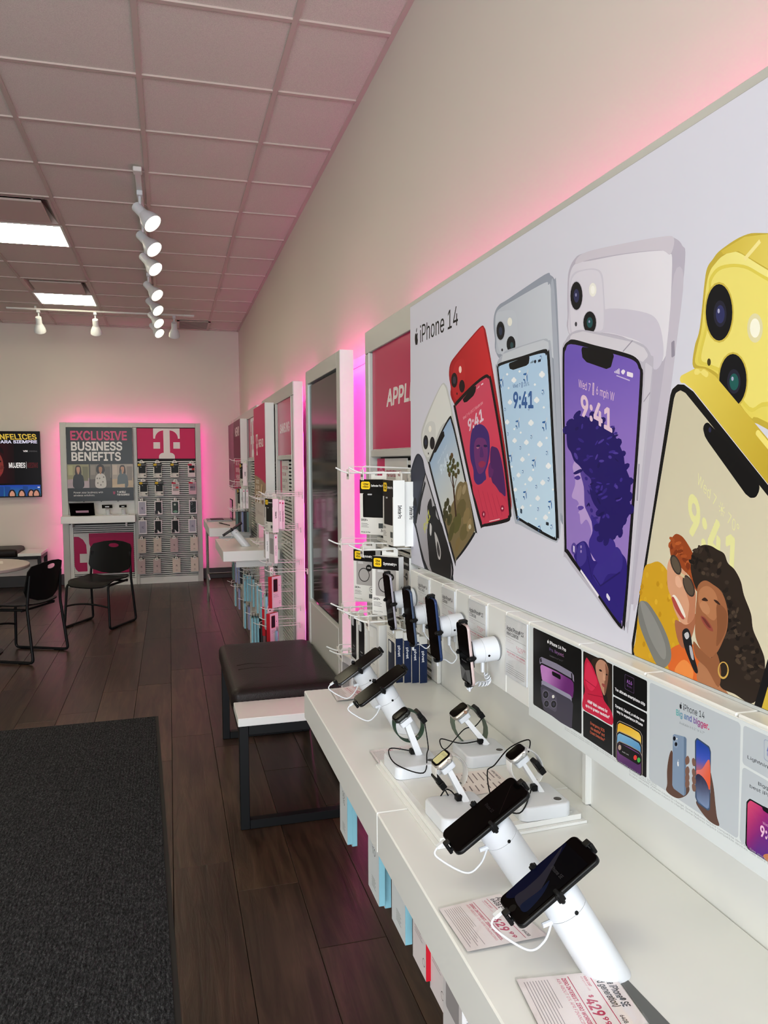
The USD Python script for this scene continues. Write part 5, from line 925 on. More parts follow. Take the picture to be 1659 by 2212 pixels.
A.sp([(628, 1560), (634, 1504), (652, 1478), (684, 1462), (716, 1466), (744, 1482), (774, 1500), (790, 1540), (820, 1570), (846, 1620), (860, 1680), (890, 1760), (900, 1830), (930, 1900), (950, 1960), (948, 2030), (930, 2110), (890, 2150), (820, 2110), (760, 2080), (742, 2010), (715, 1950), (715, 1900), (735, 1850), (735, 1740), (720, 1690), (690, 1660), (660, 1660), (640, 1620)], (44, 34, 28), 5)
for k in range(120):
    a_ = rh.random(); x, y = 640+a_*280+rh.uniform(-40, 60), 1480+a_*560+rh.uniform(-50, 60)
    if y < 1660 and x < 780 and y > 1600: continue
    if x > 700+max(0, (y-1600)*.12) or y < 1590: A.el((x, y), rh.uniform(5, 11), rh.uniform(8, 18), rh.choice(((60, 48, 40), (34, 26, 22), (74, 60, 48), (28, 21, 18))), 7, rh.random()*3)
A.sp([(660, 1640), (690, 1616), (726, 1634), (764, 1668), (788, 1740), (788, 1820), (768, 1880), (742, 1930), (712, 1950), (676, 1920), (650, 1862), (648, 1780), (654, 1700)], (158, 100, 66), 5)
A.sp([(666, 1660), (700, 1640), (736, 1670), (750, 1740), (730, 1790), (690, 1760), (664, 1720)], (180, 120, 82), 4); A.sp([(742, 1720), (784, 1750), (784, 1820), (764, 1872), (740, 1900), (744, 1820)], (136, 84, 54), 4)
A.sp([(676, 1700), (690, 1690), (704, 1704), (690, 1706)], (54, 34, 26), 3); A.sp([(728, 1700), (744, 1704), (758, 1722), (742, 1716)], (54, 34, 26), 3); A.sp([(668, 1718), (690, 1706), (712, 1740), (704, 1764), (680, 1752)], (190, 132, 94), 3); A.sp([(672, 1772), (690, 1776), (716, 1810), (726, 1836), (706, 1830), (682, 1800)], (150, 74, 62), 4); A.sp([(676, 1776), (692, 1784), (716, 1820), (702, 1816)], (110, 50, 44), 3)
A.sp([(640, 1880), (676, 1920), (716, 1952), (742, 1932), (760, 2010), (748, 2080), (700, 2000), (652, 1950)], (146, 92, 60), 4)
A.sp([(592, 1840), (612, 1824), (628, 1850), (640, 1930), (660, 2010), (646, 2014), (622, 1960), (600, 1900)], (28, 28, 32), 4); A.sp([(600, 1850), (616, 1840), (622, 1860), (610, 1872)], (196, 196, 200), 3); A.sp([(622, 1900), (634, 1908), (642, 1960), (630, 1950)], (180, 180, 186), 3)
ring_ = Polygon(A.pts([(770+24*math.cos(a_), 2006+38*math.sin(a_)) for a_ in np.linspace(0, 2*np.pi, 24, endpoint=False)])); ring2 = Polygon(A.pts([(770+18*math.cos(a_), 2004+31*math.sin(a_)) for a_ in np.linspace(0, 2*np.pi, 24, endpoint=False)])); A.add(ring_.difference(ring2), (206, 166, 84))
A.p([(895, 2190), (963, 1960), (1100, 1700), (1300, 1900), (1300, 2600), (963, 2290)], (18, 17, 20), r=.004); A.p([(925, 2210), (963, 2080), (1000, 2000), (1100, 2400), (963, 2300)], (206, 178, 64), r=.003)
A.K = lambda x, y: (x, y); t.art('printed_face', A, ink_matte, world=True, off=0.0005)
t.part('bottom_trim', bx(XQ-0.0012, XQ+0.01, y0, y1, z0-0.003, z0+0.0015), mat('trim_light', (214, 220, 222), 0.3, metal=.4), world=True)

# ---- advert strip on the rail
XA = XP-0.0022; t = Thing('advert_strip', 'long white advert strip with black and grey smartphone panels on the price rail', 'advert', (XP, 0.6, ZPB)); ya, yb = 1.421, -0.5
t.part('board', bx(XA, XP-0.0004, yb, ya, ZPB-0.012, ZPT-0.004, 0.0006), white, world=True)
A = Art(Plane('x', XA)); A.clip = sbox(-ya+.001, ZPB-.011, -yb-.001, ZPT-.005); A.add(A.clip, (214, 220, 222)); A.K = K6; BK = (17, 17, 18)
A.p([(207, 158), (506, 296), (506, 820), (207, 634)], BK, r=.004); A.p([(517, 304), (697, 388), (697, 766), (517, 660)], (34, 28, 26), r=.002); A.p([(517, 672), (697, 776), (697, 952), (517, 832)], BK, r=.002)
A.p([(702, 390), (912, 490), (912, 682), (702, 574)], BK, r=.003); A.p([(702, 584), (912, 692), (908, 1090), (702, 956)], BK, r=.003); GR = (186, 193, 200)
A.p([(928, 496), (1492, 752), (1476, 1470), (924, 1100)], GR, r=.006); A.p([(1508, 762), (2300, 1120), (2300, 1460), (1502, 1002)], GR, r=.005); A.p([(1502, 1018), (2300, 1480), (2300, 2100), (1484, 1480)], GR, r=.006)
A.K = KD; W_ = (232, 232, 236); cl = (106, 98, 122)
A.lay(APPLE, (140, 404), (160, 412), (143, 360), W_); A.txt('iPhone 14 Pro', (160, 414), (366, 512), (160, 374), W_, True); A.txt('Pro. Beyond.', (156, 496), (342, 580), (156, 456), ramp(u((156, 480), KD), u((342, 560), KD), (120, 100, 160), (176, 120, 170)), fine=.02); A.txt('Available in 6.1" or 6.7"', (160, 566), (330, 640), (160, 548), (110, 108, 114))
A.p([(36, 590), (60, 576), (250, 660), (440, 770), (466, 810), (470, 900), (440, 920), (50, 690), (34, 650)], (136, 130, 152), r=.003); A.p([(40, 600), (56, 586), (64, 640), (44, 640)], (30, 28, 36)); A.p([(430, 776), (444, 784), (452, 870), (436, 860)], (30, 28, 36))
A.p([(36, 672), (60, 650), (250, 740), (440, 850), (474, 900), (476, 1010), (460, 1120), (60, 870), (40, 740)], (20, 18, 24), r=.004); A.p([(44, 690), (62, 672), (250, 760), (430, 862), (462, 905), (464, 1000), (450, 1100), (66, 866), (50, 760)], ramp(u((150, 700), KD), u((350, 980), KD), (190, 130, 196), (104, 40, 112)), r=.004, fine=.015); A.p([(186, 756), (204, 758), (296, 806), (302, 848), (290, 860), (196, 806)], (14, 10, 18), r=.003)
A.p([(58, 880), (76, 868), (240, 960), (410, 1050), (438, 1080), (440, 1150), (60, 950)], (150, 146, 170), r=.002); A.p([(46, 960), (70, 920), (240, 1010), (420, 1110), (456, 1160), (440, 1480), (300, 1400), (86, 1240), (60, 1120)], (66, 62, 78), r=.005)
A.p([(70, 990), (90, 970), (230, 1050), (252, 1090), (250, 1250), (230, 1270), (90, 1180), (72, 1130)], (82, 78, 96), r=.005)
for c, r_ in (((112, 1050), 40), ((212, 1170), 40), ((122, 1165), 36)): A.el(c, r_, r_*1.3, (118, 114, 132)); A.el(c, r_*.84, r_*1.12, (22, 21, 27)); A.el(c, r_*.4, r_*.55, (52, 50, 68))
A.el((206, 1075), 16, 22, (226, 224, 220)); A.el((216, 1100), 7, 9, (30, 29, 36))
A.sp([(690, 620), (740, 590), (840, 600), (906, 680), (920, 800), (944, 1000), (944, 1300), (900, 1240), (880, 1060), (760, 760), (700, 680)], (52, 40, 32), 5)
A.sp([(740, 680), (790, 610), (860, 640), (896, 720), (900, 800), (890, 880), (876, 980), (850, 1060), (820, 1010), (790, 920), (752, 800)], (190, 140, 114), 5); A.sp([(860, 660), (896, 740), (896, 860), (876, 980), (850, 1050), (850, 900), (868, 800)], (132, 88, 70), 4); A.sp([(782, 740), (800, 732), (822, 756), (800, 760)], (46, 32, 28), 3); A.sp([(866, 792), (884, 790), (890, 806), (874, 808)], (46, 32, 28), 3); A.sp([(836, 780), (852, 800), (862, 868), (840, 872), (830, 850)], (206, 156, 128), 3); A.sp([(816, 912), (840, 912), (868, 940), (852, 960), (828, 944)], (150, 74, 70), 3)
A.sp([(596, 760), (600, 660), (622, 590), (640, 600), (700, 690), (740, 790), (790, 930), (830, 1060), (850, 1130), (944, 1280), (944, 1430), (760, 1330), (584, 1228), (584, 1080), (604, 1000), (592, 900)], (196, 34, 66), 5); A.sp([(604, 800), (640, 640), (720, 780), (760, 900), (700, 1000), (640, 960)], (216, 48, 82), 4); A.line([(604, 860), (740, 960)], .0015, (160, 22, 52)); A.line([(640, 1040), (830, 1080)], .0015, (160, 22, 52))
A.txt('48MP Main camera for', (636, 1146), (888, 1280), (637, 1110), W_, True); A.txt('up to 4x greater resolution²', (612, 1196), (914, 1356), (612, 1162), W_, True)
OR = (176, 84, 58); A.txt('Emergency SOS', (672, 1420), (852, 1524), (672, 1386), OR, True); A.txt('via satellite³ and', (674, 1482), (852, 1580), (674, 1448), OR, True); A.txt('Crash Detection⁴', (668, 1532), (856, 1640), (668, 1500), OR, True)
A.p([(1106, 790), (1224, 846), (1224, 1040), (1106, 976)], (88, 70, 104), r=.002); A.p([(1110, 796), (1220, 850), (1220, 1034), (1110, 972)], (18, 14, 20), r=.002); A.txt('A16', (1130, 900), (1198, 934), (1130, 856), (150, 96, 176), True); A.txt('Bionic', (1130, 944), (1198, 978), (1130, 918), (110, 74, 132))
A.txt('The ultimate smartphone chip', (980, 992), (1362, 1192), (980, 958), W_, True); A.txt('Dynamic Island, a whole new', (984, 1200), (1352, 1398), (984, 1168), W_, True); A.txt('way to experience iPhone', (1004, 1272), (1332, 1450), (1004, 1240), W_, True)
for (dy, c1, c2, dx) in ((0, (226, 176, 50), (236, 200, 90), 0), (130, (120, 170, 206), (80, 140, 190), -4), (254, (120, 70, 130), (80, 40, 96), -2)):
    A.p([(1010+dx, 1400+dy), (1040+dx, 1376+dy), (1180+dx, 1440+dy), (1300+dx, 1510+dy), (1330+dx, 1570+dy), (1330+dx, 2080), (1000+dx, 1880), (1000+dx, 1500+dy)], (150, 138, 128), r=.005); A.p([(1012+dx, 1410+dy), (1040+dx, 1386+dy), (1180+dx, 1450+dy), (1296+dx, 1516+dy), (1324+dx, 1574+dy), (1324+dx, 2080), (1004+dx, 1880), (1004+dx, 1500+dy)], (16, 14, 16), r=.005)
    A.p([(1018+dx, 1424+dy), (1044+dx, 1404+dy), (1180+dx, 1466+dy), (1286+dx, 1530+dy), (1310+dx, 1580+dy), (1312+dx, 2066), (1010+dx, 1880), (1012+dx, 1510+dy)], ramp(u((1150, 1430+dy), KD), u((1200, 1640+dy), KD), c1, c2), r=.005, fine=.02); A.p([(1116-dx*8, 1476+dy), (1132, 1472+dy), (1206, 1516+dy), (1206, 1550+dy), (1190, 1552+dy), (1116, 1508+dy)], (14, 12, 14), r=.003)
A.p([(1014, 1680), (1050, 1660), (1290, 1800), (1310, 1850), (1306, 1920), (1270, 1932), (1040, 1792), (1014, 1740)], (14, 12, 14), r=.006); A.el((1042, 1714), 20, 34, (176, 150, 140)); A.el((1238, 1842), 22, 32, (216, 58, 52)); A.el((1282, 1872), 20, 32, (66, 170, 74)); A.txt('Audio Luna', (1072, 1772), (1154, 1816), (1072, 1754), (190, 190, 194))
for k in range(2): A.txt('Screens simulated. Features subject to change. Some features require compatible devices and plans. See store.', (350, 1464+k*22), (1510, 2196+k*22), (350, 1450+k*22), (150, 156, 160))
A.K = KS; DK = (36, 38, 42)
A.lay(APPLE, (406, 96), (420, 104), (408, 56), DK); A.txt('iPhone 14', (422, 104), (566, 164), (422, 62), DK); A.txt('Big and bigger.', (374, 136), (598, 238), (374, 98), ramp(u((374, 120), KS), u((598, 220), KS), (104, 176, 172), (110, 110, 170), (206, 66, 100)), True, fine=.02); A.txt('Available in 6.1" or 6.7"', (398, 196), (566, 268), (398, 180), (128, 134, 142))
sk = (92, 66, 56); sk2 = (122, 90, 78)
A.sp([(346, 376), (356, 420), (358, 560), (420, 620), (450, 600), (466, 640), (440, 680), (380, 696), (312, 650), (316, 600), (316, 500), (330, 410)], sk, 5); A.p([(354, 272), (366, 266), (440, 286), (446, 300), (442, 670), (428, 682), (360, 632), (350, 610)], (126, 146, 172), r=.004); A.p([(428, 284), (440, 288), (446, 300), (442, 670), (430, 680)], (100, 120, 146)); A.p([(358, 276), (384, 280), (388, 350), (380, 360), (358, 350)], (140, 158, 182), r=.003)
A.el((364, 296), 9, 15, (24, 26, 34)); A.el((375, 334), 9, 14, (24, 26, 34)); A.el((381, 298), 4, 6, (230, 228, 220)); A.lay(APPLE, (389, 482), (400, 486), (389, 440), (226, 228, 230))
for y_ in (430, 500, 545, 585): A.sp([(438, y_), (456, y_-18), (466, y_+10), (460, y_+34), (440, y_+40)], sk2, 4)
A.sp([(606, 530), (616, 560), (630, 640), (640, 740), (650, 820), (664, 882), (600, 850), (540, 780), (510, 720), (560, 700), (604, 680)], sk, 5); A.p([(502, 310), (516, 290), (600, 350), (610, 386), (604, 770), (590, 782), (520, 730), (504, 690)], (60, 78, 104), r=.004); A.p([(510, 316), (518, 302), (594, 358), (604, 390), (598, 760), (586, 770), (524, 722), (512, 690)], ramp(u((530, 340), KS), u((570, 740), KS), (40, 70, 160), (70, 90, 190), (206, 100, 80), (60, 70, 100), (96, 120, 160)), r=.004, fine=.015)
A.sp([(512, 510), (550, 500), (600, 440), (602, 640), (560, 560), (520, 540)], ramp(u((520, 500), KS), u((600, 600), KS), (216, 120, 120), (226, 90, 50)), 4, fine=.02); A.sp([(512, 540), (560, 560), (596, 640), (590, 760), (530, 716), (514, 680)], ramp(u((540, 560), KS), u((570, 740), KS), (50, 46, 70), (120, 140, 176)), 4, fine=.02); A.p([(540, 326), (546, 340), (572, 362), (580, 356), (578, 346)], (18, 20, 28), r=.002)
for y_ in (440, 510, 560, 610): A.sp([(482, y_), (494, y_-14), (508, y_+10), (506, y_+40), (488, y_+36)], sk2, 4)
A.p([(966, 296), (1110, 370), (1110, 520), (966, 436)], (150, 158, 186), r=.003); A.p([(969, 301), (1107, 374), (1107, 515), (969, 432)], GR, r=.003); A.txt('A15', (984, 378), (1080, 430), (984, 330), (110, 120, 180), True); A.txt('Bionic', (984, 410), (1080, 460), (984, 386), (110, 120, 180))
A.txt('Lightning-fast', (852, 428), (1120, 560), (852, 406), DK); A.txt('Biggest', (924, 606), (1046, 668), (924, 584), DK); A.txt('best iPhone', (868, 622), (1080, 730), (868, 600), DK)
A.p([(848, 720), (870, 698), (1000, 772), (1180, 880), (1180, 1240), (860, 1040), (840, 1010)], (20, 18, 22), r=.005); A.p([(856, 730), (874, 710), (946, 752), (1000, 800), (1180, 900), (1180, 1240), (866, 1040), (850, 1008)], ramp(u((870, 760), KS), u((1000, 960), KS), (206, 70, 110), (150, 30, 110), (90, 40, 130)), r=.005, fine=.03); A.p([(944, 740), (950, 772), (1000, 806), (1100, 860), (1100, 830), (1000, 768)], (18, 14, 20), r=.003); A.txt('9:41', (936, 944), (1060, 1010), (936, 874), (232, 190, 216), True); A.txt('Wed 7', (956, 870), (1010, 900), (956, 850), (214, 150, 190)); A.sp([(960, 1086), (991, 1070), (1060, 1100), (1100, 1190), (1000, 1130)], (190, 120, 80), 4)
for k in range(2): A.txt('Screens simulated. Features subject to change. Some features require compatible devices. See store or carrier for details.', (60, 520+k*20), (1240, 1280+k*20), (60, 508+k*20), (150, 156, 160))
A.K = lambda x, y: (x, y); t.art('printed_face', A, ink_gloss, world=True, off=0.0004)
# ================================================================ furniture on the floor
# ---- mat
q = [(-0.10, 4.925), (-1.95, 4.905), (-1.86, 0.5), (0.055, 0.5)]; g = Polygon(q)
matm = usdkit.material(stage, '/World/Looks/ribbed_carpet', {'g': ('geometry', {}), 'm': ('mapping', {'scale': (1, 0.35, 1)}), 'n': ('noise_texture', {'scale': 190, 'detail': 3, 'roughness': 0.7}), 'w': ('wave_texture', {'wave_type': 'bands', 'bands_direction': 'x', 'scale': 22, 'distortion': 3, 'detail': 2, 'detail_scale': 6}),
    'r': ('rgb_ramp', {'ramp': [(0.35, lin((22, 22, 24))), (0.55, lin((52, 53, 56))), (0.75, lin((92, 94, 97)))]}), 'x': ('math', {'math_type': 'multiply'}), 'b': ('bump', {'strength': 0.9, 'distance': 0.006}), 'p': ('principled_bsdf', {'roughness': 0.95, 'specular_ior_level': 0.1})},
    [('g.position', 'm.vector'), ('m.vector', 'n.vector'), ('g.position', 'w.vector'), ('n.fac', 'r.fac'), ('r.color', 'p.base_color'), ('n.fac', 'x.value1'), ('w.fac', 'x.value2'), ('x.value', 'b.height'), ('b.normal', 'p.normal')], surface='p.BSDF')
t = Thing('floor_mat', 'charcoal ribbed entrance mat on the dark wood floor', 'floor mat', (-0.95, 2.7, 0))
t.part('pile', trimesh.creation.extrude_polygon(g.buffer(-0.018), 0.0085, engine='earcut'), matm, world=True, smooth=False); t.part('rubber_edge', trimesh.creation.extrude_polygon(g, 0.004, engine='earcut'), mat('rubber', (16, 16, 17), 0.7), world=True, smooth=False)
# ---- bench by the counter
leather = mat('dark_leather', (31, 24, 23), 0.42, bump=(160, 0.12), spec=0.2)
def bench(name, label, x0, x1, y0, y1, board, axis='y', group=None):
    """A low bench: black square tube loops, a white end board and a padded seat. board = length of the white end, at the low y (axis y) or high x (axis x)."""
    t = Thing(name, label, 'bench', ((x0+x1)/2, (y0+y1)/2, 0)); s = 0.04; zf = 0.455
    if axis == 'y':
        for k, y in enumerate((y0, y1-s)):
            for x in (x0, x1-s): t.part('leg', bx(x, x+s, y, y+s, 0.001, zf, 0.002), black_m, world=True)
            t.part('foot_bar', bx(x0+s, x1-s, y, y+s, 0.001, s, 0.002), black_m, world=True); t.part('cross_bar', bx(x0+s, x1-s, y, y+s, zf-s, zf, 0.002), black_m, world=True)
        for x in (x0, x1-s): t.part('side_rail', bx(x, x+s, y0+s, y1-s, zf-s, zf, 0.002), black_m, world=True)
        t.part('end_board', bx(x0-0.004, x1+0.004, y0-0.004, y0+board, zf+0.0005, zf+0.036, 0.0025), white, world=True); c = (x0-0.012, x1+0.012, y0+board+0.004, y1+0.012)
    else:
        for x in (x0, x1-s):
            for y in (y0, y1-s): t.part('leg', bx(x, x+s, y, y+s, 0.001, zf, 0.002), black_m, world=True)
            t.part('foot_bar', bx(x, x+s, y0+s, y1-s, 0.001, s, 0.002), black_m, world=True); t.part('cross_bar', bx(x, x+s, y0+s, y1-s, zf-s, zf, 0.002), black_m, world=True)
        for y in (y0, y1-s): t.part('side_rail', bx(x0+s, x1-s, y, y+s, zf-s, zf, 0.002), black_m, world=True)
        t.part('end_board', bx(x1-board, x1+0.004, y0-0.004, y1+0.004, zf+0.0005, zf+0.036, 0.0025), white, world=True); c = (x0, x1-board-0.004, y0-0.01, y1+0.01)
    w, d = c[1]-c[0], c[3]-c[2]; L = []
    for z, e in ((0, 0.012), (0.012, 0.0), (0.06, 0.0), (0.078, 0.008), (0.088, 0.03), (0.092, 0.08), (0.094, 0.16)):
        p = rrect(w-2*e, d-2*e, max(0.035-e*0.2, 0.01), 6); L.append(np.column_stack([p+[(c[0]+c[1])/2, (c[2]+c[3])/2], np.full(len(p), zf+0.001+z)]))
    t.part('cushion', loft(L), leather, world=True, smooth=70)
    for k, (ty, dx) in enumerate(((0.36, .16), (0.45, .13))) if axis == 'y' else ():
        y = c[2]+d*ty; t.part('seam_fold', tube(spline([(c[0]+.06, y, zf+.0905), (c[0]+.06+dx*.5, y+.012, zf+.0925), (c[0]+.06+dx, y-.008, zf+.0925), (c[0]+.06+dx*2, y+.01, zf+.091)], 6), 0.0035, 8), leather, world=True, smooth=80)
    return t
bench('bench', 'black padded bench with a white end board, beside the counter', 0.262, 0.762, 3.265, 4.44, 0.235)
bench('bench', 'black padded bench with a white end board, against the back wall under the television', -3.0, -1.535, 10.16, 10.69, 0.26, 'x')
# ---- stacking chairs
def chair(label, loc, rz):
    t = Thing('stacking_chair', label, 'chair', loc, rz); r = 0.0115
    for s in (-1, 1):
        path = bend([(s*.205, -.235, .70), (s*.222, -.215, .44), (s*.238, -.265, .013), (s*.238, .225, .013), (s*.215, .20, .42), (s*.205, -.17, .425)], 0.035, 6)
        t.part('side_frame', tube(path, r, 10), black_m, smooth=60)
        t.part('foot_glide', bx(s*.238-.011, s*.238+.011, -.22, -.14, .0005, .006, .001), black); t.part('foot_glide', bx(s*.238-.011, s*.238+.011, .10, .18, .0005, .006, .001), black)
    a = np.linspace(-1, 1, 13); t.part('front_brace', tube(np.column_stack([a*.226, .211+.03*(a*a-1)*-1, .215+.035*(1-a*a)]), 0.009, 8), black_m, smooth=60)
    t.part('rear_brace', tube([(-.214, -.16, .418), (.214, -.16, .418)], 0.009, 8), black_m, smooth=60)
    # seat and back: bent shells
    seat = Polygon(rrect(.455, .43, .07, 7)); v, f = trimesh.creation.triangulate_polygon(seat, engine='earcut'); v3, f = trimesh.remesh.subdivide_to_size(np.column_stack([v, np.zeros(len(v))]), f, .04)
    def shell(poly, bendf, th, m_, name):
        e = trimesh.creation.extrude_polygon(poly, th, engine='earcut'); vv, ff = trimesh.remesh.subdivide_to_size(e.vertices, e.faces, .035); vv = bendf(vv); t.part(name, trimesh.Trimesh(vv, ff), m_, smooth=50)
    def sb(v): x, y, z = v.T; return np.column_stack([x, y-0.0, .432+z+.02*(x/.22)**2-.045*np.maximum(0, (y-.10)/.12)**2+.012*np.maximum(0, (-y-.08)/.12)**2])
    shell(seat, sb, .011, black, 'seat')
    top = Polygon([(-.228, .06), (-.225, .22), (-.20, .262), (-.1, .285), (0, .292), (.1, .285), (.20, .262), (.225, .22), (.228, .06), (.205, .012), (.1, -.028), (0, -.038), (-.1, -.028), (-.205, .012)]).buffer(.012).buffer(-.012)
    hole = affinity.scale(Point(0, .243).buffer(1, 12), .058, .021)
    def bb(v): x, y, z = v.T; return np.column_stack([x, -.245+z-.06*(y/.29)+.055*(x/.23)**2, .515+y*.985])
    shell(top.difference(hole), bb, .009, black, 'backrest'); return t
ang = lambda fx, fy: math.atan2(fy, fx)-math.pi/2
chair('black stacking chair turned towards the room, in front of the back wall fixture', (-0.685, 7.95, 0), ang(-.45, -.9))
chair('black stacking chair with its back turned, pushed up to the round table', (-1.20, 6.83, 0), ang(-.9, .43))
# ---- round table
t = Thing('round_table', 'round grey-topped pedestal table at the left edge of the room', 'table', (-1.66, 7.0, 0)); tt = mat('grey_laminate', (196, 184, 176), 0.35)
t.part('tabletop', place(lathe([(0.001, 0.712), (0.50, 0.712), (0.508, 0.716), (0.508, 0.738), (0.504, 0.742), (0.001, 0.742)], 72), t=(-1.66, 7.0, 0)), tt, world=True)
t.part('edge_band', place(lathe([(0.5085, 0.717), (0.5095, 0.717), (0.5095, 0.737), (0.5085, 0.737)], 72), t=(-1.66, 7.0, 0)), mat('edge_grey', (170, 158, 152), 0.5), world=True)
t.part('column', place(lathe([(0.001, 0.03), (0.042, 0.03), (0.038, 0.06), (0.038, 0.70), (0.12, 0.711), (0.001, 0.7115)], 24), t=(-1.66, 7.0, 0)), black_m, world=True); t.part('base', place(lathe([(0.001, 0.001), (0.28, 0.001), (0.28, 0.01), (0.2, 0.026), (0.05, 0.04), (0.001, 0.04)], 40), t=(-1.66, 7.0, 0)), black_m, world=True)
A = Art(Plane('z', 0.7432)); Q = [np.array(v) for v in ((-1.62, 6.98), (-1.36, 7.06), (-1.40, 7.25), (-1.66, 7.18))]; A.at = lambda p: tuple((Q[0]*(1-p[1])+Q[3]*p[1])*(1-p[0])+(Q[1]*(1-p[1])+Q[2]*p[1])*p[0])
A.p([(0, 0), (1, 0), (1, 1), (0, 1)], (232, 226, 220)); [A.p([(.1, .15+.12*k), (.85, .15+.12*k), (.85, .18+.12*k), (.1, .18+.12*k)], (160, 150, 150)) for k in range(6)]
mesh_, ink_ = A.mesh(0.0008); solo('paper_sheet', mesh_, ink_matte, 'white printed sheet lying on the round table', 'paper', ink=ink_, smooth=False)
# ---- television
t = Thing('television', 'flat television on the back wall showing film posters', 'television', (-2.32, 10.7, 1.16)); tx0, tx1, tz0, tz1, ty = -3.08, -1.574, 1.158, 1.993, 10.655
t.part('housing', bx(tx0, tx1, ty+0.004, 10.70, tz0, tz1, 0.004), black, world=True); t.part('bezel', cat_([bx(tx0, tx1, ty, ty+.005, tz0, tz0+.014), bx(tx0, tx1, ty, ty+.005, tz1-.01, tz1), bx(tx0, tx0+.01, ty, ty+.005, tz0, tz1), bx(tx1-.01, tx1, ty, ty+.005, tz0, tz1)]), black, world=True); t.part('wall_bracket', bx(-2.5, -2.1, 10.70, 10.719, 1.4, 1.8), black_m, world=True)
A = unit_art('y', ty+0.003, tx0+.01, tx1-.01, tz0+.014, tz1-.01); A.p([(0, 0), (1, 0), (1, 1), (0, 1)], (8, 6, 8)); A.p([(.3, .2), (.8, .2), (.8, .82), (.3, .82)], ramp((-2.2, 1.5), (-1.8, 1.5), (60, 12, 18), (10, 5, 7)), fine=.06)
A.sp([(.52, .28), (.64, .25), (.705, .36), (.715, .5), (.7, .62), (.66, .72), (.58, .76), (.5, .7)], (110, 44, 40)); A.sp([(.50, .74), (.6, .82), (.7, .76), (.72, .66), (.68, .7), (.6, .72)], (22, 12, 14)); A.sp([(.66, .535), (.685, .56), (.70, .545), (.685, .525)], (26, 14, 14)); A.sp([(.665, .365), (.69, .38), (.705, .365), (.685, .345)], (128, 40, 44)); A.sp([(.69, .42), (.72, .44), (.71, .47), (.695, .48)], (92, 36, 34))
A.txt('INFELICES', (.668, .885), (.985, .885), (.66, .965), (186, 160, 60), True); A.txt('PARA SIEMPRE', (.67, .825), (.985, .825), (.67, .87), (196, 196, 220), True); A.txt('ViX', (.872, .69), (.91, .69), (.872, .715), (214, 214, 214), True); A.txt('ORIGINAL', (.918, .69), (.985, .69), (.918, .712), (84, 84, 86))
A.txt('MUJERES', (.755, .445), (.885, .445), (.755, .52), (212, 212, 212), True); A.p([(.892, .43), (.895, .43), (.895, .535), (.892, .535)], (190, 190, 190)); A.txt('ASESINAS', (.90, .445), (.985, .445), (.90, .52), (70, 16, 20), True)
A.p([(0, 0), (1, 0), (1, .175), (0, .175)], ramp((-2.0, 1.17), (-2.0, 1.31), (40, 110, 130), (30, 60, 150)), fine=.05); A.txt('ViX', (.975, .125), (.995, .125), (.975, .145), (220, 220, 230), True)
for x, w in ((.68, .03), (.74, .022), (.88, .02)): A.p([(x-w, 0), (x+w, 0), (x+w, .15), (x-w, .16)], (26, 60, 120))
for x in (.775, .85, .925, .965): A.sp([(x-.028, 0), (x-.026, .06), (x-.012, .1), (x+.012, .1), (x+.026, .06), (x+.028, 0)], (30, 26, 30)); A.sp([(x-.017, .0), (x-.017, .05), (x, .085), (x+.017, .05), (x+.017, 0)], (176, 128, 108))
t.art('screen', A, ink_screen, world=True, label='lit screen with film artwork and yellow and white titles')
# ---- laptop on the standing desk, card, tablet and phones on the back shelf
t = Thing('laptop', 'open dark laptop on the standing desk in the corner', 'laptop', (0.54, 8.72, 0.94)); g_ = mat('laptop_grey', (150, 148, 150), 0.35, metal=.6)
t.part('base', bx(0.39, 0.66, 8.55, 8.88, 0.941, 0.955, 0.003), g_, world=True); t.part('keyboard', bx(0.43, 0.57, 8.57, 8.86, 0.9555, 0.957), black, world=True)
t.part('lid', place(bx(-.165, .165, -0.004, 0.004, 0, .225, .002), rotz(math.radians(90)), (0.662, 8.715, 0.95)), black, world=True); t.part('display', bx(0.6555, 0.6572, 8.56, 8.87, 0.965, 1.165), mat('laptop_screen', (92, 40, 60), 0.15), world=True)
t = Thing('pen_stand', 'thin dark stylus lying on the standing desk', 'stylus', (0.55, 8.1, 0.94)); t.part('barrel', tube([(0.50, 8.28, 0.946), (0.58, 7.92, 0.946)], 0.005, 8), black, world=True); t.part('clip', tube([(0.51, 8.24, 0.952), (0.525, 8.17, 0.952)], 0.0015, 6), chrome, world=True)
t = Thing('tablet', 'black tablet tilted back on the shelf of the back wall fixture', 'tablet', (-1.05, 10.36, 0.925)); Rt = np.array([[1, 0, 0], [0, .82, .57], [0, -.57, .82]]).T
t.part('body', place(bx(-.145, .145, -.004, .004, 0, .2, .003), Rt, (-1.055, 10.31, 0.928)), black, world=True); t.part('screen', place(bx(-.135, .135, -.0052, -.0042, .01, .19), Rt, (-1.055, 10.31, 0.928)), phone_glass, world=True); t.part('easel', bx(-1.15, -.96, 10.315, 10.42, .926, .934, .002), black, world=True); t.part('easel_back', place(bx(-.05, .05, .004, .01, .0, .15), Rt, (-1.055, 10.315, .93)), black, world=True)
t.part('lit_bar', place(bx(-.075, .075, -.0056, -.0051, .05, .085), Rt, (-1.055, 10.31, 0.928)), mat('screen_bar', (170, 130, 150), .4, emit=.15), world=True)
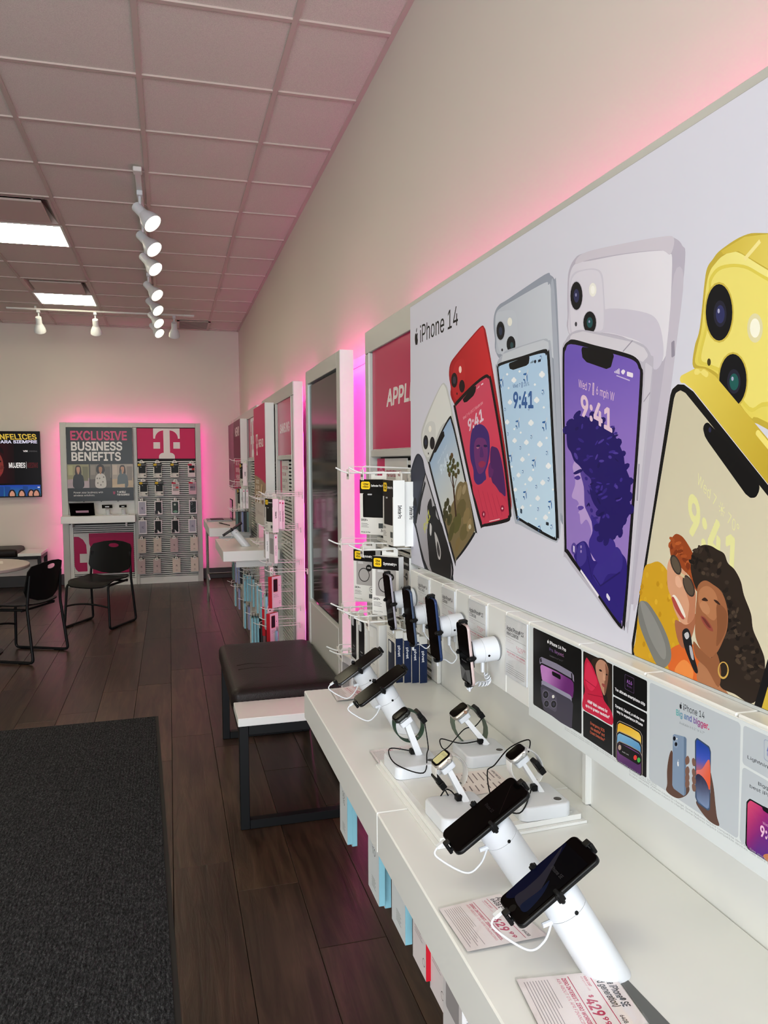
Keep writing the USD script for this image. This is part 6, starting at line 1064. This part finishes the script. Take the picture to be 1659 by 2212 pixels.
for k, (x, ln, lab) in enumerate(((-0.765, .125, 'larger'), (-0.575, .09, 'smaller'))):
    t = Thing('phone_stand', f'white stand on the back wall shelf under the {lab} black device', 'phone stand', (x, 10.36, .925)); t.part('cylinder', tube([(x+.01, 10.37, .9255), (x, 10.345, 1.0)], .026, 20), plastic, world=True, smooth=40); t.part('foot', bx(x-.05, x+.07, 10.3, 10.42, .9252, .931, .001), plastic, world=True)
    t = Thing('smartphone', f'{lab} black device held sideways on the back wall shelf', 'smartphone', (x, 10.33, 1.0)); t.part('body', place(bx(-ln/2, ln/2, -.005, .005, -ln*.21, ln*.21, .003), Rt, (x, 10.333, 1.035)), black, world=True); t.part('lit_label', place(bx(-ln*.2, ln*.2, -.0065, -.0052, -ln*.06, ln*.06), Rt, (x, 10.333, 1.035)), mat('screen_white', (220, 220, 224), .4, emit=.2), world=True)
# ================================================================ hooks and hanging packages
class Kind:
    """One kind of package: the first is built, the others are instances of it. Origin: middle of the hang tab's top; the front faces local -y."""
    all = {}
    def __init__(s, key, desc, w, h, t, build): s.desc, s.w, s.h, s.t, s.build, s.first = desc, w, h, t, build, None; Kind.all[key] = s
    def put(s, loc, rz, label, group):
        if s.first: return copy(s.first, s.name, loc, rz, label, None, group)
        s.first = T = Thing('phone_case_package', label, 'package', loc, rz, group); s.name = 'phone_case_package'; s.build(T, s.w, s.h, s.t); return T
def carton(T, w, h, t, m, tab=None, tab_h=0.028):
    top = -tab_h*.6
    T.part('carton', bx(-w/2, w/2, -t/2, t/2, top-h, top, 0.0012), m, smooth=False)
    g = Polygon([(-w*.3, 0)]+[(x, z) for x, z in ((-w*.3, tab_h*.75), (-w*.2, tab_h), (w*.2, tab_h), (w*.3, tab_h*.75), (w*.3, 0))]).difference(sbox(-w*.14, tab_h*.45, w*.14, tab_h*.72))
    e = trimesh.creation.extrude_polygon(g, 0.001, engine='earcut'); v = np.array(e.vertices); T.part('hang_tab', (np.column_stack([v[:, 0], t/2-.0015+v[:, 2], v[:, 1]-tab_h*.62]), e.faces), tab or m, smooth=False); return top
def face(T, w, h, t, top, draw, m=None, name='front_print'):
    A = Art(Local(-t/2)); A.K = lambda a, b: (-w/2+w*a, top-h+h*b); draw(A); T.art(name, A, m or ink, off=0.0003)
def side(T, w, h, t, top, draw):
    """Print on the side that faces local +x... seen first from the shop's entrance."""
    A = Art(Local(0)); A.K = lambda a, b: (-t/2+t*a, top-h+h*b); draw(A); (v, f), c = A.mesh(0); v = np.column_stack([np.full(len(v), w/2+.0003), v[:, 0], v[:, 2]]); p = T.part('side_print', (v, f), ink, False, None, False, None, None, c)
FULL = [(0, 0), (1, 0), (1, 1), (0, 1)]; cart = mat('white_carton', (226, 226, 222), 0.45); YEL = (246, 204, 40)
def badge(A, x0, y0, x1, y1):
    g = Polygon(A.pts([(x0, y0), (x1, y0), (x1, y1), (x0, y1)])); r = (x1-x0)*.018; A.add(g.buffer(-r).buffer(r), YEL); A.txt('Otter', (x0+(x1-x0)*.22, y0+(y1-y0)*.56), (x0+(x1-x0)*.86, y0+(y1-y0)*.56), (x0+(x1-x0)*.22, y0+(y1-y0)*.8), (30, 26, 14), True); A.txt('+Box', (x0+(x1-x0)*.16, y0+(y1-y0)*.22), (x0+(x1-x0)*.84, y0+(y1-y0)*.22), (x0+(x1-x0)*.16, y0+(y1-y0)*.46), (30, 26, 14), True)
def b_defender(title):
    def b(T, w, h, t):
        top = carton(T, w, h, t, cart)
        def d(A):
            A.p(FULL, (214, 212, 206)); A.p([(0, .745), (1, .745), (1, 1), (0, 1)], (16, 15, 15)); badge(A, .05, .82, .40, .96); A.txt(title, (.44, .87), (.95, .87), (.44, .905), (230, 230, 228), True)
            A.p([(.12, .31), (.95, .31), (.95, .745), (.12, .745)], (8, 8, 9), r=.004); A.p([(.2, .335), (.9, .335), (.9, .735), (.2, .735)], (17, 17, 18), r=.005); A.p([(.3, .715), (.46, .715), (.5, .74), (.3, .74)], (178, 178, 180), r=.002)
            A.txt('DROP+', (.04, .245), (.3, .245), (.04, .28), (24, 24, 24), True); [A.p([(.05, .13+k*.022), (.34-.05*(k % 2), .13+k*.022), (.34-.05*(k % 2), .138+k*.022), (.05, .138+k*.022)], (130, 128, 126)) for k in range(4)]
            A.p([(.72, .12), (.95, .12), (.95, .21), (.72, .21)], (72, 76, 76)); A.txt('iPhone 14 Plus', (.04, .03), (.4, .03), (.04, .05), (40, 40, 40), True); A.txt('3x', (.8, .06), (.92, .06), (.8, .1), (40, 40, 40), True)
        face(T, w, h, t, top, d, ink)
        def sd(A): A.p(FULL, (232, 233, 230)); A.txt('Defender Pro', (.42, .62), (.42, .42), (.72, .62), (60, 60, 62), True)
        side(T, w, h, t, top, sd)
    return b
def b_symmetry(T, w, h, t):
    top = carton(T, w, h, t, cart)
    def d(A):
        A.p(FULL, (222, 221, 217)); A.p([(0, .78), (1, .78), (1, 1), (0, 1)], (16, 15, 15)); badge(A, .06, .82, .36, .97); A.txt('Symmetry+', (.42, .86), (.93, .86), (.42, .905), (232, 232, 230), True)
        A.p([(.13, .32), (.9, .32), (.9, .78), (.13, .78)], (168, 164, 162), r=.004); A.el((.48, .52), .25, .135, (58, 56, 56)); A.el((.48, .52), .22, .118, (172, 168, 166)); A.el((.7, .66), .13, .065, (28, 27, 27)); A.txt('MAG', (.63, .65), (.77, .65), (.63, .675), (210, 208, 206), True); A.p([(.2, .73), (.46, .73), (.42, .775), (.22, .775)], (196, 194, 194), r=.002)
        A.txt('DROP+', (.05, .25), (.3, .25), (.05, .285), (24, 24, 24), True); [A.p([(.05, .14+k*.022), (.36-.05*(k % 2), .14+k*.022), (.36-.05*(k % 2), .148+k*.022), (.05, .148+k*.022)], (130, 128, 126)) for k in range(4)]
        A.p([(.7, .08), (.93, .08), (.93, .16), (.7, .16)], (90, 92, 92)); A.txt('iPhone 14 Plus', (.05, .04), (.4, .04), (.05, .06), (50, 50, 50)); A.el((.82, .25), .1, .055, (70, 70, 70)); A.el((.82, .25), .085, .046, (222, 221, 217)); A.txt('3x', (.77, .235), (.87, .235), (.77, .265), (60, 60, 60), True)
    face(T, w, h, t, top, d)
    side(T, w, h, t, top, lambda A: (A.p(FULL, (234, 235, 232)), A.txt('Symmetry+', (.4, .5), (.4, .3), (.7, .5), (60, 60, 62), True)))
def b_case(col, cam, bg=(226, 226, 224), line=None):
    def b(T, w, h, t):
        top = carton(T, w, h, t, cart)
        def d(A):
            A.p(FULL, bg); A.p([(.12, .05), (.88, .05), (.88, .95), (.12, .95)], line or col, r=.010)
            if line: A.p([(.17, .08), (.83, .08), (.83, .92), (.17, .92)], col, r=.009); A.el((.5, .45), .2, .1, line); A.el((.5, .45), .16, .08, col)
            A.p([(.17, .73), (.5, .73), (.5, .92), (.17, .92)], cam, r=.006); A.txt('iPhone', (.36, .3), (.62, .3), (.36, .325), (170, 170, 172), True); A.txt('MagSafe', (.36, .24), (.62, .24), (.36, .262), (140, 140, 142))
        face(T, w, h, t, top, d)
    return b
def b_pivet(T, w, h, t):
    top = carton(T, w, h, t, mat('navy_carton', (22, 36, 70), 0.42), cart)
    T.part('white_cap', bx(-w/2-.0008, w/2+.0008, -t/2-.0008, t/2+.0008, top-.022, top+.001, .001), cart, smooth=False)
    def d(A):
        A.p(FULL, (228, 227, 220)); A.p([(.14, 0), (.86, 0), (.86, .8), (.14, .8)], (26, 34, 58), r=.008); A.p([(.2, .6), (.5, .6), (.5, .78), (.2, .78)], (206, 210, 214), r=.006); A.txt('pivet', (.92, .9), (.92, .68), (.98, .9), (20, 20, 24), True); [A.p([(.1, .86+k*.025), (.7, .86+k*.025), (.7, .868+k*.025), (.1, .868+k*.025)], (120, 120, 120)) for k in range(3)]
    face(T, w, h, t, top, d)
    def sd(A): A.p(FULL, (24, 38, 72)); A.p([(0, .885), (1, .885), (1, 1), (0, 1)], (228, 227, 220)); A.txt('BLUE', (.4, .12), (.4, .03), (.68, .12), (216, 218, 222), True); A.txt('pivet', (.3, .78), (.3, .6), (.62, .78), (216, 218, 222), True)
    side(T, w, h, t, top, sd)
def b_goto(edge, front=(216, 222, 226), text=True):
    def b(T, w, h, t):
        top = carton(T, w, h, t, mat('carton_%d_%d' % edge[:2], edge, 0.5), mat('tab_dark', (40, 44, 44), .5))
        def d(A):
            A.p(FULL, front)
            if text:
                A.txt('GO', (.36, .60), (.66, .60), (.36, .68), (40, 48, 50)); A.txt('TO', (.40, .50), (.68, .50), (.40, .58), (40, 48, 50)); [A.p([(.34, .1+k*.022), (.7-.05*(k % 2), .1+k*.022), (.7-.05*(k % 2), .107+k*.022), (.34, .107+k*.022)], (120, 128, 130)) for k in range(6)]
        face(T, w, h, t, top, d)
    return b
def b_red(T, w, h, t):
    top = carton(T, w, h, t, mat('red_carton', (186, 22, 40), 0.45), cart)
    def d(A):
        A.p(FULL, (222, 214, 216)); A.p([(.14, .5), (.62, .5), (.62, .93), (.14, .93)], (196, 120, 110), r=.006); A.p([(.17, .52), (.59, .52), (.59, .91), (.17, .91)], (14, 14, 15), r=.006); [A.p([(.16, .34+k*.03), (.74-.06*k, .34+k*.03), (.74-.06*k, .348+k*.03), (.16, .348+k*.03)], (150, 140, 144)) for k in range(4)]; A.el((.84, .16), .09, .045, (70, 66, 70)); A.el((.84, .16), .075, .037, (222, 214, 216)); A.el((.78, .7), .03, .018, (40, 40, 44))
    face(T, w, h, t, top, d); side(T, w, h, t, top, lambda A: (A.p(FULL, (190, 22, 42)), A.el((.5, .9), .2, .03, (230, 180, 186)), A.el((.5, .82), .2, .03, (230, 180, 186))))
def b_window(case, frame=(224, 220, 226), cam=None, mark=None, band=None):
    def b(T, w, h, t):
        top = carton(T, w, h, t, cart, mat('tab_dark', (40, 44, 44), .5))
        def d(A):
            A.p(FULL, frame); A.p([(.13, .1), (.87, .1), (.87, .92), (.13, .92)], case, r=.008)
            if cam: A.p([(.2, .7), (.52, .7), (.52, .88), (.2, .88)], cam, r=.006)
            if mark: A.txt('VQ', (.38, .42), (.62, .42), (.38, .56), mark, True)
            if band == 'tag': A.p([(.05, .04), (.42, .04), (.42, .3), (.05, .3)], (42, 42, 46)); A.p([(.42, .04), (.8, .04), (.42, .3)], (214, 208, 212))
            if band == 'oval': A.sp([(.2, .2), (.5, .3), (.8, .2), (.5, .12)], (120, 160, 140)); A.el((.45, .72), .14, .08, (180, 190, 186))
            if band == 'marble': A.line([A.K(.2, .3), A.K(.8, .5)] if False else [(.2, .3), (.8, .5)], .003, (110, 124, 130)); A.line([(.3, .16), (.8, .36)], .002, (100, 112, 118)); A.el((.34, .76), .12, .1, (150, 160, 164)); A.el((.34, .76), .09, .075, (40, 46, 50))
        face(T, w, h, t, top, d)
    return b
def b_cream(T, w, h, t, c=(214, 200, 190)):
    top = carton(T, w, h, t, mat('carton_%d_%d' % c[:2], c, 0.5), mat('tab_dark', (40, 44, 44), .5))
    face(T, w, h, t, top, lambda A: (A.p(FULL, c), A.txt('VQ', (.4, .44), (.6, .44), (.4, .55), (84, 76, 74), True), A.p([(.36, .14), (.66, .14), (.66, .155), (.36, .155)], (150, 138, 134)), A.p([(.4, .17), (.62, .17), (.62, .185), (.4, .185)], (150, 138, 134)), A.p([(.42, .2), (.58, .2), (.58, .21), (.42, .21)], (150, 138, 134))))
def b_speck(c1, c2, c3, bg=(222, 208, 212)):
    def b(T, w, h, t):
        top = carton(T, w, h, t, cart); face(T, w, h, t, top, lambda A: (A.p(FULL, bg), A.p([(0, .86), (.55, .86), (.55, 1), (0, 1)], (190, 40, 70)), A.p([(.16, .3), (.9, .3), (.9, .86), (.16, .86)], c1), A.p([(.16, .5), (.9, .5), (.9, .64), (.16, .64)], c2), A.p([(.53, .5), (.9, .5), (.9, .64), (.53, .64)], c3)))
    return b
def b_white(T, w, h, t):
    top = carton(T, w, h, t, cart); face(T, w, h, t, top, lambda A: (A.p(FULL, (208, 204, 206)), A.p([(.15, .3), (.85, .3), (.85, .85), (.15, .85)], (150, 146, 148), r=.006)))
    side(T, w, h, t, top, lambda A: (A.p(FULL, (232, 230, 230)), A.txt('Screen Protector', (.4, .62), (.4, .26), (.66, .62), (120, 118, 120), True), A.el((.5, .9), .22, .03, (196, 60, 110))))
Kind('xt', 'black and grey case pack with a yellow badge', .105, .188, .04, b_defender('Defender Pro XT')); Kind('pro', 'tall white-sided case pack with a yellow badge on a black band', .105, .205, .038, b_defender('Defender Pro')); Kind('sym', 'pale case pack with a dark ring and a yellow badge', .10, .188, .03, b_symmetry)
Kind('blk', 'white box showing a black phone case', .085, .17, .03, b_case((17, 18, 24), (196, 198, 204))); Kind('clr', 'white box showing a clear phone case outline', .095, .18, .03, b_case((226, 226, 224), (232, 232, 232), line=(196, 198, 200)))
Kind('piv', 'navy blue case box with a white top', .10, .2, .023, b_pivet); Kind('goto', 'white slim box with pale blue edges', .105, .215, .016, b_goto((132, 188, 204))); Kind('lav', 'slim box with lavender edges', .1, .19, .016, b_goto((142, 148, 190), (170, 168, 186), False)); Kind('grn', 'slim box with grey-green edges', .1, .19, .018, b_goto((92, 122, 118), (96, 110, 110), False)); Kind('dark', 'slim black box', .1, .19, .02, b_goto((16, 16, 17), (24, 24, 25), False))
Kind('red', 'white box with red edges', .085, .19, .03, b_red); Kind('wht', 'slim white box with a printed edge', .095, .18, .022, b_white)
Kind('lil', 'lilac clear case in a white frame', .104, .185, .02, b_window((170, 168, 186), mark=(90, 92, 110))); Kind('bcase', 'black case in a white pack with corner label', .10, .18, .02, b_window((17, 17, 19), (216, 206, 212), band='tag')); Kind('gcase', 'dark green case in a white frame', .102, .18, .02, b_window((48, 62, 58), band='oval')); Kind('mcase', 'dark marbled case in a white frame', .102, .18, .02, b_window((44, 52, 56), band='marble'))
Kind('crm', 'cream case box with a small mark', .098, .185, .025, b_cream); Kind('rose', 'dusky pink case box with a small mark', .096, .185, .025, lambda T, w, h, t: b_cream(T, w, h, t, (196, 174, 176))); Kind('spk', 'white case pack with black, white and red blocks', .095, .165, .025, b_speck((24, 20, 22), (206, 190, 194), (196, 50, 44))); Kind('spk2', 'pale pink case pack with grey and red blocks', .095, .165, .025, b_speck((160, 154, 154), (206, 190, 194), (196, 60, 64))); Kind('spk3', 'pink case pack with grey blocks', .095, .165, .025, b_speck((150, 132, 146), (90, 84, 100), (120, 116, 130), (214, 170, 188)))
# ---- hooks
hook0 = hook1 = None
def hook(loc, rz, long=False, group='white wire peg hooks on the slatted panels'):
    """A wire peg hook with a price flag; its plate sits on the slats, the wire runs along local -y."""
    global hook0, hook1
    lab = 'white wire peg hook with a small price flag, holding packages on a slatted panel'
    lab = group
    if long and hook1: return copy(hook1, 'peg_hook', loc, rz, lab, 'hook', None)
    if hook0 and not long: return copy(hook0, 'peg_hook', loc, rz, lab, 'hook', None)
    T = Thing('peg_hook', lab, 'hook', loc, rz); L = -.10 if long else -.025
    if long: hook1 = T
    else: hook0 = T
    T.part('back_plate', bx(-.012, .012, -.004, 0, -.02, .014, .001), wire_m); T.part('wire', tube(bend([(0, -.002, 0), (0, -.2+L, .0), (0, -.235+L, .018)], .02), .0028, 7), wire_m, smooth=60); T.part('flag_arm', tube(bend([(0, -.002, .012), (0, -.19+L, .022), (0, -.19+L, .004)], .008), .0015, 6), wire_m, smooth=60); T.part('price_flag', bx(-.019, .019, -.193+L, -.1915+L, -.022, .012), mat('flag_white', (232, 228, 222), .4)); T.part('flag_print', bx(-.012, .012, -.1935+L, -.193+L, -.012, -.004), mat('flag_ink', (120, 112, 112), .5)); return T
# ---- back wall: six rows of four
RB = ['top row', 'second row', 'third row', 'fourth row', 'fifth row', 'bottom row']; CBK = ['first', 'second', 'third', 'fourth']
ZB = [1.485, 1.248, 0.998, 0.75, 0.508, 0.236]; XB = [[-.335, -.142, .071, .287], [-.324, -.13, .078, .294], [-.345, -.142, .069, .295], [-.344, -.154, .063, .283], [-.36, -.166, .043, .299], [-.373, -.178, .067, .30]]
KB = [['xt', 'xt', 'xt', 'spk'], ['xt', 'xt', 'spk2', 'spk3'], ['lil', 'bcase', 'gcase', 'mcase'], ['lil', 'bcase', 'bcase', 'lil'], ['crm', 'crm', 'rose', 'crm'], ['rose', 'rose', 'crm', 'crm']]
for r in range(6):
    for c in range(4):
        k = Kind.all[KB[r][c]]; ztop = ZB[r]+k.h/2+.017; z = ztop
        hook((XB[r][c], YF+.012, z+.006), 0.0, group=f'white wire peg hook, {CBK[c]} in the back wall {RB[r]}')
        tilt = random.uniform(-.06, .06); T = k.put((XB[r][c], YF+.012-.205+.13+.02*(c % 2), z), tilt, f'{k.desc}, {CBK[c]} in the back wall {RB[r]}', 'packages on the back wall panel')
# ---- right wall
HOOKS = []
def rp(key, px, py, x, rz_deg=-90.0, label='', group='', hk=True, dx=0.0):
    """Hangs a package whose near front top corner shows at a pixel, its front in the plane x."""
    k = Kind.all[key]; p = on(px, py, x=x); a = math.radians(rz_deg); R = rotz(a); c = np.array([k.w/2, -k.t/2, -0.017]); o = p-R@c
    T = k.put(tuple(o), a, label, group)
    if hk: HOOKS.append((o[1], o[2]+.006))
    return o
G1 = 'packages on the bay beside the poster'
rp('xt', 833, 1036, .70, -48, 'black pack with a yellow badge turned towards the entrance, highest beside the poster', G1)
rp('pro', 849, 1038, .668, -88, 'tall white-sided case pack beside the one turned towards the entrance', G1)
rp('pro', 874, 1041, .712, -91, 'tall white-sided case pack closest to the smartphone poster in the bay beside the poster', G1, False)
G2 = 'ring marked packages on the bay beside the poster'
rp('sym', 811, 1190, .70, -52, 'pale case pack with a dark ring, farthest from the smartphone poster of the three', G2); rp('sym', 829, 1192, .735, -80, 'pale case pack with a dark ring, half hidden between two alike packs', G2); rp('sym', 861, 1205, .690, -48, 'pale case pack with a dark ring, closest to the smartphone poster of the three', G2); rp('sym', 884, 1206, .735, -90, 'pale case pack seen edge-on behind the farthest wall phone', G2, False)
G3 = 'boxes on the lower hooks beside the poster'
rp('blk', 771, 1330, .625, -88, 'white box showing a black phone case, farther of the pair beside the poster', G3); rp('blk', 789, 1342, .627, -86, 'white box showing a black phone case, nearer of the pair beside the poster', G3)
rp('clr', 818, 1352, .64, -82, 'white box with a clear phone case outline, next to the boxes with black cases', G3); rp('clr', 829, 1352, .665, -90, 'white box with a clear phone case outline, next to the navy blue boxes', G3, False)
for k, px in enumerate((855, 873, 890, 907)): rp('piv', px, 1364+4*k, .66+.0225*k, -90, f'navy blue case box with a white top, {ordw[k]} from the front of its hook', 'navy blue boxes behind the counter end', k == 0)
rp('wht', 758, 1424, .62, -80, 'slim white box hanging low behind the farthest counter phone', G3); rp('wht', 777, 1432, .64, -84, 'slim white box hanging low beside the dark glass column', G3)
# under the counter
G4 = 'packages under the counter'
rp('goto', 749.5, 1678, .50, -90, 'slim pale blue edged box under the far counter, farther of the pair', G4); rp('goto', 760, 1682, .515, -90, 'slim pale blue edged box under the far counter, nearer of the pair', G4, False)
rp('goto', 818, 1775, .47, -90, 'lettered white box with pale blue edges, under the counter joint', G4); rp('goto', 831, 1782, .492, -90, 'slim pale blue edged box hanging just behind the box under the counter joint', G4, False)
rp('goto', 875, 1836, .47, -90, 'lettered white box with pale blue edges, next to the red edged boxes', G4)
rp('red', 920, 1920, .465, -90, 'red edged white box under the counter, next to the pale blue edged ones', G4); rp('red', 961, 1985, .475, -90, 'red edged white box under the counter, closest to the entrance', G4); rp('wht', 998, 2090, .47, -90, 'white box under the counter beyond the red edged ones', G4)
# bay beyond the column
G5 = 'packages on the bay beyond the column'
rp('wht', 576, 1076, .585, -86, "slim white box at the top hook's tip, beyond the glass column", G5); rp('pro', 588.5, 1078, .60, -72, 'black case pack with a yellow badge in the bay beyond the column', G5, False); rp('wht', 601, 1080, .64, -90, 'slim white box behind the badge pack in the bay beyond the column', G5); rp('wht', 607, 1081, .665, -90, 'slim white box closest to the slats on the top hook beyond the column', G5, False)
rp('wht', 573, 1146, .58, -90, 'white box at the tip of the second hook row beyond the column', G5); rp('wht', 580, 1154, .60, -88, 'white box second along the second hook row in the bay beyond the column', G5, False); rp('wht', 592, 1155, .62, -78, 'tilted white box with a magenta mark in the bay beyond the column', G5)
rp('red', 607, 1243, .64, 42, 'red edged box on the third hook row of the bay beyond the column', G5); rp('wht', 583, 1226, .60, -90, 'white box beside the upper red edged box in the bay beyond the column', G5); rp('red', 601, 1322, .655, 44, 'red edged box on the lowest hook row of the bay beyond the column', G5); rp('red', 592, 1308, .65, 40, 'red edged box just behind the lowest red one in the bay beyond the column', G5, False)
rp('goto', 573, 1290, .58, -90, 'pale blue edged box beside the lower red edged boxes', G5); rp('dark', 577, 1350, .585, -90, 'black slim box low in the bay beyond the column', G5); rp('goto', 583, 1352, .60, -90, 'pale blue edged box low in the bay beyond the column, beside the black one', G5, False); rp('goto', 595, 1364, .63, -90, 'pale blue edged box low in the bay beyond the column, closest to the bench', G5)
G6 = 'slim boxes under the white shelf'
for k, px in enumerate((526.5, 532.5, 538.5)): rp('goto', px, 1244, .58+.02*k, -90+2*k, f'pale blue edged box under the white shelf, {ordw[k]} of three on the upper front hook', G6, k == 0)
for k, (px, py) in enumerate(((545, 1252), (554, 1264), (561, 1274))): rp('goto', px, py, .60+.012*k, -90, f'pale blue edged box under the white shelf, {ordw[k]} of the slanting upper row', G6, k != 1)
for k, (px, py) in enumerate(((527, 1304), (536, 1312))): rp('goto' if k == 0 else 'lav', px, py, .585+.02*k, -90, ('pale blue' if k == 0 else 'lavender')+' edged box under the white shelf on the lower front hook', G6, k == 0)
for k, px in enumerate((542.5, 549, 555)): rp('goto', px, 1336, .58+.02*k, -90, f'pale blue edged box under the white shelf, {ordw[k]} of three on the lowest hook', G6, k == 0)
rp('dark', 562, 1338, .645, -90, 'black slim box under the white shelf beside the lowest pale blue ones', G6, False)
# T bay
G7 = 'packages on the far T bay hooks'
rp('pro', 524, 1001, .655, -80, 'case pack with a yellow badge, highest in the far T bay', G7); rp('wht', 530, 1003, .70, -90, 'slim white box beside the highest badge pack in the far T bay', G7, False)
rp('grn', 513, 1056, .63, -90, 'slim grey-green box on the second row of the far T bay', G7); rp('pro', 518, 1056, .64, -82, 'case pack with a yellow badge on the second row of the far T bay', G7, False); rp('wht', 524, 1057, .66, -90, 'slim white box in the middle of the second row of the far T bay', G7, False); rp('wht', 531, 1057, .685, -90, 'slim white box closest to the slats on the second row of the far T bay', G7, False)
for k, px in enumerate((510, 516, 522, 528, 533)): rp(('grn', 'dark', 'lav', 'dark', 'grn')[k], px, 1106, .62+.018*k, -90, f'slim dark box in the far T bay third row, {ordw[k]} from its outer end', G7, k in (0, 3))
for k, (px, py, kk) in enumerate(((502, 1212, 'grn'), (508, 1218, 'lav'), (514, 1220, 'lav'), (520, 1220, 'dark'))): rp(kk, px, py, .60+.018*k, -90, ('grey-green', 'lavender', 'lavender', 'black')[k]+f' edged slim box under the standing desk, {ordw[k]} of its row', G7, k in (0, 2))
for k, (px, py, kk) in enumerate(((507, 1264, 'goto'), (515, 1274, 'lav'))): rp(kk, px, py, .61, -90, ('pale blue', 'lavender')[k]+' edged slim box lowest beside the standing desk', G7)
# a few bare hooks
for y, z in ((5.2, 1.33), (5.35, 1.33), (5.5, 1.33), (5.3, 1.02), (5.45, 1.02), (5.2, 0.75), (5.35, 0.45), (6.0, 0.72), (6.2, 0.72), (6.4, 0.62), (7.3, 1.4), (7.4, 1.12)): HOOKS.append((y, z))
BAYS = [('under the counter', lambda y, z: y < 2.24 and z < .9), ('in the bay beside the poster', lambda y, z: y < 3.1), ('in the bay beyond the column', lambda y, z: y < 5.8), ('under the white shelf', lambda y, z: y < 6.7 and z < .95), ('beside the prepaid light box', lambda y, z: y < 7), ('in the far T bay', lambda y, z: True)]
ORD = ordw+['ninth', 'tenth']+[str(k)+'th' for k in range(11, 20)]+['20th']+[f'{k}th' for k in range(21, 60)]
keep = []
for h in HOOKS:
    if not any(abs(h[0]-k[0]) < .022 and abs(h[1]-k[1]) < .022 for k in keep): keep.append(h)
left = sorted(keep, key=lambda h: (-round(h[1], 2), h[0]))
for nm, ok in BAYS:
    mine = [h for h in left if ok(*h)]; left = [h for h in left if not ok(*h)]
    for k, (y, z) in enumerate(mine): hook((0.80, y, z), math.radians(-90), nm == 'under the counter', group=f'white wire peg hook {nm}, {ORD[k]} from the top')
